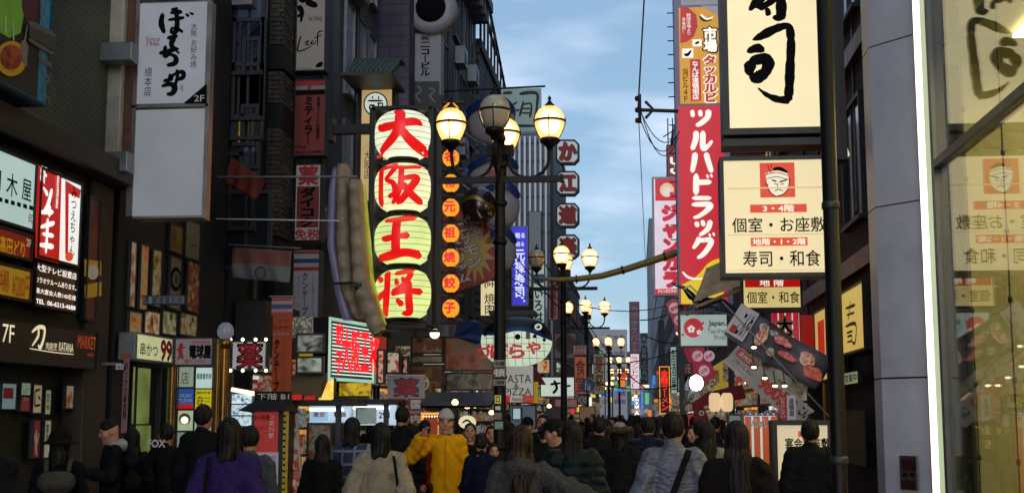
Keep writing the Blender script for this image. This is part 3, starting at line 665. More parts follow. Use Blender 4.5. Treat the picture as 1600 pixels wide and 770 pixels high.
fl = bpy.data.objects['flag.001']; c0 = at(407, 426, 17.93) - fl.location
m = MB()
for k in range(24):
    a1 = 2 * math.pi * k / 24; a2 = 2 * math.pi * (k + 1) / 24; r1, r0 = .085, .07
    m.quad(*[(c0.x + r * math.cos(w), c0.y, c0.z + r * 1.1 * math.sin(w)) for r, w in ((r0, a1), (r1, a1), (r1, a2), (r0, a2))])
    m.quad(*[(c0.x + r * math.cos(w), c0.y, c0.z + r * 1.1 * math.sin(w)) for r, w in ((.01, a1), (.07, a1), (.07, a1 + .03), (.01, a1 + .1))])
m.build('wheel_emblem', pm('flag navy', '#1a2440', .8), fl)
# orange vertical banner
s = Sign('thai_banner', 'tall orange vertical banner with a small Thai flag at the top and dark Japanese letters', 'banner', (424, 464, 458, 616), Y=14.5, depth=.01, face=pm('orange banner cloth', '#a8441e', .75, var=.15), back=False, rim=None, rimw=0)
s.rect((424.5, 465, 457.5, 492), pm('dull white print', '#98938c', .5), 'flag_patch')
for a_, b_, c_ in ((466, 470, redp), (475, 482, pm('thai blue', '#26386a', .5)), (487, 491, redp)): s.rect((425, a_, 457, b_), c_, 'stripe')
s.t('タイ国料理専門', (430, 498, 452, 502), pm('olive ink', '#5a4a10', .5)); s.t('クンテープ', (428, 508, 450, 514), bk, bold=.02); s.t('LUNCH', (429, 519, 453, 524), pm('dull white print', '#98938c', .5))
s.t('クンテープ', (428, 530, 438, 610), bk, True, .04); s.t('タイ料理のランチ営業中', (441, 528, 447, 608), pm('olive ink', '#5a4a10', .5), True, .01)
s.e.children[0].modifiers.new('t', 'SOLIDIFY').thickness = .002
pole(421, 463, 462, 463, 14.48, .01, steel, 'short rod at the top of the orange Thai banner', 'banner_pole')
s = Sign('basement_sign', 'small black sign with white characters 下階 B1 below the orange banner', 'sign', (398, 611, 455, 627), Y=14.4, depth=.05, face=pm('gloss black panel', (.012, .012, .012), .2, var=0), rim=black, rimw=.005)
s.t('下階 B1', (402, 614, 452, 624), white, bold=.0)
# white 薬 sign with lamps
s = Sign('pharmacy_lightbox', 'grey white sign with red 薬 and small lamps around, left of the orange banner', 'sign', (361, 532, 418, 578), Y=17.5, depth=.12, face=em('dim white lightbox b', '#b0b0b0', .5), rim=dgrey, rimw=.02)
s.t('薬', (370, 535, 411, 576), bk, bold=.045); s.t('薬', (372, 537, 409, 574), redp, bold=.015)
bulb = em('bulb white', '#fff2c8', 3.5, var=.1)
for y in (531, 579):
    for x in (365, 384, 404, 420):
        lx, ly = s.l(x, y); MB().lathe([(0, -.02), (.02, -.014), (.025, 0), (.02, .014), (0, .02)], 8, (lx, ly, .14)).build('bulb', bulb, s.e)
        MB().tube([(lx, ly, 0), (lx, ly, .12)], .008, 5).build('lamp_arm', dgrey, s.e)
# ------------------------------------------------------------------ lantern rack of the gyoza restaurant
YL = 19.0
rk = Sign('lantern_rack', 'black steel rack holding four big lit lanterns one above another', 'rack', (583, 174, 681, 512), Y=YL + .25, depth=.1, face=None, rim=None, back=False)
m = MB(); W2, H = rk.w / 2, rk.h
m.bb((-W2 - .03, 0, -.3), (-W2 + .06, H, .35)).bb((W2 - .06, 0, -.3), (W2 + .03, H, .35)).bb((-W2, H - .06, -.3), (W2, H + .02, .35)).bb((-W2 + .06, -.04, -.3), (W2 - .06, .04, .3))
m.build('frame', black, rk.e, bevel=.01)
LC = [(213, '#eef3d2', '大'), (295, '#f0f0bb', '阪'), (377, '#dff09a', '王'), (460, '#e0f098', '将')]
for i in range(5):
    y = [172, 253, 335, 418, 503][i]
    if 0 < i < 4:
        ly = rk.l(630, y)[1]; MB().bb((-W2 + .06, ly - .035, -.25), (W2 - .06, ly + .035, .0)).build('shelf_bar', black, rk.e)
red_glow = em('lantern red paint', '#e01414', .95, var=.08)
STR = {
 '大': ((560, 0, 2.962), [[(108, 597, 12), (130, 614, 36), (200, 605, 30), (280, 588, 34), (314, 602, 12)], [(182, 530, 14), (212, 548, 42), (213, 600, 38), (196, 650, 36), (150, 697, 30), (82, 734, 10)], [(214, 612, 30), (250, 662, 36), (300, 706, 42), (350, 728, 22)]]),
 '阪': ((560, 240, 2.962), [[(118, 72, 26), (122, 150, 22), (118, 255, 26)], [(118, 84, 20), (190, 72, 26), (172, 112, 20), (150, 140, 16), (185, 160, 22), (196, 205, 26), (160, 222, 14)],
        [(205, 84, 22), (250, 82, 18), (302, 70, 24)], [(222, 82, 22), (222, 160, 24), (205, 215, 22), (178, 252, 14)], [(225, 140, 18), (290, 130, 26), (268, 180, 28), (225, 235, 24), (198, 252, 10)], [(230, 160, 22), (262, 205, 30), (308, 246, 26)]]),
 '王': ((560, 240, 2.962), [[(138, 320, 20), (200, 318, 26), (278, 303, 34)], [(128, 404, 12), (150, 410, 26), (200, 402, 22), (258, 396, 28)], [(200, 318, 34), (198, 400, 36), (197, 476, 36)], [(98, 492, 18), (160, 488, 32), (240, 474, 30), (304, 484, 32)]]),
 '将': ((560, 240, 2.962), [[(150, 552, 28), (156, 620, 26), (150, 700, 28), (138, 756, 22)], [(98, 573, 14), (128, 600, 26)], [(80, 702, 18), (118, 672, 26), (150, 648, 20)], [(190, 566, 18), (248, 550, 26), (270, 538, 16)], [(196, 590, 12), (206, 618, 22)], [(226, 582, 12), (236, 606, 20)],
        [(266, 560, 22), (234, 620, 24), (180, 652, 16)], [(178, 662, 20), (240, 648, 22), (312, 650, 28)], [(256, 600, 24), (258, 680, 28), (256, 740, 26), (222, 750, 12)], [(203, 686, 18), (228, 712, 26)]])}
nm = ['topmost', 'second', 'third', 'lowest']
wire = pm('thin lantern wire', '#2c2f1c', .6, var=0)
for i, (cy, c, ch) in enumerate(LC):
    cen = at(631, cy, YL); RR = 46.5 / F * YL * 1.006; HH = 38.5 / F * YL
    e = empty('big_lantern', (cen.x, YL, cen.z - HH - .03), 'big glowing lantern with a red brush 「%s」, %s of the four in the black rack' % (ch, nm[i]), 'lantern', group='big lanterns in the black rack')
    prof = lambda z: RR * max(0.0, 1 - abs(z / HH / 1.1) ** 2.9) ** .5
    P = [(prof(-HH + 2 * HH * k / 28), -HH + 2 * HH * k / 28) for k in range(29)]
    zo = HH + .03
    MB().lathe([(r, z + zo) for r, z in P], 40).build('shade', em('lantern paper %d' % i, c, (.95, .95, .9, .9)[i], var=.14, scale=2.2), e)
    w = MB()
    for k in range(1, 8):
        z = -HH + 2 * HH * k / 8; r = prof(z) + .006
        w.tube([(r * math.cos(2 * math.pi * q / 32), r * math.sin(2 * math.pi * q / 32), z + zo) for q in range(33)], .0032, 4, caps=False)
    w.build('hoop_wires', wire, e)
    r0 = prof(HH)
    MB().lathe([(r0 + .02, zo + HH - .015), (r0 + .02, zo + HH + .03)], 28).build('cap', black, e)
    MB().lathe([(r0 + .02, zo - HH - .03), (r0 + .02, zo - HH + .015)], 28).build('base_ring', black, e)
    T, st = STR[ch]; mb = MB()
    for q, s_ in enumerate(st):
        pts = [((((T[0] + u / T[2]) - 631) / F * YL), (cy - (T[1] + v / T[2])) / F * YL, w_ / T[2] / F * YL * 1.2) for u, v, w_ in s_]
        ribbon(mb, pts, lambda x, y: math.sqrt(max(0, prof(max(-HH, min(HH, y))) ** 2 - x * x)), zoff=.014 + q * .0008, n=6, across=6)
    mb.v = [(x, -z, y + zo) for x, y, z in mb.v]
    mb.build('brush_character', red_glow, e)
# small lanterns to the right
sr = Sign('small_lantern_rail', 'black ladder-like rail carrying eight little orange lanterns beside the big ones', 'rack', (683, 150, 724, 506), Y=YL + .1, depth=.1, face=None, rim=None, back=False)
m = MB(); W2, H = sr.w / 2, sr.h
m.bb((-W2, 0, -.1), (-W2 + .07, H, .1))
for y in (161, 206, 226, 265, 306, 345, 384, 424, 462, 500): ly = sr.l(700, y)[1]; m.bb((-W2 + .07, ly - .02, -.06), (W2 + .02, ly + .02, .06))
m.build('frame', black, sr.e)
lo = em('small lantern orange', '#f7a32a', .95, var=.1)
for i, (cy, ch) in enumerate(((175, '大'), (247, '名'), (287, '物'), (325, '元'), (365, '祖'), (403, '焼'), (443, '餃'), (482, '子'))):
    cen = at(704.5, cy, YL - .1); r = 13.5 / F * YL; h = 14 / F * YL
    e = empty('small_lantern', (cen.x, YL - .1, cen.z - h), 'little orange lantern with red character 「%s」 on the black rail' % ch, 'lantern', group='small orange lanterns on the rail'); e['label'] = 'little orange lantern with red %s, %s from the top of the black rail' % (ch, ['first', 'second', 'third', 'fourth', 'fifth', 'sixth', 'seventh', 'lowest and eighth'][i])
    MB().lathe([(r * max(.42, (1 - abs(k / 8) ** 2.2) ** .5), h + h * k / 8) for k in range(-8, 9)], 20).build('shade', lo, e)
    MB().lathe([(r * .42, -.02), (r * .42, .02)], 14).build('base_ring', black, e)
    MB().lathe([(r * .42, 2 * h - .02), (r * .42, 2 * h + .03)], 14).build('cap', black, e)
    t = put_text(ch, 0, 0, r * 1.25, h * 1.15, r + .012, red_glow, e, bold=.05, name='character'); t['_std'] = h
# bracket arm
a, b = at(513, 211, YL + .3), at(586, 194, YL + .3)
o = MB().bb((0, -.06, 0), (b.x - a.x, .06, b.z - a.z)).bb((0, -.12, -.12), (.1, .12, .25)).build('bracket_arm', black, bevel=.01); o.location = a; tag(o, 'black steel arm holding the lantern rack off the building', 'bracket')
# giant gyoza: two pleated slabs, a lilac shell edge, a glowing lime back
gy = empty('giant_gyoza', at(560, 530, 18.6), 'giant pleated dumpling sculpture hanging left of the lanterns, lilac edged', 'sculpture')
def slab(L_, R_, y, th, name, mat, wr=0, seed=0, n=40):
    m = MB(); g = gy.location; rnd = random.Random(seed); prof = []
    for k in range(n + 1):
        t = k / n; xl = np.interp(t, [q[0] for q in L_], [q[1] for q in L_]); xr = np.interp(t, [q[0] for q in R_], [q[1] for q in R_])
        yl = np.interp(t, [q[0] for q in L_], [q[2] for q in L_]); yr = np.interp(t, [q[0] for q in R_], [q[2] for q in R_])
        a, b = at(xl, yl, y) - g, at(xr, yr, y) - g
        ph = wr * (.35 + .65 * abs(math.sin(t * 3.14159 * (7 + seed % 3)))) 
        ring = []
        for q in range(12):
            w = 2 * math.pi * q / 12; c, s_ = math.cos(w), math.sin(w)
            cx = math.copysign(abs(c) ** .6, c); sy = math.copysign(abs(s_) ** .6, s_)
            p = (a + b) / 2 + (b - a) / 2 * cx * (1 + rnd.uniform(-.03, .03)) + Vector((0, sy * (th + ph), rnd.uniform(-.006, .006)))
            ring.append(p)
        prof.append(ring)
    m.v = [tuple(p) for r_ in prof for p in r_]
    for i in range(n):
        for q in range(12): m.f.append((i * 12 + q, i * 12 + (q + 1) % 12, (i + 1) * 12 + (q + 1) % 12, (i + 1) * 12 + q)); m.m.append(0); m.s.append(True)
    m.f.append(tuple(range(12))); m.m.append(0); m.s.append(True); m.f.append(tuple(n * 12 + q for q in range(12))[::-1]); m.m.append(0); m.s.append(True)
    return m.build(name, mat, gy)
dough = pm('browned dumpling dough', '#a3937a', .55, var=.4, scale=5, bump=.5, bscale=14)
slab([(0, 528, 258), (.4, 527, 372), (.7, 533, 450), (1, 556, 498)], [(0, 545, 258), (.4, 548, 372), (.7, 553, 450), (1, 566, 498)], 18.6, .1, 'dough_slab', dough, .10, 1)
slab([(0, 547, 281), (.35, 550, 372), (.62, 553, 440), (.8, 563, 482), (1, 584, 527)], [(0, 564, 281), (.35, 571, 372), (.62, 577, 440), (.8, 590, 476), (1, 602, 515)], 18.45, .12, 'dough_slab', dough, .12, 2)
slab([(0, 565, 290), (.4, 571, 380), (.65, 578, 440), (1, 596, 512)], [(0, 570, 290), (.4, 579, 380), (.65, 583, 435), (1, 603, 505)], 18.7, .1, 'lime_back', em('lime lit back', '#a6a82a', .5, var=.4, scale=6), .02, 3)
slab([(0, 521, 262), (.15, 514, 300), (.45, 512, 385), (.75, 524, 460), (1, 536, 500)], [(0, 530, 262), (.15, 527, 300), (.45, 525, 385), (.75, 540, 460), (1, 552, 500)], 18.65, .08, 'shell_edge', pm('lilac shell', '#8d86a8', .35, var=.15), 0, 4)
a, b = at(520, 443, 18.3), at(560, 441, 18.3)
o = MB().tube([(0, 0, 0), b - a], .02, 8).box(b - a, (.12, .12, .14)).tube([(.35, 0, .1), (.38, 0, -.14)], .04, 6).build('clamp_arm', black); o.location = a; tag(o, 'black arm with a clamp box across the lower front of the dumpling', 'bracket')
# tiled roof and beige lit sign
rf = empty('roofed_sign', at(590, 310, 20.2), 'tall beige lit sign under a little green tiled roof, marked 大阪店', 'sign')
g = rf.location
def RP(px, py, Y=20.2): return at(px, py, Y) - g
rg = pm('green roof tile', '#2f4740', .5, var=.3, scale=8)
for r in range(6):
    for k in range(10):
        x0, x1 = 556 + k * 7.1, 556 + (k + 1) * 7.1; y0, y1 = 99 + r * 5.6, 99 + (r + 1) * 5.6 + 1
        a, b = RP(x0 + .4, y1), RP(x1 - .4, y0); d0 = .12 * r
        if r == 0 and k == 0: tile = None
        mm = MB().box((0, 0, 0), (b.x - a.x, .1, b.z - a.z), M=Matrix.Rotation(R(-8), 3, 'X'))
        if tile is None: tile = mm.build('roof_tile', rg, rf, bevel=.006); o = tile
        else: o = tile.copy(); COL.objects.link(o); o.name = 'roof_tile'
        o.location = ((a.x + b.x) / 2, -.12 - d0, (a.z + b.z) / 2)
a, b = RP(553, 139), RP(629, 97)
MB().bb((a.x, -.1, b.z), (b.x, .25, b.z + .05)).bb((a.x, -.95, a.z - .03), (b.x, .25, a.z + .02)).build('roof_frame', pm('dark green trim', '#1c2a27', .5), rf)
a, b = RP(563, 310), RP(613, 140)
MB().bb((a.x, 0, a.z), (b.x, .25, b.z)).build('lit_face', em('beige lightbox', '#cdae78', .68), rf)
MB().bb((a.x - .06, -.03, a.z), (a.x, .28, b.z)).bb((b.x, -.03, a.z), (b.x + .06, .28, b.z)).build('frame', black, rf)
class On(Sign):
    """lettering and shapes laid on a plane of an existing thing (its Empty has no rotation)"""
    def __init__(s, thing, Y=None, X=None, yaw=None, anchor=(800, 385), name='printed_face'):
        if yaw is None: yaw = 0 if X is None else (90 if X < 0 else -90)
        s.yaw = R(yaw); s.n = Vector((math.sin(s.yaw), -math.cos(s.yaw), 0)); s.u = Vector((math.cos(s.yaw), math.sin(s.yaw), 0))
        s.p = at(*anchor, Y) if X is None else atX(*anchor, X); s.o = s.p.copy()
        M = Matrix(((s.u.x, 0, s.n.x, s.o.x), (s.u.y, 0, s.n.y, s.o.y), (0, 1, 0, s.o.z), (0, 0, 0, 1)))
        e = bpy.data.objects.new(name, None); COL.objects.link(e); e.parent = thing
        e.matrix_local = Matrix.Translation(-thing.location) @ M
        s.e = e; s.z = .004; s.w = s.h = 1
f = On(rf, Y=20.18, anchor=(588, 200))
f.disc((587, 163), 19, bk); f.disc((587, 163), 17, em('emblem white', '#dfe9df', .7)); f.brush([[(575, 158, 3), (598, 158, 3)], [(578, 165, 3), (585, 165, 3)], [(578, 171, 3), (585, 171, 3), (585, 165, 2)], [(578, 165, 2), (578, 171, 3)], [(590, 162, 3), (599, 162, 2)], [(592, 162, 2), (591, 172, 3)], [(598, 162, 2), (598, 172, 2)], [(589, 168, 3), (600, 168, 2)], [(582, 151, 2), (583, 155, 2)], [(592, 151, 2), (592, 156, 2)]], bk); f.t('大阪店', (569, 236, 579, 280), bk, True, .0)
# red neon billboard of the restaurant, turned a little towards the camera
s = Sign('neon_billboard', 'lit billboard of pale green tubes with huge red letters 餃子 大阪王将 below the dumpling', 'billboard', (512, 507, 584, 594), Y=19.5, yaw=79, depth=.25, face=em('dark green backing', '#1c3a34', .3), rim=em('pale green tube frame', '#a8d8c0', .8), rimw=.05, casem=black)
tubem = em('pale green tube', '#dcf4ea', 1.15, var=.05)
m = MB()
for k in range(15):
    y = .1 + (s.h - .2) * k / 14; m.tube([(-s.w / 2 + .08, y, .03), (s.w / 2 - .08, y, .03)], .0085, 5)
m.build('light_tubes', tubem, s.e); s.z = .07
rn = em('red neon', '#f0101e', 1.5, var=.1)
hw = s.w / 2
for tx, x, y, w, h in (('餃', -.90, .74, .24, .30), ('子', -.90, .30, .24, .30), ('大', -.60, .5, .28, .62), ('阪', -.2, .5, .28, .6), ('王', .22, .5, .28, .56), ('将', .66, .49, .34, .56)):
    put_text(tx, x * hw + .12, y * s.h, w * hw * 1.3, h * s.h * 1.08, .09, rn, s.e, bold=.045, name='neon_letter')
a = s.o
# glowing lamp-lit canopy corner and small orange lantern sign under it
s = Sign('lit_menu_lantern', 'glowing orange menu box tilted under the neon billboard', 'sign', (497, 590, 523, 626), Y=18.8, depth=.12, face=photo_mat('glowing menu', ['#c84a10', '#e89a20', '#f0c860'], 5, .8, 8), rim=black, rimw=.01)
s = Sign('yellow_awning_board', 'yellow lit board with faded letters right of the glowing menu box', 'sign', (530, 598, 580, 618), Y=19.4, depth=.1, face=photo_mat('mustard lit print', ['#5a4a08', '#b09010', '#c8a818', '#8a7010'], 5, .5, 70), rim=None, rimw=0)
s = Sign('ribbed_wall_panel', 'pale ribbed wall panel below the yellow board', 'wall', (524, 612, 575, 640), Y=19.6, depth=.1, face=None, casem=pm('pale ribbed metal', '#8a8a70', .5, var=.2))
rib = MB()
for k in range(14): rib.bb((-s.w / 2 + k * s.w / 14, 0, 0), (-s.w / 2 + (k + .5) * s.w / 14, s.h, .02))
rib.build('ribs', pm('pale ribbed metal', '#8a8a70'), s.e)
def awning(name, label, box, Y, dep, mat, slope=.25):
    a, b = at(box[0], box[3], Y), at(box[2], box[1], Y)
    e = MB(); h = b.z - a.z
    e.add([(0, 0, h + slope), (b.x - a.x, 0, h + slope), (b.x - a.x, -dep, h), (0, -dep, h), (0, -dep, 0), (b.x - a.x, -dep, 0), (0, 0, h + slope - .05), (b.x - a.x, 0, h + slope - .05)], [(0, 1, 2, 3), (3, 2, 5, 4), (0, 3, 4, 6), (1, 7, 5, 2), (6, 4, 5, 7)])
    o = e.build(name, mat); o.location = a; return tag(o, label, 'awning')
awning('awning', 'battered tan awning under the lit billboard lit by a warm lamp', (470, 600, 520, 622), 19, .7, pm('tan awning', '#6b5a3a', .7, var=.4), .3)
# ------------------------------------------------------------------ the grey façades and signs beyond
b4 = block('glass_stair_building', 'grey building behind the roofed sign with tall black glass strips', -12, XL + .2, 24.3, 28, 24, pm('grey concrete', (.10, .105, .11), .7, var=.25, scale=.8))
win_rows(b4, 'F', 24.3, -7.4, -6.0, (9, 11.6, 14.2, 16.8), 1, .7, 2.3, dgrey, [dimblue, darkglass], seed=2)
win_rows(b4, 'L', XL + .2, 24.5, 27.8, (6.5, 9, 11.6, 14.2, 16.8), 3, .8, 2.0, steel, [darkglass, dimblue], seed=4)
b4b = block('lilac_tile_building', 'narrow lilac tiled building between the black glass strips and the ring emblem tower', -12, XL + .9, 28.2, 31, 22, z0=6, mat=brick_mat('lilac tile', '#6c6678', '#645f74', '#4a4654', 'XZ', .5, .25, .01, .2))
s = Sign('niko_building_sign', 'silver tower sign with a black disc at its top and black letters ㈱二コービル', 'sign', (640, 52, 689, 176), Y=29, depth=.5, face=None, rim=None, casem=pm('satin grey panel', '#a6a8ac', .45, 0, var=.2))
s.rect((642, 55, 687, 124), pm('light grey panel', '#a4a6a8', .5, var=.1)); s.t('㈱', (658, 56, 671, 64), bk); s.t('二コービル', (657, 66, 672, 119), bk, True, .04)
s.rect((642, 127, 687, 172), pm('dark navy panel', '#15171d', .4)); s.brush([[(652, 134, 3), (658, 142, 3), (650, 150, 3), (658, 160, 3)], [(670, 138, 3), (680, 142, 2), (672, 150, 3), (680, 160, 3)]], pm('pale script', '#7c8088', .5), wk=1)
cx, cy = s.l(675, 16)
MB().lathe([(.05, -.25), (.56, -.25), (.6, -.2), (.6, .15), (.45, .2), (.05, .2)], 40, (cx, cy, 0), axis='Z').build('ring_plate', pm('satin grey panel', '#8b8d92'), s.e)
MB().lathe([(0, .24), (.34, .24), (.36, .2)], 32, (cx, cy, 0)).build('black_disc', bk, s.e)
MB().bb((s.l(640, 0)[0], s.l(0, 52)[1], -.3), (s.l(668, 0)[0], s.l(0, -30)[1], .1)).build('shoulder', pm('satin grey panel', '#8b8d92'), s.e)
MB().bb((-s.w / 2 - .45, s.l(0, 46)[1], -.2), (-s.w / 2, s.l(0, 30)[1], .0)).build('arm', steel, s.e)
b5 = block('ornate_roof_building', 'tall weathered building with an ornate cornice against the sky', -13, XL + .2, 31.2, 46, 16.5, pm('weathered stone', (.13, .13, .13), .7, var=.4, scale=1.2, bump=.3, bscale=8))
win_rows(b5, 'L', XL + .2, 31.5, 45.5, (6, 9, 12, 14.8), 7, 1.2, 2.0, darkglass and dgrey, [darkglass, dimblue, darkglass], seed=5)
m = MB(); g = b5.location
for k in range(16): m.bb((XL + .2 - g.x, 31.6 + k * .9 - g.y, 15.9), (XL + .75 - g.x, 32.0 + k * .9 - g.y, 16.5))
m.bb((XL + .2 - g.x, 31.2 - g.y, 16.45), (XL + .85 - g.x, 46 - g.y, 16.8)).build('cornice', pm('weathered stone', 'x'), b5)
m = MB(); rnd = random.Random(9)
for k in range(26):
    y = 32 + k * .54; m.tube([(XL - .2 - g.x, y - g.y, 16.8), (XL - .2 + rnd.uniform(-.3, .5) - g.x, y + rnd.uniform(-.4, .4) - g.y, 17.2 + rnd.uniform(0, 1.3))], .05, 5)
for z in (17.2, 17.7): m.tube([(XL - g.x, 31.5 - g.y, z), (XL - g.x, 45.8 - g.y, z)], .04, 5)
m.build('roof_railing', pm('dark rust', '#2c2320', .7), b5)
b6 = block('perforated_grey_building', 'grey building with a finely perforated wall behind the pufferfish signs', -14, XL + .3, 46.2, 58, 15.2, brick_mat('perforated grey wall', (.17, .17, .185), (.15, .15, .17), (.035, .035, .04), 'YZ', .5, .3, .07, .8))
m = MB(); g = b6.location
m.tube([(XL + .3 - g.x, 46.6 - g.y, 15.2), (XL + .3 - g.x, 46.6 - g.y, 20.3)], .05, 6)
for k in range(9): m.tube([(XL + .3 - g.x, 46.6 + k * 1.2 - g.y, 15.2), (XL + .3 - g.x, 46.6 + k * 1.2 - g.y, 18.6 - k * .3)], .05, 5)
m.tube([(XL + .3 - g.x, 46.6 - g.y, 18.6), (XL + .3 - g.x, 56.2 - g.y, 16.0)], .06, 6); m.tube([(XL + .3 - g.x, 46.6 - g.y, 17.4), (XL + .3 - g.x, 52 - g.y, 16.6)], .06, 6)
m.build('roof_scaffold', pm('dark rust', '#2c2320', .7), b6)
b7 = block('louvred_tower', 'flat topped grey tower with thin vertical white louvres left of the octagonal letter boxes', -20, -5.15, 80, 96, 19.4, pm('blue grey wall', (.10, .12, .15), .6, var=.2))
lv = pm('white louvre', (.46, .49, .50), .5, var=.1); fin = None; g = b7.location
for k in range(24):
    if fin is None: fin = MB().bb((0, -.3, 4), (.13, 0, 19.2)).build('louvre', lv, b7); o = fin
    else: o = fin.copy(); COL.objects.link(o)
    o.location = (-5.28 - k * .335 - g.x, 80 - g.y, 0)
m = MB()
for z in np.arange(5, 19.6, 1.15): m.bb((-13.2 - g.x, 79.85 - g.y, z), (-5.15 - g.x, 79.9 - g.y, z + .1))
m.build('cross_rails', pm('blue grey rail', (.06, .07, .09), .6), b7)
b7b = block('mid_left_building', 'low dark building between the perforated wall and the louvred tower', -14, XL + .3, 58.3, 79.5, 8, darkwall2)
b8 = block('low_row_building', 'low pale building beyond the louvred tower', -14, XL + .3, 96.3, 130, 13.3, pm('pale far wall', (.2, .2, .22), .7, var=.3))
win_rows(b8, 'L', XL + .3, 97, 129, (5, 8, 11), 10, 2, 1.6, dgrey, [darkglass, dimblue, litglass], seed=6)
# air conditioners and pipes on the old façades
def clutter(b, X, ys, zs, d=1, seed=0):
    rnd = random.Random(seed); g = b.location; ac = None
    for z in zs:
        for y in ys:
            if rnd.random() < .35: continue
            if ac is None:
                ac = MB().bb((0, -.42, -.3), (.32, .42, .3)).lathe([(.0, .345), (.22, .345), (.24, .32)], 16, (0, 0, 0), axis='X').build('air_conditioner', steel, b, bevel=.01) if d > 0 else MB().bb((-.32, -.42, -.3), (0, .42, .3)).build('air_conditioner', steel, b, bevel=.01); o = ac
            else: o = ac.copy(); COL.objects.link(o)
            o.location = (X - g.x, y + rnd.uniform(-.3, .3) - g.y, z + rnd.uniform(-.2, .2))
    for y in ys[::2]:
        o = MB().tube([(X + .06 * d - g.x, y + .7 - g.y, 3.4), (X + .06 * d - g.x, y + .7 - g.y, zs[-1] + 1.5)], .045, 7).tube([(X + .06 * d - g.x, y + .7 - g.y, zs[0]), (X + .06 * d - g.x, y - .4 - g.y, zs[0] + .1)], .025, 6).build('drain_pipe', pm('old grey pipe', '#55524c', .6, var=.4), b)
clutter(b3, XL, [18.8, 21.6, 23], [5.1, 8.2, 11.3, 14], 1, 1); clutter(b4, XL + .2, [25, 27], [4.6, 10.3, 13], 1, 2); clutter(b5, XL + .2, [32.5, 35, 38, 41, 44], [4.4, 7.5, 10.5, 13.4], 1, 3); clutter(b1, XL, [10.5, 12.6], [6.0, 8.8], 1, 4)
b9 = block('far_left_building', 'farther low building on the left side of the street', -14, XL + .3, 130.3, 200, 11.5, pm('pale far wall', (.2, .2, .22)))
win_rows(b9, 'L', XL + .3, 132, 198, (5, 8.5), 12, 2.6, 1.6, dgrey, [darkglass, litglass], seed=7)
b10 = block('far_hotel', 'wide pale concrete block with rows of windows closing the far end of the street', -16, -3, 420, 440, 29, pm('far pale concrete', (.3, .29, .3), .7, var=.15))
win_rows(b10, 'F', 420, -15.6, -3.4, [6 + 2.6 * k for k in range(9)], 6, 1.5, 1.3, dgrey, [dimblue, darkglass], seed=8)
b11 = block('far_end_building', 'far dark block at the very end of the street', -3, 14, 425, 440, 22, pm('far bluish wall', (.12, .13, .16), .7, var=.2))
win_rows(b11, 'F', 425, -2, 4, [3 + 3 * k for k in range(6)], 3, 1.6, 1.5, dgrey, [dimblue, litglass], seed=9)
# ground floor shop fronts in the left row: lit interiors, panels, shutters
shopglow = [em('shop interior warm', '#d8923c', .9, var=.6, scale=2), em('shop interior white', '#c8d0c8', .9, var=.6, scale=2.5), em('shop interior red', '#8a2018', .5, var=.6, scale=3), em('shop interior amber', '#d8a030', .8, var=.6, scale=2)]
HB = [photo_mat('hanging board %d' % i, [c, c, '#2a1c14', '#b0a890'], 7, .22, 60 + i) for i, c in enumerate(('#8a2a1a', '#a09884', '#8a6a28', '#8a8478', '#7a1a28', '#a8a8a0'))]
GOODS = [photo_mat('shop goods %d' % i, c, 9, .15, i) for i, c in enumerate((['#3a1a10', '#8a3a20', '#c89a50'], ['#1a2a4a', '#5a7a9a', '#c8d0d8'], ['#4a1014', '#a82a2a', '#d8b8a0'], ['#1a3a20', '#6a8a4a', '#d0c890'], ['#2a2420', '#8a8270', '#d8d0b8']))]
def shopfront(label, side, y0, y1, h, glow, sg, seed=0):
    X = XL if side == 'L' else XR; d = 1 if side == 'L' else -1; rnd = random.Random(seed)
    e = empty('lit_shop', (X, (y0 + y1) / 2, 0), label, 'shop'); L_ = (y1 - y0) / 2
    MB().bb((.05 * d, -L_ + .1, .1), (.1 * d, L_ - .1, h - .5)).build('lit_interior', glow, e)
    MB().bb((.05 * d, -L_, h - .5), (.5 * d, L_, h + .3)).build('fascia', sg, e)
    MB().bb((.05 * d, -L_, 0), (.3 * d, -L_ + .15, h - .5)).build('jamb', black, e); MB().bb((.05 * d, L_ - .15, 0), (.3 * d, L_, h - .5)).build('jamb', black, e)
    m = MB()
    for z in (.5, .95, 1.4, 1.85, 2.25):
        m.bb((.1 * d, -L_ + .2, z - .04), (.42 * d, L_ - .2, z)); a = -L_ + .25
        while a < L_ - .4:
            w = rnd.uniform(.08, .3)
            if rnd.random() < .8: m.bb((.14 * d, a, z), (rnd.uniform(.3, .4) * d, a + w * .9, z + rnd.uniform(.12, .36)), rnd.randrange(1, 6))
            a += w
    m.build('goods', [dgrey] + GOODS, e, 'stuff')
    m = MB()
    for k in range(max(2, int(L_))): a = -L_ + (k + .5) * 2 * L_ / max(2, int(L_)); m.tube([(.3 * d, a - .25, h - .55), (.3 * d, a + .25, h - .55)], .025, 6)
    m.build('shelf_lights', em('shop tube', '#fff0c8', 2.5), e)
    for k in range(max(1, int(L_ * .8))):
        a = rnd.uniform(-L_ + .3, L_ - .3); zz = rnd.uniform(h - .4, h + .1); hh = rnd.uniform(.3, .8)
        hb = MB().bb((.5 * d, a - .03, zz - hh * .6), (.85 * d, a + .03, zz + .1)).build('hanging_board', rnd.choice(HB), e)

    return e
fc = [em('fascia red', '#a8201a', .5), em('fascia white', '#c8c8bc', .55), em('fascia yellow', '#b8981c', .5), em('fascia green', '#2a7a4a', .5), pm('fascia dark', '#1c1a1a', .5), em('fascia blue', '#2a4aa0', .5)]
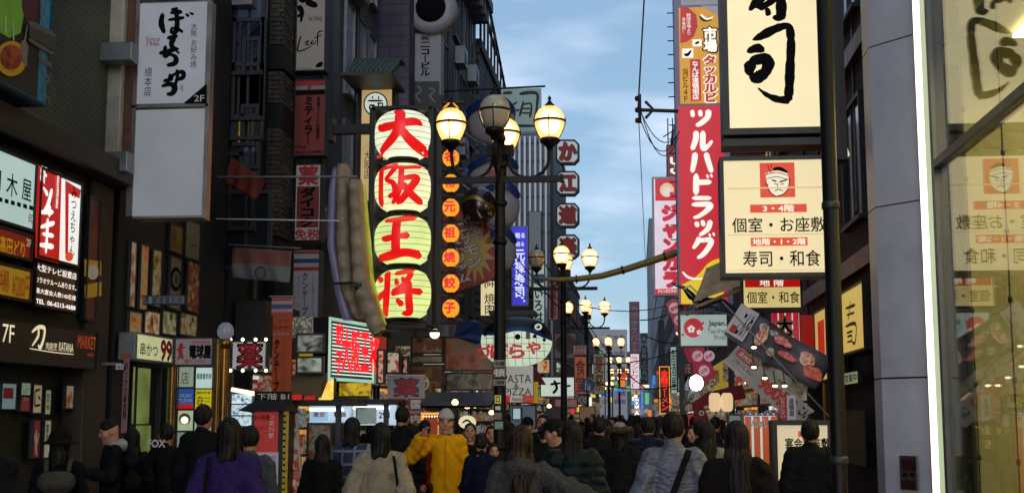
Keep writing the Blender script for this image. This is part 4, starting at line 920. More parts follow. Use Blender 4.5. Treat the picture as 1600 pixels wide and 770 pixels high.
sl = [(18.6, 20.6, 'drugstore front with white lit shelves, behind the menu kiosk', 1, 4), (20.8, 24, 'shop front below the neon billboard', 0, 2), (24.4, 28, 'shop front behind the white drugstore banner', 2, 0), (28.2, 33, 'dark restaurant front under the cafe food boards', 0, 4), (33.3, 38, 'shop front near the pufferfish lantern', 3, 1), (38.2, 44, 'shop front below the pasta sign', 1, 3), (44.3, 52, 'lit shop front left of the second lamp post', 0, 0), (52.3, 62, 'lit shop front beyond the second lamp post', 1, 1), (62.3, 78, 'distant lit shop front on the left row', 2, 2), (78.3, 96, 'farther lit shop front on the left row', 1, 0), (97, 130, 'far lit shop front on the left row', 0, 1), (131, 200, 'farthest lit shop front on the left row', 3, 2)]
for i, (a_, b_, l_, g_, s_) in enumerate(sl): shopfront(l_, 'L', a_, b_, 3.0, shopglow[g_], fc[s_], i)
# drugstore inside lights
for i, (x0, x1, y, l) in enumerate(((362, 416, 612, 'white tube light in the drugstore left of the menu kiosk'),)):
    a, b = at(x0, y - 4, 17.6), at(x1, y + 6, 17.6); o = MB().tube([(0, 0, 0), b - a], .03, 8).build('tube_light', em('tube white', '#fff4d0', 1.6)); o.location = a; tag(o, l, 'lamp')
s = Sign('drug_shelf', 'lit drugstore shelf of small bottles and packets seen left of the kiosk', 'shelf', (358, 612, 398, 668), Y=17.9, depth=.4, face=photo_mat('bottles on lit shelf', ['#1a3a6a', '#5a8ab8', '#b8d4e4', '#e8f4f4'], 14, .5, 6), rim=steel, rimw=.03)
for k in (630, 648): s.rect((359, k, 397, k + 2), steel, 'shelf_board', .05)
# ------------------------------------------------------------------ pufferfish signs, banners and boards in the middle
fw = pm('fish belly white', '#a8a4a6', .35, var=.15); fb = pm('fish blue back', '#1f3a78', .3, var=.2); fr = pm('fish red fin', '#9a2a24', .4)
def fugu(px, py, Y, w, h, label, i):
    c = at(px, py, Y); a = w / 2 / F * Y; b = h / 2 / F * Y
    e = empty('pufferfish_sign', (c.x, Y, c.z - b), label, 'sign', group='unlit pufferfish shapes on the perforated wall')
    P = [(a * (1 - abs(k / 8) ** 2.4) ** .5 * (1 - .12 * (k > 3)), b + b * k / 8) for k in range(-8, 9)]
    m = MB().lathe(P, 22); m.v = [(x, y * .45, z) for x, y, z in m.v]; m.build('belly', fw, e)
    m = MB(); vs = []
    ribbon(m, [(-a * 1.3, b * 1.15, b * .3), (-a * .8, b * 1.5, b * .32), (0, b * 1.86, b * .24), (a * .6, b * 1.78, b * .28), (a * 1.0, b * 1.35, b * .22)], lambda x, y: .5 * a * math.sqrt(max(.02, 1 - (x / a) ** 2)) + .04, across=4)
    m.v = [(x, -z, y) for x, y, z in m.v]; o = m.build('blue_back', fb, e); o.modifiers.new('t', 'SOLIDIFY').thickness = .08
    m = MB(); ribbon(m, [(-a * .1, b * 1.2, b * .3), (a * .02, b * .9, b * .35), (a * .05, b * .55, b * .15)], lambda x, y: .5 * a + .04); m.v = [(x, -z, y) for x, y, z in m.v]; m.build('side_fin', fr, e).modifiers.new('t', 'SOLIDIFY').thickness = .04
    MB().tube([(-a * 1.3, 0, b * .7), (-a * .7, 0, b * .2), (-a * .2, 0, -b * .02)], .03, 5).build('hanging_wire', steel, e)
for i, (px, py, w, h, l) in enumerate(((768, 190, 76, 76, 'topmost pale pufferfish sign behind the front street lamp globe'), (772, 277, 78, 72, 'second pufferfish sign from the top, behind the lamp crossbar'), (780, 322, 66, 74, 'third pufferfish sign from the top, right of the brown octopus head'), (780, 392, 54, 70, 'lowest pale pufferfish sign, right of the red museum board'))): fugu(px, py, 33, w, h, l, i)
# red takoyaki museum board, leaning
s = Sign('takoyaki_museum_board', 'leaning red board with a yellow burst and white katakana コナモンミュージアム', 'board', (690, 320, 775, 455), Y=28, depth=.3, face=None, rim=None, back=False)
rb = pm('vermilion board', '#a8281e', .45, var=.12)
q = [(690, 322), (757, 335), (778, 425), (776, 432), (712, 456), (690, 440)]
MB().prism([s.l(*p) for p in q], -.3, 0).build('board', rb, s.e)
star = []
for k in range(28):
    a = 2 * math.pi * k / 28; r = 1.0 if k % 2 else .55
    star.append((742 + 31 * r * math.cos(a) * 1.05, 393 + 52 * r * math.sin(a)))
star = [(min(774, x), y) for x, y in star]
s.poly(star, pm('burst yellow', '#c8a84a', .45, var=.1), 'burst')
wk_ = pm('kana white', '#d0ccc4', .45)
for dx, dz, mt_, bo in ((0, 0, bk, .09), (0, .002, wk_, .05)):
    s.t('コナモン', (723 + dx, 346, 746 + dx, 418), mt_, True, bo, rot=R(14), dz=dz)
    s.t('ミュージアム', (707 + dx, 355, 726 + dx, 442), mt_, True, bo, rot=R(14), dz=dz)
for i, ch in enumerate('道頓堀'): s.disc((741 + i * 4.2, 351 + i * 8.5), 5, wk_); s.t(ch, (738 + i * 4.2, 348 + i * 8.5, 744 + i * 4.2, 354 + i * 8.5), redp)
# brown dome head (octopus like, plain)
c = at(748, 320, 27.6); e = empty('octopus_head_sign', (c.x, 27.6, c.z - .4), 'glossy brown rounded octopus head model with gold trim above the red museum board', 'sculpture')
ob = pm('glossy brown lacquer', '#33261e', .2, var=.5, scale=3, coat=.5)
m = MB().lathe([(.0, -.02), (.22, .02), (.34, .14), (.4, .34), (.38, .52), (.28, .68), (.12, .78), (0, .8)], 20); m.v = [(x * 1.0, y * .8, z) for x, y, z in m.v]; m.build('head', ob, e)
gt = pm('tarnished gold', '#8a7440', .35, .6, var=.4, scale=8)
m = MB(); ribbon(m, [(-.36, .42, .05), (-.1, .52, .09), (.15, .42, .06), (.36, .3, .04)], lambda x, y: .33 * math.sqrt(max(.05, 1 - (x / .42) ** 2)) + .02); m.v = [(x, -z, y) for x, y, z in m.v]; m.build('headband', gt, e).modifiers.new('t', 'SOLIDIFY').thickness = .02
MB().tube([(.0, -.3, .2), (.1, -.36, .05), (.22, -.3, .02), (.3, -.2, .1)], [.09, .08, .06, .04], 8).tube([(-.2, -.28, .12), (-.28, -.3, -.02), (-.2, -.32, -.1)], [.08, .06, .03], 8).build('tentacles', ob, e)
MB().lathe([(0, -.1), (.08, -.1), (.1, -.02), (.08, .03)], 14, (.2, -.3, .3), axis='Y').build('snout', gt, e)
# 牛角 banner on a rod
pole(690, 143, 852, 135, 36, .03, black, 'long black rod from which the grey brush banner hangs', 'banner_pole')
s = Sign('yakiniku_banner', 'translucent grey green hanging banner with brush characters 牛角', 'banner', (783, 138, 846, 206), Y=36, depth=.01, face=em('grey green gauze', '#7d9a98', .38, var=.15), rim=None, rimw=0, back=False)
gz = pm('banner ink', '#22302f', .6, var=.2)
s.brush([[(786, 146, 5), (800, 145, 5)], [(812, 147, 6), (838, 146, 5), (839, 165, 4), (836, 190, 5)], [(784, 197, 5), (838, 197, 4)], [(797, 160, 4), (804, 178, 4), (798, 190, 3)], [(800, 165, 4), (808, 160, 3)], [(797, 175, 4), (812, 172, 3)], [(818, 158, 3), (812, 182, 4)], [(816, 164, 3), (830, 163, 3), (828, 184, 4)], [(816, 170, 3), (828, 170, 3)], [(815, 177, 3), (828, 177, 3)]], gz, rough=.5)
# crab restaurant letter boxes
for i, (y, ch, l) in enumerate(((237, 'か', 'topmost'), (286, '江', 'second'), (336, '道', 'third'), (385, '楽', 'lowest'))):
    s = Sign('letter_box_sign', 'white octagonal letter box with red %s, %s of four stacked against the sky' % (ch, l), 'sign', (868, y - 19, 905, y + 19), Y=44, depth=.35, face=None, rim=None, back=False, group='column of octagonal letter boxes')
    def oc(d, cut=7): x0, y0, x1, y1 = 868 + d, y - 19 + d, 905 - d, y + 19 - d; return [(x0 + cut, y0), (x1 - cut, y0), (x1, y0 + cut), (x1, y1 - cut), (x1 - cut, y1), (x0 + cut, y1), (x0, y1 - cut), (x0, y0 + cut)]
    MB().prism([s.l(*p) for p in oc(0)], -.35, 0).build('box', black, s.e)
    s.poly(oc(3, 5), em('pale letter box', '#b9c6c8', .55), 'face_panel')
    s.t(ch, (875.5, y - 12.5, 900.5, y + 13.5), pm('grey letter shadow', '#56585c', .5), bold=.07); s.t(ch, (874, y - 14, 899, y + 12), redp, bold=.07)
    if i == 0: MB().bb((-.62, -5.4, -.3), (-.52, s.h, -.1)).build('mast', black, s.e)
# blue violet lit sign, white kana sign, cream yakiniku sign
s = Sign('blue_noodle_sign', 'glowing blue violet vertical sign with white characters 元禄寿司', 'sign', (799, 353, 825, 478), Y=40, depth=.3, face=em('blue violet lightbox', '#3a3ad0', .9), rim=steel, rimw=.04)
bw_ = em('bluish white glow', '#d8e0ff', 1)
s.t('廻る', (805, 364, 820, 372), bw_, bold=.03); s.t('廻る', (806, 378, 819, 385), bw_, bold=.02); s.t('元禄寿司', (804, 390, 820, 466), bw_, True, .03); s.disc((819, 470), 1.5, bw_)
s = Sign('kana_sign', 'white vertical sign with blue head and black kana いろ behind the second lamp post', 'sign', (833, 391, 851, 505), Y=42, depth=.25, face=em('greenish white lightbox', '#a9c0b8', .6), rim=dgrey, rimw=.02)
s.rect((834, 392, 850, 402), pm('sky blue band', '#2a7ab0', .5)); s.rect((834, 428, 850, 442), pm('sky blue band', '#2a7ab0', .5)); s.t('いろは', (836, 452, 848, 503), bk, True, .03)
s = Sign('yakiniku_lightbox', 'cream lit vertical sign 焼肉 left of the tall lamp post, below the red board', 'sign', (750, 438, 782, 494), Y=31, depth=.3, face=em('cream lightbox b', '#ead9a8', .85), rim=dgrey, rimw=.02)
s.t('(叶)', (757, 440, 778, 450), pm('ochre print', '#5a4018', .5), bold=.03); s.t('焼肉', (757, 458, 773, 491), pm('ochre print', '#5a4018', .5), True, .01)
for i, (bx, Y, c, st, l, tx, tm) in enumerate((((690, 460, 716, 506), 24, '#5a1614', .3, 'dark red panel behind the lowest little orange lanterns', '', None), ((826, 330, 846, 420), 47, '#7d8b94', .3, 'pale slanted grey panel beneath the louvred tower', '', None), ((857, 440, 872, 500), 50, '#8a4a58', .45, 'faded pink vertical sign right of the white kana sign', '焼肉', redp))):
    s = Sign('wall_panel', l, 'sign', bx, Y=Y, depth=.2, face=em('wall panel %d' % i, c, st), rim=dgrey, rimw=.02)
    if tx: s.t(tx, (bx[0] + 3, bx[1] + 6, bx[2] - 3, bx[3] - 6), tm, True)
# big lit pufferfish lantern
YF = 23.0; c = at(807, 533, YF); A = 56 / F * YF; B = 39 / F * YF
e = empty('pufferfish_lantern', (c.x, YF, c.z - B), 'big lit pufferfish lantern, white belly with red kana ぼらや, blue and black back', 'lantern')
def fs(x, z): return .62 * A * math.sqrt(max(.0, 1 - abs(x / A) ** PW - ((z - B) / B) ** 2))
PW = 2.6
def fishy(zlo, zhi, mat, name, grow=1.0, x0=-1.0, x1=1.0, wave=0):
    m = MB(); nx, nz = 36, 14; vs = []
    for side in (-1, 1):
        base = len(m.v); g = []
        for i in range(nx + 1):
            x = A * math.sin((i / nx - .5) * math.pi) * .999; zm = B * math.sqrt(max(0, 1 - abs(x / A) ** PW))
            lo = max(-zm, zlo(x) - B); hi = min(zm, zhi(x) - B)
            if hi < lo: hi = lo
            for j in range(nz + 1):
                z = lo + (hi - lo) * j / nz; y = .62 * A * math.sqrt(max(0, 1 - abs(x / A) ** PW - (z / B) ** 2))
                g.append((x * grow, side * y * grow, z * grow + B))
        fcs = [(i * (nz + 1) + j, (i + 1) * (nz + 1) + j, (i + 1) * (nz + 1) + j + 1, i * (nz + 1) + j + 1) for i in range(nx) for j in range(nz)]
        m.add(g, fcs if side < 0 else [f[::-1] for f in fcs], 0, True)
    return m.build(name, mat, e)
edge = lambda x: B + B * (.30 + .10 * math.sin(x / A * 3.5 + .6) - .22 * max(0, x / A) )
top2 = lambda x: B + B * (.46 + .12 * math.sin(x / A * 3.5 + .6) - .24 * max(0, x / A))
fishy(lambda x: -9, edge, em('fish lantern white', '#cfe0c4', .8, var=.08), 'belly')
fishy(edge, top2, pm('fish lantern blue', '#1d3f86', .3, var=.15), 'blue_band', 1.004)
fishy(top2, lambda x: 99, pm('fish lantern black', '#0e1114', .3, var=.3), 'black_back', 1.008)
m = MB()
for k in range(1, 10):
    x = A * (-1 + 2 * k / 10); zm = B * math.sqrt(1 - abs(x / A) ** PW); p = []
    for j in range(17):
        z = -zm * .98 + (edge(x) - B + zm * .98) * j / 16; p.append((x, -.62 * A * math.sqrt(max(0, 1 - abs(x / A) ** PW - (z / B) ** 2)) - .006, z + B))
    m.tube(p, .004, 4, caps=False)
for z in (-.7, -.42, -.14, .1):
    p = []
    for j in range(29):
        x = A * .99 * (1 - z * z) ** (1 / PW) * (-1 + 2 * j / 28); p.append((x, -.62 * A * math.sqrt(max(0, 1 - abs(x / A) ** PW - z * z)) - .006, z * B + B))
    m.tube(p, .004, 4, caps=False)
m.build('hoop_wires', wire, e)
def onfish(name, polyfn, mat, off):
    m = MB(); polyfn(m); m.v = [(x, -(fs(x, z) + off), z) for x, z, _ in m.v]; return m.build(name, mat, e)
def fpx(px, py): q = at(px, py, YF) - e.location; return q.x, q.z
def dot(px, py, r, name, mat, off):
    cx, cz = fpx(px, py); rr = r / F * YF; m = MB(); n = 20
    vs = [(cx, cz, 0)] + [(cx + rr * math.cos(2 * math.pi * k / n), cz + rr * math.sin(2 * math.pi * k / n), 0) for k in range(n)]
    m.add(vs, [(0, k + 1, (k + 1) % n + 1) for k in range(n)]); m.v = [(x, -(fs(x, z) + off), z) for x, z, _ in m.v]; return m.build(name, mat, e)
for px, py, r in ((812, 528, 4.5), (838, 527, 3), (852, 532, 2.6), (791, 528, 3), (760, 523, 3.5), (748, 521, 3)): dot(px, py, r, 'spot', bk, .012)
ew = em('fish eye white', '#d8dcd0', .7); dot(843, 512, 5.5, 'eye_white', ew, .04); dot(843, 512, 2.8, 'pupil', bk, .06); dot(842, 511, 1, 'pupil_glint', ew, .08)
frd = em('fish lantern red print', '#b01018', .75)
for i, (ch, x0, x1) in enumerate((('づ', 750, 769), ('ぼ', 771, 797), ('ら', 800, 822), ('や', 826, 847))):
    (xa, za), (xb, zb) = fpx(x0, 560 - (i == 3) * 6), fpx(x1, 540 - (i == 3) * 4)
    t = put_text(ch, (xa + xb) / 2, (za + zb) / 2, xb - xa, zb - za, max(fs(x, z) for x in (xa, xb) for z in (za, zb)) + .03, frd, e, bold=.05, name='character'); t['_std'] = 0.0
cx, cz = fpx(828, 526)
MB().box((cx, -fs(cx, cz) - .03, cz), (.07, .06, .12)).build('side_fin', pm('fin tan', '#8a7a50', .5), e)
xt = -A
MB().add([(xt + .1, 0, B), (xt - .05, -.15, B * 1.75), (xt - .42, 0, B * 1.95), (xt - .5, .05, B * 1.2), (xt - .1, .15, B * .9)], [(0, 1, 2), (0, 2, 3), (0, 3, 4), (0, 4, 1), (1, 4, 3, 2)]).build('tail', pm('fish lantern blue', 'x'), e)
MB().bb((-A * .8, .1, 2 * B + .05), (A * .5, .9, 2 * B + .12)).build('hanging_frame', black, e)
# cafe and food picture boards under it
def pboard(box, Y, mat, label, extra=None, rim=None, em_=0, name='food_board', cat='board'):
    s = Sign(name, label, cat, box, Y=Y, depth=.08, face=mat, rim=rim or pm('dark board frame', '#2a2622', .5), rimw=.03)
    if extra: extra(s)
    return s
fA = photo_mat('crab feast photo', ['#1c1410', '#4a2c22', '#74584a', '#8a3a2c', '#9a8a78'], 3.2, .05, 9); fB = photo_mat('red crab photo', ['#2a1c16', '#6a3022', '#9a3a2a', '#a8604a', '#7c6a58'], 3.0, .06, 10); fC = photo_mat('cafe food photo', ['#120d0a', '#2c1c10', '#6a4818', '#8a6a28', '#5a2c18'], 3.6, .06, 11)
pboard((642, 525, 693, 553), 24, fA, 'wide crab dish picture board, top left of the boards under the hanging lamp')
pboard((642, 554, 693, 568), 24, photo_mat('pale seafood photo', ['#2a2418', '#6a6438', '#8a8468', '#a8a08c'], 3, .05, 12), 'thin pale seafood board just below the wide crab board')
pboard((694, 525, 772, 580), 24, fB, 'large board with a red crab picture left of the tall lamp post')
pboard((640, 569, 694, 626), 23.6, fC, 'dark cafe board with gold dishes and NAMESHIMA CAFE OSAKA along its top', lambda s: s.t('NAMESHIMA CAFE OSAKA', (643, 571, 692, 577), pm('olive gold print', '#8a8458', .5), bold=.03))
pboard((695, 581, 772, 610), 24, photo_mat('shellfish photo', ['#1a1612', '#4a443c', '#8a8070', '#6a6040'], 2.6, .05, 13), 'grey shellfish picture board below the red crab board')
s = Sign('round_shop_sign', 'white round shop sign half hidden behind the drugstore banner', 'sign', (650, 584, 670, 611), Y=21.3, depth=.08, face=None, rim=None, back=False); s.disc((658, 598), 13, em('dull round sign white', '#9aa08c', .35), 'disc_body', th=.08); s.brush([[(663, 588, 2), (667, 592, 2)], [(662, 596, 2), (669, 600, 2)], [(662, 606, 2), (668, 602, 2)]], bk)
s = Sign('cantilever_lamp', 'small warm hanging lamp glowing above the crab boards', 'lamp', (671, 514, 688, 524), Y=22, depth=.0, face=None, back=False)
MB().lathe([(.03, .11), (.1, .07), (.11, .05)], 16, (0, 0, 0), axis='Y').build('shade', black, s.e).rotation_euler = (0, 0, 0)
s.e.children[0].rotation_euler = (R(0), 0, 0)
MB().lathe([(0, -.035), (.07, -.02), (.085, .02), (.05, .04), (0, .045)], 16, (0, .03, 0), axis='Z').build('bulb', bulb, s.e)
# drugstore banner
s = Sign('drugstore_banner', 'white standing banner with red 薬 above orange squares reading 国 beside the beige sweater woman', 'banner', (605, 587, 664, 664), Y=20.6, depth=.01, face=pm('white vinyl', '#a8a6b0', .5, var=.06), rim=None, rimw=0, back=False)
s.t('薬', (616, 591, 654, 619), pm('banner blue', '#26305e', .5), bold=.055); s.t('薬', (617.5, 592.5, 652.5, 617.5), redp, bold=.02)
ora = pm('banner orange', '#a8481c', .5); s.rect((607, 622, 634, 662), ora); s.rect((637, 622, 662, 641), ora); s.rect((637, 645, 662, 663), ora)
s.rect((641, 624, 659, 639), pm('banner blue', 'x')); s.t('国', (643, 625, 657, 638), white, bold=.05); s.t('内', (643, 648, 657, 660), white, bold=.05)
s.t('薬', (612, 626, 630, 645), white, rot=R(10), bold=.02); s.t('最大', (610, 648, 632, 658), bk, rot=R(-6))
pole(605, 586, 664, 586, 20.6, .012, white, 'thin white rod along the top of the drugstore banner', 'banner_pole')
# pasta sign
s = Sign('pasta_pizza_sign', 'white sign reading PASTA & PIZZA with a red 2F strip, hanging below the pufferfish lantern', 'sign', (776, 571, 833, 628), Y=26, depth=.15, face=em('grey white lightbox', '#b4b4ac', .55), rim=None, rimw=0)
s.t('PASTA', (786, 585, 830, 598), bk, bold=.0); s.t('&', (803, 599, 811, 606), bk, bold=0); s.t('PIZZA', (789, 606, 830, 617), bk, bold=0)
s.rect((777, 617, 797, 628), redl); s.t('Amore', (800, 620, 815, 626), redp); s.rect((816, 617, 833, 628), redl); s.t('2F', (818, 619, 828, 627), white, bold=.02)
s = Sign('yellow_side_board', 'mustard yellow board edge glimpsed right of the pasta sign', 'sign', (830, 596, 841, 629), Y=26.4, depth=.1, face=em('mustard lit', '#b89a14', .5), rim=None, rimw=0)
s = Sign('magenta_awning_sign', 'dark pink slanted awning panel behind the pasta sign', 'awning', (830, 574, 851, 606), Y=28, depth=.4, face=None, back=False)
MB().prism([s.l(830, 572), s.l(834, 572), s.l(851, 600), s.l(832, 600)], -.5, 0).build('panel', pm('dark pink cloth', '#7a1c34', .6, var=.2), s.e)
# more small signs in the middle distance
mid = [('sign', (702 + 0, 640, 0, 0), 0)]
def small(name, label, box, Y, c, st, tx=None, tm=None, vert=False, rim=None, group=None, bold=.02, cat='sign'):
    s = Sign(name, label, cat, box, Y=Y, depth=.2, face=em('lightbox ' + c + str(st), c, st), rim=rim or dgrey, rimw=.025, group=group)
    if tx:
        x0, y0, x1, y1 = box; dx, dy = (x1 - x0) * .14, (y1 - y0) * .08; s.t(tx, (x0 + dx, y0 + dy, x1 - dx, y1 - dy), tm or bk, vert, bold)
    return s
s = small('white_brush_sign', 'white lit sign with a black brush mark left of the second lamp post foot', (844, 588, 898, 620), 36, '#c8d4c8', .8)
s.brush([[(866, 594, 4), (870, 606, 4), (864, 614, 4)], [(860, 600, 4), (876, 598, 3)], [(880, 596, 3), (884, 612, 4)], [(876, 604, 4), (892, 602, 3)]], bk)
s = small('pink_store_sign', 'pinkish lit store sign in front of the white brush sign', (866, 622, 903, 636), 35, '#9a4a50', .5, 'SALE', white)
s = small('round_wall_sign', 'beige round sign board between second lamp post and the crab letter boxes', (866, 520, 900, 560), 52, '#6a5f56', .25); s.disc((884, 538), 16, pm('beige disc', '#6e6258', .6, var=.1), th=.1)
small('orange_menu_banner', 'red and orange vertical banner with white top right of the second lamp post', (897, 556, 917, 616), 38, '#a84a1a', .5, '食堂', pm('ochre print', 'x'), True)
small('pale_red_banner', 'pale banner with small red characters above the orange banner', (895, 538, 917, 555), 38, '#8a7474', .35, '道頓堀\n商店会', redp)
small('white_lower_banner', 'small white banner KOIKE below the orange banner', (897, 617, 917, 632), 38, '#8a8480', .35, 'KOiKE')
small('green_yellow_banner', 'faded green and yellow banner beside the third lamp post', (927, 552, 945, 616), 45, '#7a8a6a', .35, '夏祭', redp, True)
small('karaoke_banner_sign', 'purple vertical sign カラオケバナナ beside the far right lamps', (984, 471, 999, 560), 70, '#5a3058', .4, 'カラオケバナナ', pm('cream letters', '#d0c090', .5), True)
small('round_top_sign', 'white glowing vertical sign with rounded ends and red letters below the purple sign', (985, 552, 999, 610), 69, '#e0d0dc', .9, 'ラウンドワン！', redl, True)
small('white_lit_pillar_sign', 'tall narrow white glowing sign low in the distance', (991, 622, 999, 660), 66, '#f0f0f0', 1.1, 'OMO', bk, True)
small('blue_small_sign', 'thin blue glowing sign beside the tall white far sign', (1001, 605, 1006, 648), 72, '#5a90e0', .9, 'カラオケ', white, True)
small('red_neon_frame_sign', 'vertical sign with red neon characters in an orange lit frame', (1031, 572, 1046, 646), 48, '#1a0c08', .3, '金龍ラーメン', em('red neon b', '#ff2818', 1.2), True, em('amber frame light', '#ff9a20', 1.2))
small('green_white_sign', 'white and green vertical sign above the red neon sign', (1048, 541, 1057, 615), 52, '#a8c8b8', .6, '居酒屋', pm('dark green print', '#1a4a2c', .5), True)
small('dark_vertical_sign', 'dark blue vertical sign with pale letters beside the rounded white sign', (1001, 520, 1012, 600), 78, '#1c2434', .3, 'AMERICAN', pm('pale letters', '#a0a8b8', .5), True)
small('cafe_sign', 'maroon sign reading CAFE over a white 7 panel, under the tax free sign', (1058, 566, 1082, 585), 25, '#6a1a26', .4, 'CAFE', white)
small('number_seven_sign', 'white panel with a black 7 under the maroon CAFE sign', (1058, 586, 1078, 612), 25, '#9aa0a8', .45, '7', bk)
rnd = random.Random(5)
for i in range(64):
    side = rnd.random() < .5; x = rnd.uniform(850, 990) if side else rnd.uniform(990, 1070); y = rnd.uniform(565, 640); Y = rnd.uniform(60, 170) if x < 985 or x > 1012 else rnd.uniform(170, 300)
    cn = rnd.choice(['golden', 'red', 'white', 'blue', 'orange', 'green']); c = dict(golden='#c8a848', red='#b83028', white='#d8d8c8', blue='#3a6ab0', orange='#c86a28', green='#4a9a6a')[cn]; w = rnd.uniform(4, 10); h = rnd.uniform(5, 18)
    small('distant_shop_sign', 'tiny %s lit shop sign far down the %s row, %s the lamps' % (cn, 'left' if side else 'right', 'level with' if y < 600 else 'below'), (x, y, x + w, y + h), Y, c, 1.25, group='tiny lit signs far down the street')
# round blue pedestrian sign
s = Sign('pedestrian_sign', 'round blue road sign with white walking figures on the third post', 'road sign', (907, 590, 930, 614), Y=38, depth=.03, face=None, back=False)
s.disc((918.5, 602), 12.3, white, 'rim_disc'); s.disc((918.5, 602), 11.5, pm('road sign blue', '#1c3c84', .4), 'blue_disc')
s.brush([[(916, 594, 3), (916.5, 596, 3)], [(916, 597, 4), (916, 603, 4)], [(915.5, 603, 2), (914.5, 609, 1.6)], [(916.8, 603, 2), (918, 609, 1.6)], [(921, 600, 2.4), (921.2, 601, 2.4)], [(921, 602.5, 3), (921, 606, 3)], [(920.8, 606, 2), (920, 610, 1.4)], [(921.6, 606, 1.6), (922.4, 610, 1.2)]], white, name='walking_figures')
# ------------------------------------------------------------------ street lamps
def shell_mat():
    m = bpy.data.materials.new('warm opal glass shell'); m.use_nodes = True; N = m.node_tree.nodes; L = m.node_tree.links; N.clear()
    o = N.new('ShaderNodeOutputMaterial'); x = N.new('ShaderNodeMixShader'); t = N.new('ShaderNodeBsdfTransparent'); e = N.new('ShaderNodeEmission')
    e.inputs[0].default_value = (1, .52, .16, 1); e.inputs[1].default_value = 1.35; x.inputs[0].default_value = .72
    L.new(t.outputs[0], x.inputs[1]); L.new(e.outputs[0], x.inputs[2]); L.new(x.outputs[0], o.inputs[0]); return m
glb = shell_mat(); hot = em('hot lamp bulb', '#ffdf9c', 9, var=0); glo = pm('unlit opal globe', '#b9ad98', .25, var=.05, coat=.5)
post_m = pm('brown black lamp post', '#0c0a09', .5, .1, var=.4, spec=.3)
def lamp(X, Y, label, unlit=(), full=True, h=0, n4=True):
    e = empty('street_lamp', (X, Y, 0), label, 'street lamp', group='street lamps down the middle of the street')
    HZ = 4.62
    m = MB().lathe([(.13, 0), (.13, .5), (.09, .6), (.075, .75), (.065, 3.2), (.06, 4.0), (.055, 4.75)], 14)
    for z in (1.2, 3.55, 4.0, 4.45): m.lathe([(.07, z), (.085, z + .02), (.085, z + .05), (.07, z + .07)], 14)
    m.lathe([(.05, 4.75), (.07, 4.8), (.02, 4.95), (0, 5.0)], 10)
    m.build('pole', post_m, e)
    MB().bb((-.74, -.035, 4.28), (.74, .035, 4.35)).build('crossbar', post_m, e)
    MB().bb((-.16, -.05, 4.6), (.16, .05, 4.72)).build('collar_block', post_m, e)
    for k in range(4):
        a = math.pi / 2 * k; dx, dy = math.cos(a) * .58, math.sin(a) * .58
        p = []
        for j in range(9):
            t = j / 8; w = math.pi * (1 - t); r = .24
            p.append((.33 + r * math.cos(w), 4.56 - (r * math.sin(w)) * .95))
        p = [(.09, 4.68)] + p + [(.58, 4.72)]
        MB().tube([(math.cos(a) * q, math.sin(a) * q, z) for q, z in p], .02, 7).build('arm', post_m, e)
        o = MB().lathe([(.03, 4.66), (.05, 4.7), (.11, 4.74), (.12, 4.78), (.10, 4.8)], 14).build('cup', post_m, e); o.location = (dx, dy, 0)
        P = [(.10, 4.79), (.135, 4.85), (.165, 4.93), (.178, 5.0), (.165, 5.07), (.13, 5.13), (.07, 5.17), (.03, 5.18)]
        g = MB().lathe(P, 20).build('globe', glo if k in unlit else glb, e); g.location = (dx, dy, 0)
        if k not in unlit: MB().lathe([(0, 4.84), (.07, 4.86), (.12, 4.92), (.14, 5.0), (.12, 5.07), (.07, 5.12), (0, 5.14)], 14).build('bulb', hot, g)
        c = MB().lathe([(.05, 5.17), (.06, 5.19), (.03, 5.22), (.012, 5.25), (.025, 5.27), (.0, 5.31)], 10).lathe([(.181, 4.985), (.186, 4.99), (.186, 5.005), (.181, 5.01)], 20)
        for q in range(4):
            w = q * math.pi / 2 + math.pi / 4 * 0 - math.pi / 2
            c.tube([(math.cos(w) * r, math.sin(w) * r, z) for r, z in ((.112, 4.8), (.145, 4.86), (.174, 4.94), (.186, 5.0), (.181, 5.04))] , .006, 4)
        c = c.build('band_and_finial', post_m, g)
    return e
lamps = [(-1.55, 14.6, 'nearest street lamp with four round globes, its front globe unlit', (3,)), (-1.55, 27.6, 'second street lamp from the camera, left globe unlit', (2,)), (-1.55, 40.4, 'third street lamp, behind the round blue pedestrian sign', ()), (-1.27, 60, 'fourth street lamp, its globes just above the crowd centre', ()), (-1.05, 80, 'fifth street lamp down the street', ()), (-1.3, 100, 'sixth street lamp down the street', ()), (-1.6, 120, 'seventh street lamp, tiny globes low in the distance', ()), (-2.6, 140, 'eighth street lamp, far cluster of globes left of the axis', ()), (-4, 165, 'farthest street lamp, lowest cluster of tiny globes', ())]
for X, Y, l, u in lamps: lamp(X, Y, l, u)
# stickers and plates on the nearest post
def sticker(box, mat, label, tx=None, tm=None, Y=14.5, vert=False):
    s = Sign('post_sticker', label, 'sticker', box, Y=Y, depth=.006, face=mat, rim=None, rimw=0, back=False)
    if tx: x0, y0, x1, y1 = box; s.t(tx, (x0 + 2, y0 + 2, x1 - 2, y1 - 2), tm or bk, vert)
    return s
sticker((771, 562, 791, 573), pm('sticker grey', '#8a8880', .5), 'pale grey name plate high on the nearest lamp post', '中座', Y=14.5)
sticker((770, 574, 791, 590), pm('sticker brown', '#5a3420', .5), 'brown plate below the grey name plate on the lamp post', '頓', white)
sticker((771, 592, 790, 602), pm('sticker grey', 'x'), 'lower pale grey plate on the nearest lamp post', '大劇場')
sticker((773, 617, 783, 630), em('sticker yellow', '#c8c81a', .35), 'yellow square sticker on the nearest lamp post', 'ロ')
sticker((774, 634, 782, 640), white, 'small torn white sticker under the yellow one')
sticker((772, 644, 784, 655), pm('sticker torn', '#8a7a70', .7, var=.5, scale=20), 'torn brownish sticker halfway down the visible lamp post')
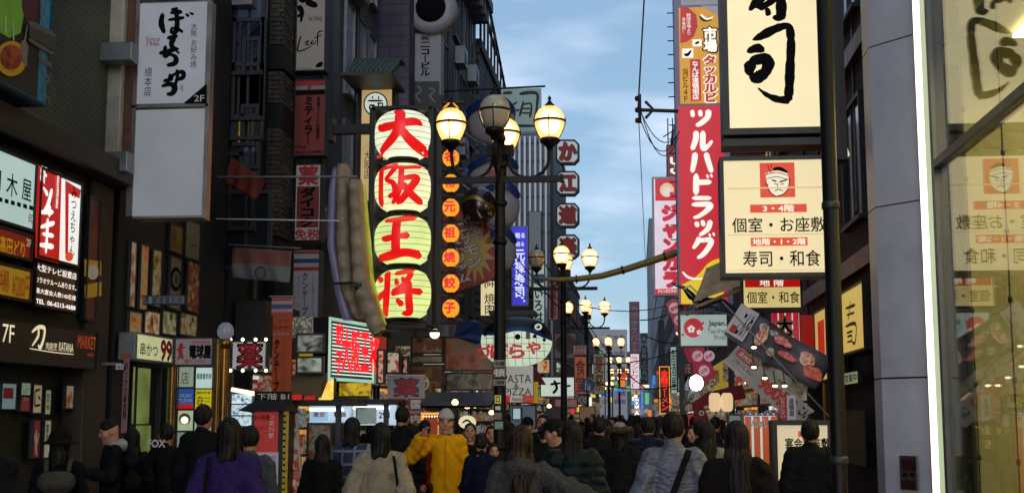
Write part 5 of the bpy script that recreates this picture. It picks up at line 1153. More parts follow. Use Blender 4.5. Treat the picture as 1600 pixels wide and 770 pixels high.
sticker((773, 658, 786, 670), pm('sticker pale blue', '#8aa0a4', .6, var=.5, scale=20), 'pale blue torn sticker low on the nearest lamp post')
# ------------------------------------------------------------------ overhead wires and the striped tube
pole(1007, -10, 997, 170, 14, .009, black, 'upper part of the dark cable running down the sky beside the red tower sign', 'overhead_cable')
pole(997, 165, 1009, 420, 14.0, .005, black, 'thin lower cable hanging down the sky from the bracket', 'overhead_cable', 24)
a = at(1060, 174, 23.5); b = at(1000, 172, 23.5)
m = MB().tube([(0, 0, 0), b - a], .035, 8).tube([b - a + Vector((0, 0, -.25)), b - a + Vector((0, 0, .3))], .03, 6).tube([b - a + Vector((.1, 0, -.16)), b - a + Vector((.25, 0, 0)), b - a + Vector((.1, 0, .16))], .03, 6)
for dz in (-.2, 0, .22): m.lathe([(.02, -.05), (.045, -.03), (.045, .03), (.02, .05)], 8, (b.x - a.x - .05, 0, dz + b.z - a.z))
o = m.build('cable_bracket', pm('rust brown steel', '#3a2420', .6, var=.3)); o.location = a; tag(o, 'rusty bracket arm with insulators reaching from the red tower sign into the sky', 'bracket')
for i, (x0, y0, x1, y1, sg) in enumerate(((1000, 172, 1060, 210, .35), (1000, 168, 1060, 215, .6), (1000, 185, 1062, 205, .5))): pole(x0, y0, x1, y1, 23.4, .009, black, ['upper', 'middle', 'lower'][i] + ' slack cable looping under the rusty bracket', 'overhead_cable', sag=sg)
# yellow and black striped tube swinging across the street
c0 = [(838, 434), (870, 437), (900, 436), (940, 431), (980, 420), (1020, 407), (1062, 393)]
o_ = at(838, 434, 26); e = empty('striped_tube', o_, 'curved mustard yellow tube with black bands strung across the street above the lamps', 'tube')
pts = [at(x, y, 26) - o_ for x, y in c0]; pts = [pts[0].lerp(pts[0], 0)] + pts[1:]
MB().tube(pts, [.03, .05, .06, .065, .07, .075, .08], 10).build('tube', pm('mustard tube', '#8f7428', .45, var=.2), e)
for k in (.33, .63, .9):
    i = k * 6; p = pts[int(i)].lerp(pts[int(i) + 1], i % 1); q = pts[int(i)].lerp(pts[int(i) + 1], i % 1 + .08)
    MB().tube([p, q], .088, 10).build('band', black, e)
wires = [(790, 430, 1062, 470, 26, 38, .5, 'from the lamp post to the right side shops'), (735, 150, 870, 205, 33, 50, .1, 'slanting down past the grey brush banner'), (805, 400, 1062, 640, 30, 40, .4, 'crossing low in front of the distant lamps'), (840, 395, 1000, 600, 30, 70, .3, 'descending from the second lamp post into the distance'), (870, 560, 1064, 545, 40, 40, .3, 'stretched level over the far street'), (875, 575, 1064, 600, 44, 44, .4, 'sagging over the distant lamps'), (800, 415, 880, 450, 26, 40, .2, 'left of the second lamp post'), (790, 440, 840, 470, 26, 36, .1, 'short, behind the nearest lamp post'), (1000, 500, 1064, 480, 40, 40, .1, 'short, at the right above the purple sign'), (1010, 525, 1064, 535, 44, 44, .1, 'short, at the right below the purple sign top')]
for x0, y0, x1, y1, Y, Y2, sg, l in wires: pole(x0, y0, x1, y1, Y, .012 * Y / 26, black, 'thin black wire ' + l, 'overhead_wire', Y2, sg)
# ------------------------------------------------------------------ right side of the street
dk = pm('black sign steel', '#121210', .4, .2, var=.3)
# red drugstore tower sign
YT = 24.0
s = Sign('drugstore_tower_sign', 'tall red tower sign with white katakana ツルハドラッグ and an orange restaurant panel on top', 'sign', (1060, -60, 1134, 476), Y=YT, depth=.5, face=None, rim=None, casem=pm('lilac grey metal', '#8a849c', .45, .3, var=.2))
s.rect((1064, -50, 1129, 9), em('dim pale lightbox', '#a4a8b8', .45)); s.t('本日も営業', (1066, -4, 1124, 3), white)
rl = em('tower red lightbox', '#c81428', .82, var=.06); yo = em('tower amber lightbox', '#d89a1c', .75, var=.08); ww = em('tower white glow', '#f4f0e4', .95, var=.03)
s.rect((1063, 11, 1126, 163), yo, 'amber_panel'); s.rect((1064, 165, 1130, 476), rl, 'red_panel')
s.poly([(1063, 11), (1076, 13), (1088, 24), (1090, 42), (1084, 58), (1074, 66), (1063, 68)], redl, 'red_disc'); s.poly([(1094, 10), (1126, 10), (1126, 28)], em('peeled corner', '#b0a8a8', .5), 'peeled_corner')
s.t('韓国本場より', (1073, 22, 1079, 56), ww, True, 0); s.t('本格的！', (1066, 28, 1071, 54), ww, True, 0)
s.brush([[(1093, 27, 3), (1100, 33, 4), (1112, 32, 2)]], pm('chili green', '#2a5a2a', .5)); s.brush([[(1095, 24, 3), (1104, 31, 3), (1114, 28, 2)]], ww)
s.t('市場', (1099, 43, 1120, 83), bk, True, .12); s.t('市場', (1100, 44, 1119, 82), ww, True, .06)
s.t('タッカルビ', (1100, 87, 1119, 161), ww, True, .12); s.t('タッカルビ', (1101, 88, 1118, 160), redl, True, .06)
s.rect((1066, 77, 1083, 92), ww, 'icon_tile'); s.brush([[(1069, 86, 3), (1074, 87, 5), (1080, 80, 2)]], bk); s.rect((1082, 63, 1096, 74), ww, 'icon_tile'); s.brush([[(1086, 70, 3), (1092, 67, 4)]], bk)
s.rect((1079, 94, 1094, 159), redl, 'red_strip'); s.t('なんば道頓堀店', (1082, 97, 1091, 157), ww, True, .03); s.t('当ビル４Ｆ', (1067, 108, 1075, 160), bk, True, .01)
def K(strokes, T=(980, 0, 2.962), **k): return s.brush(strokes, ww, T=T, **k)
wb = 20
# block katakana, drawn as straight strokes
K([[(300, 515, wb), (304, 545, wb)], [(336, 515, wb), (340, 542, wb)], [(374, 514, 28), (372, 545, 26), (340, 575, 24), (318, 584, 16)]])
K([[(318, 612, 26), (316, 650, 26), (300, 696, 22)], [(350, 612, 26), (350, 688, 26), (372, 680, 20), (392, 655, 14)]])
K([[(314, 712, 26), (310, 748, 26), (300, 800, 20)], [(364, 712, 24), (374, 750, 26), (390, 800, 22)]])
T2 = (980, 220, 2.962)
K([[(318, 158, 26), (318, 250, 28)], [(322, 196, 26), (386, 194, 24)], [(368, 160, 10), (374, 176, 10)], [(386, 158, 10), (392, 172, 10)]], T=T2)
K([[(302, 268, 20), (386, 268, 20)], [(300, 298, 20), (382, 298, 26), (368, 325, 24), (330, 352, 18), (306, 358, 12)]], T=T2)
K([[(318, 378, 20), (326, 400, 20)], [(346, 372, 20), (354, 396, 20)], [(384, 372, 24), (372, 410, 24), (334, 440, 16)]], T=T2)
K([[(334, 450, 26), (322, 476, 22), (304, 500, 14)], [(332, 464, 20), (386, 462, 24), (378, 492, 24), (350, 528, 22), (324, 544, 14)], [(378, 432, 10), (384, 446, 10)], [(396, 428, 10), (403, 442, 10)]], T=T2)
yb = em('tower yellow lightbox', '#e8c818', .8, var=.05)
s.poly([(1064, 446), (1084, 436), (1096, 424), (1104, 414), (1112, 408), (1130, 402), (1130, 475), (1064, 475)], yb, 'yellow_flash')
s.brush([[(1066, 425, 2), (1074, 433, 4), (1084, 436, 3), (1099, 436, 2)]], ww)
m = MB()
for k in range(24): ly = s.h * (k + .5) / 24; m.tube([(-s.w / 2 - .12, ly, -.1), (-s.w / 2, ly, -.1)], .012, 5)
m.build('climbing_rungs', dgrey, s.e)
m = MB(); lx, ly = s.l(1131, 476); m.bb((-s.w / 2, -2.6, -.4), (-s.w / 2 + .1, 0, -.2)).bb((s.w / 2 - .1, -2.6, -.4), (s.w / 2, 0, -.2)).build('legs_frame', dgrey, s.e)
# pink-white karaoke sign behind it
s = Sign('karaoke_tower_sign', 'white vertical sign with red katakana ジャンカラ under a pink cartoonless emblem, behind the red tower'.replace('cartoonless ', ''), 'sign', (1021, 276, 1062, 462), Y=38, depth=.4, face=em('white karaoke lightbox', '#e8d8e4', .8), rim=steel, rimw=.06)
pk = em('karaoke red', '#c81838', .8)
s.rect((1024, 279, 1062, 314), pk, 'red_head'); s.disc((1042, 297), 11, em('emblem pale yellow', '#e8c890', .8)); s.disc((1042, 299), 7, em('emblem pale', '#e8d8d8', .8)); s.disc((1049, 303), 3, pk)
s.t('ジャンカラ', (1037, 321, 1058, 448), pk, True, .1); s.rect((1024, 451, 1062, 459), pk); s.t('ジャンボカラオケ', (1028, 452, 1060, 458), ww)
s = Sign('maroon_rooftop_sign', 'dark red sign with white letters standing above the karaoke sign', 'sign', (1042, 226, 1062, 277), Y=40, depth=.4, face=em('maroon lightbox', '#8a1428', .5), rim=dgrey, rimw=.03); s.t('UC', (1048, 246, 1062, 272), ww, True, .05)
m = MB(); [m.tube([(x, s.h, -.2), (x, s.h + .9, -.2)], .02, 5) for x in (-.15, 0)]; m.tube([(-.3, s.h + .3, -.2), (.2, s.h + .6, -.2)], .02, 5).build('roof_mast', black, s.e)
# big 寿司 sign
YS = 15.5
cs = em('cream sushi lightbox', '#f4e4b4', .92, var=.03)
s = Sign('sushi_sign', 'huge cream lit sign with black brush characters 寿司 in a black frame', 'sign', (1130, -150, 1281, 212), Y=YS, depth=.45, face=cs, rim=dk, rimw=.08, rimd=.04)
s.brush([[(580, 187, 6), (622, 168, 24), (680, 138, 26), (735, 122, 20), (762, 142, 22)], [(752, 130, 24), (758, 200, 24), (754, 300, 26), (750, 400, 28), (744, 468, 24)], [(752, 462, 26), (700, 462, 22), (645, 440, 14), (604, 408, 4)], [(556, 242, 14), (600, 225, 30), (632, 238, 16)], [(572, 285, 36), (562, 345, 30)], [(570, 285, 30), (648, 275, 36), (642, 330, 32), (600, 360, 36), (568, 348, 20)]], bk, T=(980, 0, 2.962), rough=.8, wk=1.55)
s.brush([[(566, 50, 14), (600, 10, 26), (660, -40, 24), (700, -60, 16)], [(580, 10, 24), (620, 30, 26), (650, 20, 20), (690, -10, 20)], [(705, -60, 26), (712, 20, 30), (708, 78, 30), (674, 84, 14)], [(645, 40, 14), (652, 64, 18), (640, 70, 8)], [(560, -120, 20), (740, -130, 26)], [(580, -190, 20), (720, -200, 24)], [(655, -250, 24), (640, -100, 26), (560, 0, 16)], [(570, -60, 20), (760, -75, 24)]], bk, T=(980, 0, 2.962), rough=.8, wk=1.55)
MB().bb((-s.w / 2, -.12, -.45), (s.w / 2, -.03, -.05)).bb((s.w / 2 - .03, -.3, -.4), (s.w / 2 + .25, s.h, -.1)).build('bottom_box', dk, s.e)
s2 = Sign('pink_gap_panel', 'dim pink lit panel glimpsed between the two big cream signs', 'sign', (1143, 222, 1196, 242), Y=16.2, depth=.1, face=em('dim pink', '#8a5a5a', .35, var=.3), rim=steel, rimw=.02)
# 個室 sign
s = Sign('private_room_sign', 'large cream lit sign with a red chef emblem and lines 個室・お座敷 and 寿司・和食', 'sign', (1128, 243, 1306, 433), Y=YS - .15, depth=.4, face=em('cream room lightbox', '#f2dfae', .85, var=.03), rim=dk, rimw=.045, rimd=.04)
orr = em('orange red print', '#d8401c', .85, var=.03)
s.rect((1188, 254, 1241, 309), orr, 'emblem_square')
T5 = (980, 220, 2.962)
s.poly([(980 + x / 2.962, 220 + y / 2.962) for x, y in ((640, 150), (690, 138), (742, 150), (748, 190), (742, 222), (722, 246), (690, 256), (668, 244), (652, 214), (644, 190))], em('emblem cream', '#f0e4c8', .85), 'emblem_face')
s.brush([[(650, 200, 3), (652, 225, 3), (672, 248, 4), (692, 258, 4), (724, 246, 4), (744, 222, 3), (750, 195, 3)], [(676, 134, 14), (706, 130, 16), (742, 148, 10)], [(640, 158, 3), (690, 148, 3), (746, 162, 3)], [(642, 178, 3), (690, 168, 3), (748, 182, 3)], [(668, 182, 6), (690, 190, 7)], [(704, 192, 7), (738, 182, 6)], [(680, 200, 3), (694, 203, 4)], [(708, 204, 4), (726, 200, 3)], [(698, 196, 2), (694, 218, 3), (704, 220, 2)], [(682, 234, 3), (700, 226, 4), (722, 234, 3)], [(650, 112, 3), (656, 135, 3), (668, 150, 3)], [(664, 108, 3), (668, 130, 3)], [(648, 150, 4), (642, 160, 4)], [(644, 186, 3), (640, 200, 3), (650, 208, 3)], [(752, 176, 4), (750, 200, 3)]], bk, T=T5, name='emblem_lines')
s.rect((1172, 319, 1260, 333), orr, 'red_strip'); s.t('3・4階', (1192, 320.5, 1240, 331.5), em('print cream', '#f8ecd0', .95), bold=.03)
s.t('個室・お座敷', (1144, 339, 1289, 364), bk, bold=.01)
s.rect((1173, 371, 1261, 385), orr, 'red_strip'); s.t('地階・1・2階', (1176, 372.5, 1258, 383.5), em('print cream', 'x'), bold=.03)
s.t('寿司・和食', (1161, 391, 1281, 417), bk, bold=.01)
for y in (294, 366.5, 422): s.rect((1136, y, 1300, y + .7), em('joint line tan', '#d8c48e', .8, var=0), 'joint_strip', .002)  # thin tan joint lines across the sign face
# lower sign
s = Sign('basement_floor_sign', 'cream lit sign with red 地階 strip above 個室・和食, under the big private room sign', 'sign', (1160, 434, 1252, 483), Y=17, depth=.3, face=em('cream small lightbox', '#e4cf86', .75), rim=dgrey, rimw=.02)
s.rect((1164, 436, 1250, 449), redl); s.t('地 階', (1187, 436.5, 1224, 447), ww, bold=.02); s.t('個室・和食', (1167, 455, 1249, 474), bk, bold=.01)
# tax free sign, wooden roof, fish
s = Sign('tax_free_sign', 'pale sign with a red cherry blossom disc reading Japan. Tax-free Shop', 'sign', (1062, 489, 1137, 542), Y=20, depth=.15, face=em('pale aqua lightbox b', '#b0c4bc', .62), rim=pm('tan rim', '#6a5c44', .5), rimw=.02)
s.disc((1083, 512), 15, em('japan red', '#b8202c', .7), 'red_disc')
fl_ = em('blossom white', '#e0dcd8', .75)
for (cx, cy, r) in ((1080, 514, 6), (1092, 519, 4)):
    for k in range(5): a = 2 * math.pi * k / 5 - 1.57; s.disc((cx + r * .62 * math.cos(a), cy + r * .62 * math.sin(a)), r * .42, fl_, 'petal', 10)
for q in ((1098, 505, 3), (1098, 513, 2), (1067, 523, 3)): s.disc(q[:2], q[2] * .7, em('japan red', 'x'), 'petal', 10)
s.t('Japan.', (1107, 501, 1134, 511), pm('sign black green', '#26302a', .5), bold=.03); s.t('Tax-free', (1105, 513, 1134, 521), pm('sign grey green', '#7a8a80', .5), bold=0); s.t('Shop', (1115, 523, 1134, 532), pm('sign grey green', 'x'), bold=0)
# wooden roof planks leaning over it
e = empty('wooden_boat_roof', at(1115, 470, 19.6), 'tilted weathered wooden plank roof over the tax free sign', 'roof'); wdm = pm('weathered plank', '#c8a880', .75, var=.4, scale=5, bump=.3)
pl = None
A0, A1, B0, B1 = (1107, 420), (1150, 400), (1084, 472), (1160, 446)
for k in range(6):
    t0, t1 = k / 6, (k + .9) / 6
    q = [at(A0[0] + (B0[0] - A0[0]) * t0, A0[1] + (B0[1] - A0[1]) * t0, 19.9 - .12 * k), at(A1[0] + (B1[0] - A1[0]) * t0, A1[1] + (B1[1] - A1[1]) * t0, 19.9 - .12 * k), at(A1[0] + (B1[0] - A1[0]) * t1, A1[1] + (B1[1] - A1[1]) * t1, 19.8 - .12 * k), at(A0[0] + (B0[0] - A0[0]) * t1, A0[1] + (B0[1] - A0[1]) * t1, 19.8 - .12 * k)]
    q = [v - e.location for v in q]; m = MB(); up = Vector((0, .02, .03)); m.add(q + [v + up + Vector((0, .05, 0)) for v in q], [(0, 3, 2, 1), (4, 5, 6, 7), (0, 1, 5, 4), (1, 2, 6, 5), (2, 3, 7, 6), (3, 0, 4, 7)]); m.build('plank', wdm, e)
g = e.location; MB().tube([at(1086, 478, 19.3) - g, at(1106, 420, 19.9) - g], .03, 6).tube([at(1086, 480, 19.3) - g, at(1165, 448, 19.3) - g], .03, 6).build('rafters', wdm, e)
# mackerel sculpture
def fishbody(name, label, pts, Y, rad, mat, cat='sculpture', bellym=None):
    o0 = at(*pts[0], Y); e = empty(name, o0, label, cat)
    m = MB().tube([at(x, y, Y) - o0 for x, y in pts], rad, 12); m.build('body', mat, e); return e, o0
fm = pm('blue silver fish skin', '#56648a', .25, .4, var=.5, scale=6, coat=.5)
e, o0 = fishbody('fish_sculpture', 'blue grey silver fish sculpture lying over the top of the tax free sign', [(1070, 491), (1085, 482), (1105, 475), (1128, 477), (1145, 486), (1160, 497)], 19.5, [.03, .07, .11, .11, .07, .02], fm)
MB().add([at(1146, 486, 19.5) - o0, at(1168, 482, 19.5) - o0, at(1164, 506, 19.5) - o0, at(1146, 488, 19.4) - o0], [(0, 1, 3), (1, 2, 3), (0, 3, 2), (0, 2, 1)]).build('tail_fin', fm, e)
m = MB()
for k in range(9): x = 1066 + k * 6; m.box(at(x, 489 - k * .6, 19.35) - o0, (.05, .03, .06), M=Matrix.Rotation(R(30), 3, 'Y'))
m.build('scale_row', pm('dark scales', '#1a1c20', .3), e)
e, o0 = fishbody('crane_head_sculpture', 'dark blue bird head model poking out over the yellow corner of the tower sign', [(1050, 444), (1068, 449), (1080, 462), (1090, 470)], 19.6, [.012, .03, .06, .04], pm('dark blue lacquer', '#161a28', .25, coat=.5))
MB().tube([at(1068, 452, 19.4) - o0, at(1078, 446, 19.4) - o0, at(1090, 458, 19.4) - o0], .015, 6).build('crest', white, e)
for q, r_ in (((1088, 470), -20), ((1100, 466), 10), ((1112, 474), -30)): MB().box(at(*q, 19.4) - o0, (.12, .05, .05), M=Matrix.Rotation(R(r_), 3, 'Y')).build('black_feather', black, e)
# diagonal fish-food banner strips, hung like a tube
def strip(name, label, p0, p1, wpx, Y0, Y1, mat, seed=0, droop=.0, back=None):
    a, b = at(*p0, Y0), at(*p1, Y1); dirv = (b - a); L_ = dirv.length; d = dirv.normalized(); nrm = Vector((0, -1, 0)); side = d.cross(nrm).normalized()
    if side.z < 0: side = -side
    e = empty(name, a, label, 'banner'); W = wpx / F * Y0
    m = MB(); nx, ny = 24, 6; vs = []
    for i in range(nx + 1):
        for j in range(ny + 1):
            u, v = i / nx, j / ny - .5
            p = d * (L_ * u) + side * (W * v) + Vector((0, .05 * math.sin(u * 12 + seed) + .04 * math.cos(v * 6 + u * 5), -droop * 4 * u * (1 - u)))
            vs.append(p)
    m.add(vs, [(i * (ny + 1) + j, (i + 1) * (ny + 1) + j, (i + 1) * (ny + 1) + j + 1, i * (ny + 1) + j + 1) for i in range(nx) for j in range(ny)], 0, True)
    o = m.build('cloth', mat, e); o.modifiers.new('t', 'SOLIDIFY').thickness = .006
    # local print frame: x along the strip, y across, facing the camera
    X = d; Z = -Vector((0, 1, 0)); Z = (Z - X * Z.dot(X)).normalized(); Yv = Z.cross(X).normalized()
    pr = bpy.data.objects.new('printed_face', None); COL.objects.link(pr); pr.parent = e
    pr.matrix_local = Matrix(((X.x, Yv.x, Z.x, 0), (X.y, Yv.y, Z.y, 0), (X.z, Yv.z, Z.z, 0), (0, 0, 0, 1)))
    return e, pr, L_, W
YB = 16.4
e, pr, L_, W = strip('food_banner', 'upper slanting banner printed with grilled seafood, starting with a white こんや tag', (1146, 498), (1290, 586), 56, YB, YB, pm('charcoal banner print', '#6a6670', .5, var=.5, scale=4), 1, .03)
def pbox(pr, x0, y0, x1, y1, z, mat, name='print'): return MB().bb((x0, y0, z), (x1, y1, z + .004)).build(name, mat, pr)
wv = em('vinyl white lit', '#a8a4ac', .35)
pbox(pr, -.02, -W / 2 + .03, .24, W / 2 - .02, .12, wv, 'white_tag'); put_text('こんや', .16, .0, .13, W * .7, .13, bk, pr, False, .04, rot=R(-90) * 0); pbox(pr, .02, -W / 2 + .06, .1, -W / 2 + .16, .13, redp, 'red_seal')
rnd = random.Random(77)
for nm_, cx_, cy_, rx_, ry_, cc in (('crab_claw_print', .40, -.02, .075, .17, ['#5a2014', '#b04a28', '#d8b8a0']), ('rice_print', .37, .10, .06, .05, ['#a8a4a0', '#d0ccc4', '#8a8680']), ('sliced_fish_print', .66, .07, .13, .05, ['#8a2020', '#b83a34', '#d89084']), ('sliced_fish_print', .80, -.06, .14, .045, ['#8a2020', '#b83a34', '#c86a5c']), ('garnish_print', .60, -.12, .06, .05, ['#3a4a20', '#8a8a70', '#b0a890']), ('prawn_print', 1.02, .04, .11, .09, ['#a84a24', '#c87a50', '#d8b0a0']), ('prawn_print', 1.18, -.07, .13, .09, ['#7a1410', '#b02c20', '#c85a3c']), ('plate_print', .52, .10, .07, .04, ['#6a6a72', '#9a9aa0', '#4a4a50'])):
    MB().prism([(cx_ + rx_ * rnd.uniform(.75, 1.15) * math.cos(2 * math.pi * q / 14), cy_ + ry_ * rnd.uniform(.75, 1.15) * math.sin(2 * math.pi * q / 14)) for q in range(14)], .105, .109).build(nm_, photo_mat(nm_ + cc[0] + cc[2], cc, 14, .15, int(cx_ * 50)), pr)
e, pr, L_, W = strip('price_banner', 'lower slanting white banner with red numerals 980 and small black lines', (1142, 552), (1262, 655), 34, YB - .1, YB - .1, em('white banner vinyl', '#98948e', .32, var=.15), 2, .02)
put_text('おいしさ満点', .18, .06, .26, .06, .1, redp, pr, False, .03); pbox(pr, .04, .02, .36, .12, .09, redp, 'red_bar'); put_text('店内生中', .2, .07, .26, .06, .1, white, pr, False, .03); put_text('いらっしゃい', .22, -.04, .3, .05, .1, bk, pr, False, .02)
put_text('980円', .74, -.02, .5, .19, .1, redp, pr, False, .06); put_text('こんや', 1.16, .03, .16, .12, .1, bk, pr, False, .05)
e, pr, L_, W = strip('mussel_banner', 'printed strip of mussels between the seafood banner and the white price banner', (1165, 545), (1255, 615), 26, YB + .1, YB + .1, photo_mat('mussel print', ['#1a1814', '#4a4438', '#8a7c5a', '#9c9890'], 5, .1, 23), 3)
s = Sign('small_red_white_banner', 'small upright banner with a red stripe, hanging over the end of the price banner', 'banner', (1218, 617, 1243, 655), Y=15.9, depth=.01, face=wv, rim=None, rimw=0, back=False); s.rect((1218, 617, 1229, 655), redp); s.t('いらっしゃい', (1220, 620, 1226, 652), white, True); s.t('道頓堀', (1233, 622, 1240, 650), bk, True)
pole(1128, 470, 1300, 655, 16.0, .01, steel, 'taut pale rope running diagonally under the seafood banner', 'banner_rope_pole')
for i, (x, y) in enumerate(((1195, 591), (1211, 603), (1226, 603), (1178, 543), (1178, 574))):
    p = at(x, y, 16.0 if i < 3 else 15.9); e = empty('clip_lamp', p, ['left one of the three little warm lamps glowing among the mussels', 'middle one of the three little warm lamps glowing among the mussels', 'right one of the three little warm lamps glowing among the mussels', 'small white spotlight shining on the seafood banner', 'small white spotlight at the head of the price banner'][i], 'lamp')
    m = MB().lathe([(0, -.014), (.022, -.01), (.032, 0), (.028, .014), (.014, .02)], 12); m.build('lamp_glass', bulb, e); MB().lathe([(.014, .02), (.036, .016), (.022, .045), (0, .05)], 12).tube([(0, .02, .05), (0, .15, .2)], .008, 5).build('shade', dgrey, e)
# red and white striped 大阪 sign
s = Sign('striped_sign', 'red and white vertically striped lit sign with black brush 大阪', 'sign', (1207, 487, 1250, 612), Y=18.5, depth=.15, face=em('stripe white', '#d8d0cc', .75), rim=dgrey, rimw=.015)
for k in range(4): s.rect((1209 + k * 11, 488, 1214.5 + k * 11, 611), em('stripe red', '#b0182a', .75), 'red_stripe')
s.t('大阪', (1214, 495, 1239, 546), white, True, .1); s.t('大阪', (1216, 497, 1237, 544), bk, True, .04); s.t('名物', (1222, 560, 1240, 605), bk, True, .05)
# red LIVE strips
s = Sign('live_music_banner', 'red slanting banner with white LIVE and INF circles, left of the tax free sign', 'banner', (1040, 462, 1118, 604), Y=25.5, depth=.02, face=None, rim=None, back=False)
lr = em('live banner red', '#9a1c3a', .5, var=.15)
MB().prism([s.l(*p) for p in ((1040, 474), (1060, 460), (1120, 586), (1092, 606))], -.02, 0).build('cloth', lr, s.e); s.z = .004
for (x, y, tx) in ((1054, 481, 'B'), (1062, 500, 'BE'), (1069, 517, 'LIVE'), (1078, 534, 'INF'), (1097, 533, 'LIVE'), (1090, 556, 'LIVE'), (1108, 556, 'INF'), (1100, 579, 'LIVE')):
    s.disc((x, y), 8.5, em('live white', '#c8a8b0', .55), 'white_circle', 20); s.t(tx, (x - 5.5, y - 2.6, x + 5.5, y + 2.6), lr, rot=R(28), bold=.04)
# the bright spot lamp with its grey reflector tail
p = at(1088, 600, 15.0); e = empty('floodlight', p, 'glaring white floodlight head on a grey bracket beside the CAFE sign', 'lamp')
MB().lathe([(0, -.075), (.05, -.06), (.075, -.02), (.08, .03), (.06, .08), (.02, .105), (0, .11)], 16).build('glass_bulb', em('glaring white', '#ffffff', 9, var=0), e)
MB().tube([(-.02, .02, -.05), (-.08, .03, -.12), (-.12, .04, -.2), (-.15, .04, -.24)], [.03, .045, .04, .015], 8).build('bracket', steel, e)
# red awning and paper lanterns
s = Sign('red_awning', 'red slanting awning with a hanging red valance beside the paper lanterns', 'awning', (1085, 601, 1162, 640), Y=21, depth=.6, face=None, back=False)
rc = pm('awning red', '#8a1a1c', .7, var=.15)
MB().prism([s.l(1085, 628), s.l(1108, 612), s.l(1160, 600), s.l(1166, 622), s.l(1100, 634), s.l(1085, 640)], -.9, 0).build('canopy', rc, s.e); MB().prism([s.l(1083, 640), s.l(1098, 632), s.l(1108, 655), s.l(1110, 668), s.l(1086, 664)], -.02, .02).build('valance', rc, s.e); s.z = .03; s.disc((1096, 645), 4, wv); s.disc((1096, 645), 2.4, rc)
for i, (x, l) in enumerate(((1117, 'left paper lantern glowing cream under the red awning'), (1136, 'right paper lantern glowing cream under the red awning'))):
    c = at(x, 628, 19); r = 9 / F * 19; e = empty('paper_lantern', (c.x, 19, c.z - .15), l, 'lantern')
    MB().lathe([(r * (1 - abs(k / 9) ** 5 * .4) * (1 + .025 * (k % 2)), .15 + .135 * k / 9) for k in range(-9, 10)], 20).build('shade', em('paper cream', '#e8c898', .85), e); MB().lathe([(r * .5, .28), (r * .5, .31), (0, .31)], 12).build('cap', black, e)
# kiosk board
s = Sign('welcome_board', 'orange and white striped lit standing board reading いらっしゃい with blue dots along its top', 'sign', (1162, 645, 1216, 790), Y=15.5, depth=.2, face=em('board white', '#c4ccc0', .75), rim=pm('weathered board frame', '#6a6450', .5, var=.2), rimw=.03)
for k in range(4): s.rect((1167 + k * 13.5, 650, 1173.5 + k * 13.5, 788), em('board orange', '#b04a1c', .65), 'orange_stripe')
s.t('いらっしゃい', (1172, 655, 1211, 667), white, bold=.12); s.t('いらっしゃい', (1172, 656, 1210, 666), pm('teal ink', '#3a5a5a', .5), bold=.02)
for k in range(5): s.disc((1172 + k * 9, 646.5), 1.3, em('blue led', '#5a7aff', 2), 'blue_light', 8)
s.t('いら', (1196, 760, 1212, 768), bk)
MB().bb((-s.w / 2, -.3, -.2), (s.w / 2, 0, 0)).build('base', dk, s.e)
# banquet board
s = Sign('banquet_board', 'cream lit standing board reading 宴会 in a heavy black frame behind the man in black', 'sign', (1210, 656, 1300, 840), Y=13.2, depth=.3, face=em('cream board', '#dcc8a4', .75, var=.03), rim=dk, rimw=.05, rimd=.05)
s.t('宴会お座敷', (1227, 684, 1296, 700), bk, bold=.03); s.rect((1247, 673, 1280, 682), orr); s.t('御予約承ります', (1228, 722, 1240, 780), bk, True, .02); s.rect((1228, 760, 1240, 790), orr)
MB().bb((-s.w / 2, -.35, -.25), (s.w / 2, 0, -.02)).build('base', dk, s.e)
# right row buildings
r2 = block('sushi_building', 'unlit black building behind the big cream signs on the right', XR, 12, 14.7, 24, 22, darkwall)
m = MB(); g = r2.location
for z in np.arange(3.6, 21, 3.0): m.bb((XR - .12 - g.x, 14.75 - g.y, z), (XR - g.x, 24 - g.y, z + .25))
m.build('string_courses', dk, r2)
for z in (5.2, 8.2, 11.2, 14.2):
    for i in range(3): window_parts(r2, dgrey, [darkglass, dimblue, darkglass][(i + int(z)) % 3], (XR - .003 - g.x, 16 + i * 2.6 - g.y, z), 1.6, 1.8, 'R')
pole(1330, 30, 1338, 330, 18.5, .02, steel, 'thin grey drain pipe on the black building beside the round column', 'pipe_pole')
r3 = block('right_row_building', 'dark building behind the red tower sign', XR, 14, 24.3, 60, 19, darkwall2)
win_rows(r3, 'R', XR, 25, 59, (5, 8, 11, 14), 10, 1.8, 1.7, dgrey, [darkglass, litglass, darkglass], seed=12)
r4 = block('right_mid_building', 'grey building farther along the right row', XR, 14, 60.3, 100, 21, pm('grey blue concrete', (.09, .10, .12), .7, var=.3))
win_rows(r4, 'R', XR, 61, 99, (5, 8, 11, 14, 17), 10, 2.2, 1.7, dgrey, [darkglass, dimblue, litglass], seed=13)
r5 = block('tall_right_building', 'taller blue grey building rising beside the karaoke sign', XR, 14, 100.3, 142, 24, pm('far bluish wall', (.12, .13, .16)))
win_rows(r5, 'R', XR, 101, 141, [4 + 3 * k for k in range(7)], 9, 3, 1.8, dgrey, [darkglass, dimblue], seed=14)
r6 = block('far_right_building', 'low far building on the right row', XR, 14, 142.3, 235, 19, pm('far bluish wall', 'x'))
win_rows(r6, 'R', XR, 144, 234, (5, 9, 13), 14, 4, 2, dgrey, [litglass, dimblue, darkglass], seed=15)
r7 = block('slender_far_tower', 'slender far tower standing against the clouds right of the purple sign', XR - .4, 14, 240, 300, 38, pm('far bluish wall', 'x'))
win_rows(r7, 'F', 240, XR - .2, 7, [6 + 3.2 * k for k in range(10)], 2, 1.6, 2, dgrey, [dimblue, darkglass], seed=16)
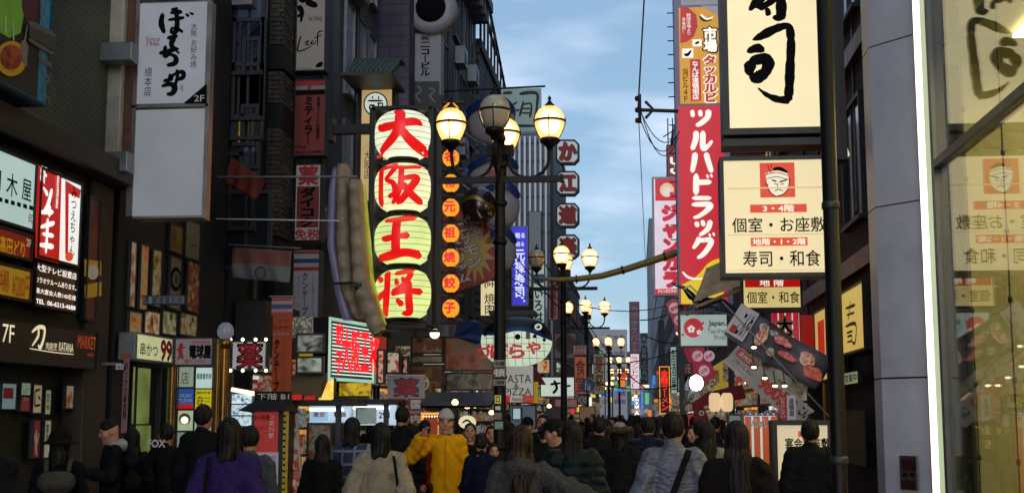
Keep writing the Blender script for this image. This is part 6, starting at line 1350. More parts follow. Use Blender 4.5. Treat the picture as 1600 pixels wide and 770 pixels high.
sr_ = [(22.3, 26, 'shop front behind the paper lanterns', 0, 0), (26.3, 31, 'shop front right of the floodlight', 1, 1), (31.3, 38, 'right row shop front beyond the CAFE sign', 0, 0), (38.3, 48, 'lit right row shop front below the red neon sign', 1, 2), (48.3, 60, 'right row shop front past the red neon sign', 0, 5), (60.5, 80, 'distant lit shop front on the right row', 1, 3), (80.5, 100, 'farther lit shop front on the right row', 0, 1), (100.5, 142, 'far lit shop front on the right row', 2, 2), (143, 200, 'farthest lit shop front on the right row', 1, 0)]
for i, (a_, b_, l_, g_, s_) in enumerate(sr_): shopfront(l_, 'R', a_, b_, 3.0, shopglow[g_], fc[s_], 40 + i)
# cream signs fixed along that facade
s = Sign('cream_facade_sign', 'cream yellow box sign with brush 寿司 on the dark facade right of the round column', 'sign', (1314, 437, 1349, 557), X=XR - .35, depth=.3, face=em('cream facade lightbox', '#d8b85c', .7, var=.05), rim=dk, rimw=.03)
s.brush([[(1322, 482, .6), (1337, 476, .9)], [(1330, 470, .6), (1326, 500, .8)], [(1324, 492, .5), (1336, 488, .6)], [(1322, 510, .6), (1338, 506, 1), (1337, 535, .8), (1331, 532, .5)], [(1324, 520, .5), (1333, 517, .6)], [(1325, 526, .5), (1332, 524, .6), (1331, 532, .5), (1325, 534, .5)]], pm('sepia ink', '#4a3a1c', .5), wk=5.5)
s = Sign('cream_facade_sign', 'farther cream facade sign with a tall red strip, left of the round column', 'sign', (1276, 478, 1291, 598), X=XR - .35, depth=.3, face=em('cream facade lightbox', 'x'), rim=dk, rimw=.03)
s.rect((1280, 498, 1288, 560), redl, 'red_strip')
s = Sign('small_notice', 'small pale green notice below the cream facade sign', 'notice', (1318, 578, 1342, 602), X=XR - .2, depth=.05, face=em('pale green notice', '#a8b08a', .5), rim=dk, rimw=.01); s.t('営業中', (1321, 582, 1339, 598), bk)
s = Sign('tan_noren', 'tan cloth curtain low on the dark facade beside the column', 'curtain', (1316, 640, 1350, 720), X=XR - .25, depth=.02, face=pm('tan curtain', '#5a4a30', .8, var=.4), rim=None, rimw=0)
s = Sign('triangle_panel', 'cream triangular panel end seen just right of the round column', 'sign', (1305, 188, 1330, 243), Y=16.5, depth=.15, face=None, back=False)
MB().prism([s.l(1309, 188), s.l(1328, 242), s.l(1303, 242)], -.2, 0).build('panel', em('cream room lightbox', 'x'), s.e)
# round black column in front of the signs
a0, a1 = at(1288, 770, 9.5), at(1312, 300, 9.5); xc = (at(1289, 385, 9.5).x + at(1311, 385, 9.5).x) / 2
e = empty('round_column', (xc, 9.5, 0), 'thick round black column rising past the top in front of the cream signs', 'column')
m = MB().lathe([(.09, 0), (.085, .5), (.058, .6), (.056, 9)], 20)
m.build('shaft', pm('brown black lamp post', 'x'), e)
for z in (1.25, 3.1): MB().lathe([(.058, z), (.066, z + .01), (.066, z + .05), (.058, z + .06)], 18).build('strap', dgrey, e)
# grey corner column with panels, light strip, shop window
cg = pm('grey lilac panel', '#b6b6c4', .45, var=.2, scale=1.3, spec=.4)
kx = [(3.0, 13.62), (2.62, 14.08), (2.62, 14.55), (4.2, 14.55), (4.2, 13.62)]
e = empty('corner_column', (3.0, 14, 0), 'grey lilac panelled corner column of the shop on the right', 'column')
MB().prism([(x * 1.0 - 3.0 + .012 * (x < 3), y - 14 + .012) for x, y in kx], 0, 12).build('core', dgrey, e)
for z0, z1 in ((0, 1.98), (2.0, 3.83), (3.845, 5.62), (5.635, 7.4), (7.415, 9.4)):
    MB().prism([(x - 3.0, y - 14) for x, y in [(3.0, 13.6), (2.61, 14.07), (2.61, 14.5), (2.66, 14.5), (2.66, 14.1), (3.02, 13.66)]], z0, z1).build('panel', cg, e)
p = at(1418, 740, 13.9); 
pl_ = Sign('wall_plate', 'small dark red and steel control plate low on the grey column', 'plate', (1409, 712, 1433, 764), Y=13.62, yaw=-50, depth=.02, face=pm('plate steel', '#5a5860', .4, .4), rim=dgrey, rimw=.006)
pl_.rect((1410, 717, 1431, 734), pm('plate maroon', '#3a1418', .4)); pl_.disc((1415, 741), 4, black); pl_.disc((1427, 741), 4, black); pl_.rect((1410, 750, 1431, 761), pm('plate maroon', 'x'))
GX = 3.0
e = empty('light_strip', (GX, 13.36, 0), 'tall glowing white light strip at the corner of the glass shop front', 'lamp')
MB().bb((-.02, -.16, .0), (.06, .2, 11)).build('housing', steel, e)
MB().bb((-.035, -.13, 0), (-.02, .12, 11)).build('diffuser', em('strip white', '#fff8d8', 2.2, var=.02), e)
MB().bb((-.03, -.34, 0), (.05, -.17, 11)).build('edge_glow', em('strip edge green', '#c8d8b0', .75, var=.05), e)
e = empty('shop_window', (GX, 9, 0), 'tall glass shop window on the right reflecting the cream signs', 'window')
MB().bb((-.03, 3.86, 0), (.1, 3.97, 11)).bb((-.03, -4.97, 0), (.1, -4.9, 11)).build('mullion', pm('grey window frame', '#55585a', .4, .5), e)
MB().bb((-.04, -4.9, 4.03), (.1, 3.86, 4.11)).bb((-.03, -4.9, 0), (.1, 3.86, .15)).build('transom', pm('grey window frame', 'x'), e)
gm = thin_glass('shop glass', (.92, .94, .85), 1.62)
MB().bb((.01, -4.9, .15), (.022, 3.86, 4.03)).build('pane', gm, e); MB().bb((.01, -4.9, 4.11), (.022, 3.86, 11)).build('pane', gm, e)
for i, x in enumerate((1515, 1575, 1487)):
    q = atX(x, 400, GX + .25); m = MB().tube([(0, 0, .2), (0, 0, 10)], .008, 5)
    for z in (1.2, 1.9, 2.6, 3.2, 3.9, 4.6): m.lathe([(.008, z - .03), (.02, z - .02), (.02, z + .02), (.008, z + .03)], 8)
    o = m.build('display_cable', black); o.location = (q.x, q.y, 0); tag(o, ['left', 'right', 'far left thin'][i] + ' vertical display cable with clips inside the shop window', 'cable')
e = empty('glass_shop', (6, 3, 0), 'bright shop interior and its building behind the tall window on the right', 'building')
yi = pm('olive cream interior wall', '#a09a78', .6, var=.3, scale=.8); 
MB().bb((-2.6, 10.4, 0), (6, 10.6, 11.2)).build('inner_end_wall', yi, e); MB().bb((.2, -2, 0), (.4, 10.4, 11)).build('inner_wall', yi, e); MB().bb((-2.95, -11, 11.1), (6, 10.9, 16)).build('upper_wall', cg, e); MB().bb((-2.9, -2, .0), (.2, 10.4, .1)).build('shop_floor', yi, e); MB().bb((-2.9, -11, 0), (6, -2, 11.1)).build('near_wall', darkwall, e)
MB().bb((-2.8, -1.9, 5.2), (.2, 10.3, 5.35)).build('mezzanine', yi, e)
for z, y in ((5.18, 1), (5.18, 4.5), (5.18, 8), (11.05, 2), (11.05, 7)): MB().bb((-2.4, y, z - .03), (-.2, y + 1.2, z)).build('ceiling_light', em('ceiling light warm', '#ffe8a8', 16), e)
for q, (y, z, c) in enumerate(((8.8, 3.0, '#b0281c'), (8.8, 1.9, '#a8a070'), (6.2, 2.4, '#3a5a8a'), (4.8, 1.6, '#8a3a5a'), (7.5, 2.2, '#b8a020'))):
    MB().bb((.12, y - .5, z - .35), (.19, y + .4, z + .35)).build('wall_poster', photo_mat('shop poster %d' % q, ['#2a2a2a', c, '#c8c0a0'], 3, 0, 30 + q), e)
# ------------------------------------------------------------------ people: smooth bodies and clothes grown from distance fields
def snets(f, lo, hi, h):
    lo = np.array(lo, float); n = np.ceil((np.array(hi) - lo) / h).astype(int) + 1
    ax = [lo[i] + h * np.arange(n[i]) for i in range(3)]
    X, Y, Z = np.meshgrid(*ax, indexing='ij')
    D = f(X, Y, Z).astype(np.float64); I = D < 0
    c = np.stack([I[i:n[0] - 1 + i, j:n[1] - 1 + j, k:n[2] - 1 + k] for i in (0, 1) for j in (0, 1) for k in (0, 1)])
    act = c.any(0) & ~c.all(0); idx = np.argwhere(act)
    vid = -np.ones(act.shape, int); vid[act] = np.arange(len(idx))
    acc = np.zeros((len(idx), 3)); cnt = np.zeros(len(idx))
    off = [(i, j, k) for i in (0, 1) for j in (0, 1) for k in (0, 1)]
    for a in off:
        for d in range(3):
            if a[d]: continue
            b = list(a); b[d] = 1
            A = D[idx[:, 0] + a[0], idx[:, 1] + a[1], idx[:, 2] + a[2]]; B = D[idx[:, 0] + b[0], idx[:, 1] + b[1], idx[:, 2] + b[2]]
            m = (A < 0) != (B < 0); t = np.where(m, A / np.where(m, A - B, 1), 0)
            p = np.tile(np.array(a, float), (len(idx), 1)); p[:, d] += t
            acc += p * m[:, None]; cnt += m
    V = lo + h * (idx + acc / np.maximum(cnt, 1)[:, None]); F_ = []
    for d in range(3):
        u, v = (d + 1) % 3, (d + 2) % 3
        s0 = [slice(None)] * 3; s1 = [slice(None)] * 3; s0[d] = slice(0, -1); s1[d] = slice(1, None)
        A, B = I[tuple(s0)], I[tuple(s1)]; e = np.argwhere(A != B)
        e = e[(e[:, u] > 0) & (e[:, v] > 0) & (e[:, u] < n[u] - 1) & (e[:, v] < n[v] - 1)]
        if not len(e): continue
        q = []
        for du, dv in ((-1, -1), (0, -1), (0, 0), (-1, 0)):
            w = e.copy(); w[:, u] += du; w[:, v] += dv; q.append(vid[w[:, 0], w[:, 1], w[:, 2]])
        q = np.stack(q, 1); fl = ~A[e[:, 0], e[:, 1], e[:, 2]]; q[fl] = q[fl][:, ::-1]; F_.append(q[(q >= 0).all(1)])
    return V, np.vstack(F_) if F_ else np.zeros((0, 4), int)
def smin(a, b, k):
    h = np.clip(.5 + .5 * (b - a) / k, 0, 1); return b * (1 - h) + a * h - k * h * (1 - h)
def cone(P, a, b, r0, r1, sy=1.0):
    X, Y, Z = P; a = np.array(a, float); b = np.array(b, float); a[1] *= sy; b[1] *= sy; d = b - a; L2 = (d * d).sum() + 1e-9
    x, y, z = X - a[0], Y * sy - a[1], Z - a[2]
    t = np.clip((x * d[0] + y * d[1] + z * d[2]) / L2, 0, 1)
    return np.sqrt((x - t * d[0]) ** 2 + (y - t * d[1]) ** 2 + (z - t * d[2]) ** 2) - (r0 + (r1 - r0) * t)
def ell(P, c, r):
    X, Y, Z = P; x, y, z = (X - c[0]) / r[0], (Y - c[1]) / r[1], (Z - c[2]) / r[2]
    k0 = np.sqrt(x * x + y * y + z * z); k1 = np.sqrt((x / r[0]) ** 2 + (y / r[1]) ** 2 + (z / r[2]) ** 2) + 1e-9
    return k0 * (k0 - 1) / k1
ARM = {'down': ((.20, .02, 1.13), (.215, -.05, .88)), 'pocket': ((.235, .07, 1.14), (.17, -.10, .96)), 'phone': ((.23, -.03, 1.14), (.10, -.27, 1.19)),
       'ear': ((.385, -.03, 1.235), (.255, -.14, 1.455)), 'reach': ((.42, -.04, 1.24), (.68, -.08, 1.10)), 'front': ((.25, .0, 1.13), (.10, -.2, 1.08)), 'back': ((.24, .1, 1.14), (.27, .06, .9))}
HC = np.array((0, -.012, 1.60)); NP = np.array((0, .01, 1.49))
def headspace(P, turn, nod):
    X, Y, Z = P; x, y, z = X, Y - NP[1], Z - NP[2]; c, s = math.cos(-turn), math.sin(-turn)
    x, y = x * c - y * s, x * s + y * c
    c, s = math.cos(-nod), math.sin(-nod); y, z = y * c - z * s, y * s + z * c
    return x, y + NP[1], z + NP[2]
def hand_sd(P, w, el_, side, hi):
    w = np.array(w); d = w - np.array(el_); d = d / np.linalg.norm(d); out = np.cross(d, (0, 0, 1.0)); out /= (np.linalg.norm(out) + 1e-6); up = np.cross(out, d)
    s = cone(P, w + d * .02, w + d * .075, .026, .032)
    L_ = (.072, .08, .075, .06)
    for i in range(4):
        b = w + d * .085 + out * (.027 - .018 * i); m = b + d * L_[i] * .5 - up * .008; t = m + d * L_[i] * .38 - up * .03
        s = smin(s, np.minimum(cone(P, b, m, .0095, .009), cone(P, m, t, .009, .0075)), .006)
    b = w + d * .03 + out * .025 * 1.0; m = b + out * .03 + d * .02 - up * .01
    return smin(s, np.minimum(cone(P, b, m, .013, .011), cone(P, m, m + d * .032 - up * .008, .011, .008)), .01)
def body_sdf(P, o):
    hp = headspace(P, o['turn'], o['nod'])
    d = ell(hp, (0, -.004, 1.628), (.076, .094, .098)); d = smin(d, ell(hp, (0, -.03, 1.565), (.058, .066, .078)), .03)
    if o['face']:
        d = smin(d, cone(hp, (0, -.097, 1.625), (0, -.112, 1.588), .008, .013), .012)
        d = smin(d, cone(hp, (-.035, -.088, 1.642), (.035, -.088, 1.642), .008, .008), .012)
        d = smin(d, cone(hp, (-.018, -.09, 1.548), (.018, -.09, 1.548), .009, .009), .01); d = smin(d, ell(hp, (0, -.078, 1.508), (.024, .02, .018)), .02)
        for s_ in (-1, 1): d = -smin(-d, ell(hp, (s_ * .031, -.108, 1.622), (.017, .016, .011)), .008); d = smin(d, ell(hp, (s_ * .045, -.06, 1.585), (.026, .03, .03)), .02)
    for s_ in (-1, 1): d = smin(d, ell(hp, (s_ * .079, .002, 1.598), (.011, .02, .032)), .008)
    d = smin(d, cone(P, (0, .015, 1.42), (0, .005, 1.54), .058, .05), .03)
    d = smin(d, cone(P, (0, 0, 1.33), (0, 0, 1.1), .12, .11, 1.4), .06); d = smin(d, cone(P, (0, 0, 1.1), (0, 0, .93), .11, .13, 1.3), .06)
    d = smin(d, cone(P, (-.13, 0, 1.40), (.13, 0, 1.40), .048, .048), .05)
    for s_, k in ((1, 0), (-1, 1)):
        e, w = ARM[o['arms'][k]]; e = (e[0] * s_, e[1], e[2]); w = (w[0] * s_, w[1], w[2])
        d = smin(d, cone(P, (s_ * .15, 0, 1.40), e, .045, .036), .03); d = smin(d, cone(P, e, w, .036, .025), .02)
        d = smin(d, hand_sd(P, w, e, s_, o['hi']), .012)
        d = smin(d, cone(P, (s_ * .09, 0, .92), (s_ * .1, -.01, .49), .08, .055), .05); d = smin(d, cone(P, (s_ * .1, -.01, .49), (s_ * .1, .03, .09), .052, .036), .03)
        d = smin(d, cone(P, (s_ * .1, .04, .05), (s_ * .115, -.13, .03), .035, .03), .03)
    return d
def top_sdf(P, o):
    X, Y, Z = P; t = o['thick']; hz = o['hem']
    d = cone(P, (0, 0, 1.31), (0, 0, 1.1), .138 + t * .5, .128 + t * .8, 1.3); d = smin(d, cone(P, (0, 0, 1.1), (0, 0, min(.95, hz)), .128 + t * .8, .148 + t, 1.3), .04)
    if hz < .8: d = smin(d, cone(P, (0, 0, .95), (0, .01, hz - .1), .158 + t, .19 + t, 1.25), .04)
    d = smin(d, cone(P, (-.125, .005, 1.405), (.125, .005, 1.405), .058 + t * .6, .058 + t * .6), .045)
    for s_, k in ((1, 0), (-1, 1)):
        e, w = ARM[o['arms'][k]]; e = (e[0] * s_, e[1], e[2]); w = (w[0] * s_, w[1], w[2])
        a = smin(cone(P, (s_ * .15, 0, 1.395), e, .055 + t * .7, .046 + t), cone(P, e, w, .05 + t, .038 + t * .8), .02)
        dv = np.array(w) - np.array(e); dv /= np.linalg.norm(dv); pl = (X - w[0]) * dv[0] + (Y - w[1]) * dv[1] + (Z - w[2]) * dv[2] - .015
        a = np.maximum(a, pl)
        fold = np.sin(((X - e[0]) * dv[0] + (Y - e[1]) * dv[1] + (Z - e[2]) * dv[2]) * 75 + X * 30 + Y * 25 + o['seed']) * .0035
        d = smin(d, a + fold, .03)
    d = smin(d, cone(P, (0, .012, 1.44), (0, .012, 1.44 + o['collar']), .07, .064), .03)
    if o['hood']: d = smin(d, ell(P, (0, .085, 1.44), (.115, .07, .085)), .03)
    d = d + .008 * np.sin(Z * 38 + np.abs(X) * 34 + 2 * np.sin(X * 11 + o['seed'])) * np.sin(X * 9 + Z * 6 + o['seed']) ** 2 + .004 * np.sin(X * 55 + Z * 14 + Y * 20 + o['seed'])
    if o['puff']: d = d - .011 * np.abs(np.sin(Z * math.pi / .075))
    return np.maximum(np.maximum(d, hz - Z), -(cone(P, (0, 0, 1.44), (0, -.01, 1.6), .056, .06)))
def legs_sdf(P, o):
    X, Y, Z = P; d = ell(P, (0, 0, .95), (.15, .10, .11))
    for s_ in (-1, 1):
        d = smin(d, cone(P, (s_ * .09, 0, .92), (s_ * .1, -.01, .49), .095, .07), .04); d = smin(d, cone(P, (s_ * .1, -.01, .49), (s_ * .105, .02, .1), .068, .058), .03)
    d = d + .004 * np.sin(Z * 50 + X * 20); return np.maximum(d, .07 - Z)
def shoe_sdf(P, s_): return np.maximum(smin(cone(P, (s_ * .1, .05, .055), (s_ * .115, -.13, .035), .046, .042), cone(P, (s_ * .1, .03, .06), (s_ * .1, .02, .12), .045, .045), .03), .0 - P[2])
def hair_sdf(P, o):
    hp = headspace(P, o['turn'], o['nod']); X, Y, Z = hp; st = o['hair']
    d = ell(hp, (0, .008, 1.633), (.082, .1, .105))
    cut = ell(hp, (0, -.105, 1.565), (.068, .07, .088))
    if st == 'fade': d = np.maximum(ell(hp, (0, .004, 1.645), (.081, .10, .098)), 1.635 - Z + Y * .3)
    elif st == 'short': d = np.maximum(d, 1.575 - Z - Y * .55 * (Y > 0))
    elif st == 'bob': d = np.maximum(smin(d, cone(hp, (0, .015, 1.62), (0, .022, 1.44), .08, .09, 1.0), .03), 1.43 + .012 * np.sin(X * 70 + o['seed']) - Z)
    elif st in ('long', 'verylong'):
        z1 = 1.26 if st == 'long' else 1.14
        d = smin(d, cone(hp, (0, .015, 1.62), (0, .035, 1.46), .081, .088), .03); d = smin(d, cone(hp, (.0, .06, 1.45), (.012 * math.sin(o['seed']), .125, z1), .092, .062, 1.35), .04); d = np.maximum(d, z1 - .02 + .03 * np.sin(X * 45 + o['seed']) - Z)
    elif st == 'bun': d = np.maximum(d, 1.55 - Z); d = smin(d, ell(hp, (0, .03, 1.765), (.045, .045, .04)), .015)
    if st != 'fade': d = np.maximum(d, -cut)
    ang = np.arctan2(X, Y + .02); return d + .0014 * np.sin(ang * 23 + Z * 9 + 2 * np.sin(Z * 14)) + .006 * np.sin(ang * 4 + Z * 23 + o['seed']) * (Z < 1.56)
def hat_sdf(P, o):
    hp = headspace(P, o['turn'], o['nod']); X, Y, Z = hp
    if o['hat'] == 'beanie':
        d = np.maximum(ell(hp, (0, .008, 1.648), (.09, .108, .11)), 1.652 - Z - (Y > 0) * .2 * Y); r = np.sqrt(X ** 2 + (Y * .87) ** 2)
        return smin(d, np.sqrt((r - .082) ** 2 + ((Z - 1.664 + Y * .12) * .55) ** 2) - .011, .006)
    r = np.sqrt(X ** 2 + (Y * .9) ** 2)
    if o['hat'] == 'bucket': return np.minimum(np.maximum(ell(hp, (0, .0, 1.66), (.10, .11, .11)), 1.64 - Z), np.maximum(np.abs(Z - 1.65 + (r - .1) * .55) - .007, np.maximum(r - .155, .085 - r)))
    if o['hat'] == 'cap': return np.minimum(np.maximum(ell(hp, (0, .0, 1.65), (.09, .106, .108)), 1.65 - Z), np.maximum(np.abs(Z - 1.655 - (Y + .1) * .15) - .006, np.maximum(np.sqrt(X ** 2 + (Y + .1) ** 2) - .085, Y + .07)))
FIGN = [0]
def mesh_from(name, V, Fc, mat, parent, s):
    me = bpy.data.meshes.new(name); me.from_pydata((V * s).tolist(), [], Fc.tolist()); me.materials.append(mat)
    me.polygons.foreach_set('use_smooth', [True] * len(Fc)); me.update()
    o = bpy.data.objects.new(name, me); COL.objects.link(o); o.parent = parent; return o
skin = pm('skin', '#b98468', .5, var=.12, scale=12); hairm = pm('black hair', (.004, .0035, .0035), .6, var=.3, scale=25, bump=.4, bscale=90, spec=.15); jean = pm('dark denim', '#1a2030', .8, var=.3, bump=.2, bscale=120); blackc = pm('black cloth', (.007, .007, .009), .8, var=.4, scale=6, bump=.5, bscale=70, spec=.12); shoe_m = pm('dark shoe leather', '#161412', .45)
def person(px, ytop, Y, label, top, yaw=180, hair='short', arms=('down', 'down'), hem=.86, thick=.02, w=1.0, face=False, turn=0, nod=0, hood=False, puff=False, collar=.05, hat=None, hatm=None, legs=None, hairmat=None, hi=False, voxel=.016, group=None, skinm=None):
    FIGN[0] += 1; p = at(px, 648, Y); H = at(px, ytop, Y).z - (.02 if hat else 0); s = H / 1.735
    e = empty('person', (p.x, Y, 0), label, 'person', yaw=R(yaw) , group=group)
    o = dict(turn=R(turn), nod=R(nod), face=face, arms=arms, hi=hi, thick=thick, hem=hem, collar=collar, hood=hood, puff=puff, seed=FIGN[0] * 1.3, hair=hair, hat=hat)
    sc = np.array([s * w, s * w, s])
    xs = [abs(v) for a in arms for v in (ARM[a][0][0], ARM[a][1][0])]; mx = max(xs) + .2; vb = .009 if hi else (.013 if face else .018)
    f = lambda g: (lambda X, Y_, Z: g((X, Y_, Z), o))
    V, Fc = snets(f(body_sdf), (-mx, -.46, -.02), (mx, .22, 1.76), vb); mesh_from('body', V, Fc, skinm or skin, e, sc)
    V, Fc = snets(f(top_sdf), (-mx, -.4, hem - .06), (mx, .3, 1.58), voxel); tp = mesh_from('jacket', V, Fc, top, e, sc)
    V, Fc = snets(f(legs_sdf), (-.24, -.2, .03), (.24, .2, 1.1), .022); mesh_from('trousers', V, Fc, legs or jean, e, sc)
    for s_ in (-1, 1): V, Fc = snets(lambda X, Y_, Z: shoe_sdf((X, Y_, Z), s_), (s_ * .11 - .09, -.22, -.03), (s_ * .11 + .09, .14, .2), .016); mesh_from('shoe', V, Fc, shoe_m, e, sc)
    V, Fc = snets(f(hair_sdf), (-.17, -.17, 1.0 if 'long' in hair else 1.3), (.17, .32, 1.84), .010 if (hi or Y < 11) else .014); mesh_from('hair', V, Fc, hairmat or hairm, e, sc)
    if hat: V, Fc = snets(f(hat_sdf), (-.19, -.22, 1.5), (.19, .19, 1.8), .009); mesh_from('hat', V, Fc, hatm, e, sc)
    if face:
        ct, st = math.cos(R(turn)), math.sin(R(turn)); cn, sn = math.cos(R(nod)), math.sin(R(nod))
        def H3(x, y, z):
            y -= NP[1]; z -= NP[2]; y, z = y * cn - z * sn, y * sn + z * cn; x, y = x * ct - y * st, x * st + y * ct; return (x * sc[0], (y + NP[1]) * sc[1], (z + NP[2]) * sc[2])
        def blob(name, c, r, mat):
            m = MB().lathe([(math.sin(math.pi * k / 6), -math.cos(math.pi * k / 6)) for k in range(7)], 8); m.v = [H3(c[0] + x * r[0], c[1] + y * r[1], c[2] + z * r[2]) for x, y, z in m.v]; return m.build(name, mat, e)
        for q in (-1, 1):
            blob('eye', (q * .031, -.094, 1.622), (.014, .006, .0055), pm('dark eye', (.015, .01, .008), .2)); blob('eyebrow', (q * .033, -.098, 1.645), (.018, .006, .004), hairm)
        blob('lips', (0, -.098, 1.548), (.022, .006, .006), pm('lip', '#7c3a34', .5, var=0))
    e['_s'] = s
    return e
def fabric(name, c, rough=.85, var=.3, scale=8, bump=.8, bscale=60):
    new = name not in MATS; m = pm(name, c, rough, 0, var, scale, bump, bscale, spec=.12)
    if new: crumple(m)
    return m
def crumple(m):
    """adds larger cloth creases to the fine weave"""
    N = m.node_tree.nodes; L = m.node_tree.links; b = N['Principled BSDF']; tc = N.new('ShaderNodeTexCoord'); n = N.new('ShaderNodeTexNoise'); n.inputs['Scale'].default_value = 9; n.inputs['Detail'].default_value = 3; n.inputs['Distortion'].default_value = 2.2
    L.new(tc.outputs['Object'], n.inputs['Vector']); bp = N.new('ShaderNodeBump'); bp.inputs['Strength'].default_value = .4; bp.inputs['Distance'].default_value = .035; L.new(n.outputs[0], bp.inputs['Height'])
    if b.inputs['Normal'].is_linked: L.new(b.inputs['Normal'].links[0].from_socket, bp.inputs['Normal'])
    L.new(bp.outputs[0], b.inputs['Normal'])
def strands(m, c0, c1):
    """long streaks running down the hair"""
    N = m.node_tree.nodes; L = m.node_tree.links; b = N['Principled BSDF']; tc = N.new('ShaderNodeTexCoord'); mp = N.new('ShaderNodeMapping'); mp.inputs['Scale'].default_value = (60, 60, 5); n = N.new('ShaderNodeTexNoise'); n.inputs['Scale'].default_value = 1; n.inputs['Detail'].default_value = 3
    L.new(tc.outputs['Object'], mp.inputs[0]); L.new(mp.outputs[0], n.inputs['Vector']); r = N.new('ShaderNodeValToRGB'); r.color_ramp.elements[0].position = .4; r.color_ramp.elements[0].color = (*c0, 1); r.color_ramp.elements[1].position = .68; r.color_ramp.elements[1].color = (*c1, 1)
    L.new(n.outputs[0], r.inputs[0]); L.new(r.outputs[0], b.inputs['Base Color']); bp = N.new('ShaderNodeBump'); bp.inputs['Distance'].default_value = .012; L.new(n.outputs[0], bp.inputs['Height']); L.new(bp.outputs[0], b.inputs['Normal'])
strands(hairm, (.002, .002, .002), (.035, .028, .024)); crumple(blackc); crumple(jean)
def plaid_mat():
    m = bpy.data.materials.new('navy plaid flannel'); m.use_nodes = True; N = m.node_tree.nodes; L = m.node_tree.links; b = N['Principled BSDF']; b.inputs['Roughness'].default_value = .9
    tc = N.new('ShaderNodeTexCoord'); acc = None
    for ax, sc in (('X', 7), ('Z', 7)):
        w = N.new('ShaderNodeTexWave'); w.bands_direction = ax; w.inputs['Scale'].default_value = 2.6; w.inputs['Distortion'].default_value = .6; L.new(tc.outputs['Object'], w.inputs['Vector'])
        r = N.new('ShaderNodeValToRGB'); r.color_ramp.elements[0].position = .86; r.color_ramp.elements[0].color = (0, 0, 0, 1); r.color_ramp.elements[1].position = .95; L.new(w.outputs[0], r.inputs[0])
        if acc is None: acc = r
        else:
            x = N.new('ShaderNodeMix'); x.data_type = 'RGBA'; x.blend_type = 'ADD'; x.inputs['Factor'].default_value = 1; L.new(acc.outputs[0], x.inputs['A']); L.new(r.outputs[0], x.inputs['B'])
            y = N.new('ShaderNodeMix'); y.data_type = 'RGBA'; y.inputs['A'].default_value = (.022, .032, .07, 1); y.inputs['B'].default_value = (.17, .2, .26, 1); L.new(x.outputs['Result'], y.inputs['Factor']); L.new(y.outputs['Result'], b.inputs['Base Color'])
    return m
def quilt_mat():
    m = pm('pale grey quilted nylon', '#5e6270', .5, var=.12, scale=6); N = m.node_tree.nodes; L = m.node_tree.links; b = N['Principled BSDF']
    tc = N.new('ShaderNodeTexCoord'); mp = N.new('ShaderNodeMapping'); L.new(tc.outputs['Object'], mp.inputs[0])
    v = N.new('ShaderNodeTexVoronoi'); v.inputs['Scale'].default_value = 26; mp.inputs['Scale'].default_value = (.8, .8, 1.5); L.new(mp.outputs[0], v.inputs['Vector'])
    bp = N.new('ShaderNodeBump'); bp.inputs['Strength'].default_value = .9; bp.inputs['Distance'].default_value = .012; bp.invert = True; L.new(v.outputs['Distance'], bp.inputs['Height']); L.new(bp.outputs[0], b.inputs['Normal']); return m
dkhair = fabric('dark brown hair', '#0a0706', .5, .3, 30, .5, 100); strands(dkhair, (.004, .003, .002), (.07, .045, .03))
purple = fabric('purple fleece', '#3c2c66', .95, .35, 30, 1, 120); cream = fabric('cream sherpa', '#a89a84', .95, .2, 30, 1, 120); hoodg = fabric('heather grey fleece', '#4c4b4b', .95, .5, 60, .8, 150); yellow = pm('mustard yellow jacket', '#d8960c', .75, 0, .18, 4, .5, 22, spec=.12)
green = fabric('dark bottle green nylon', '#10201c', .5, .3, 4, .3, 20); navy = fabric('navy cloth', '#10152c', .8); redj = fabric('red jacket cloth', '#8a1a18', .7); offw = fabric('off white coat', '#8a8078', .85); brownc = fabric('charcoal brown coat', '#171412', .85); greyh = fabric('grey hoodie cloth', '#4a4d52', .9); furm = fabric('tan fur trim', '#5a4a34', .95, .5, 50, 1, 140)
darkgreen = fabric('dark olive coat', '#12150f', .8)
P_ = person
P_(-48, 596, 4.5, 'black silhouetted person cut by the left edge, very close to the camera', blackc, yaw=170, hair='bob')
f1 = P_(96, 668, 9.4, 'person in a dark felt bucket hat wearing a grey backpack', fabric('dark indigo cloth', '#0e1018'), yaw=200, hair='bob', hat='bucket', hatm=fabric('dark brown felt', '#16110f'))
f2 = P_(178, 653, 11.6, 'young man in profile with faded haircut, black jacket and white hood, reading a phone', blackc, yaw=-60, hair='fade', arms=('phone', 'phone'), face=True, hood=False, nod=15, hi=True)
P_(208, 668, 12.0, 'long haired person in black close behind the young man with the white hood', blackc, yaw=200, hair='long')
f3 = P_(262, 661, 12.3, 'person in a black jacket with white letters FOX across the back', blackc, yaw=165, turn=35, hair='short')
P_(318, 631, 11.2, 'tall man with short hair in a wide black coat, seen from behind', blackc, yaw=175, hem=.6, thick=.03, w=1.0)
f4 = P_(360, 651, 8.2, 'woman with a dark bob in a fuzzy purple sweater', purple, yaw=182, hair='bob', arms=('pocket', 'pocket'), thick=.035, w=.98, voxel=.012)
f5 = P_(392, 664, 9.8, 'person in a grey hoodie with a navy strap, half hidden behind the purple sweater', greyh, yaw=190, hair='short', thick=.02)
P_(505, 678, 11.2, 'short person in a dark olive coat beside the plaid shirt man', darkgreen, yaw=185, hair='bob', w=.95)
P_(551, 651, 12.0, 'man in a navy and white plaid shirt with dark hair', plaid_mat(), yaw=170, hair='bob', arms=('down', 'front'), thick=.02)
f6 = P_(596, 659, 9.9, 'woman with dark bobbed hair in a cream sherpa sweater with a dark bag strap', cream, yaw=183, hair='bob', arms=('pocket', 'pocket'), thick=.035, voxel=.012)
P_(629, 634, 14.2, 'tall person with a hair bun in a long black coat', blackc, yaw=175, hair='bun', hem=.45, thick=.03)
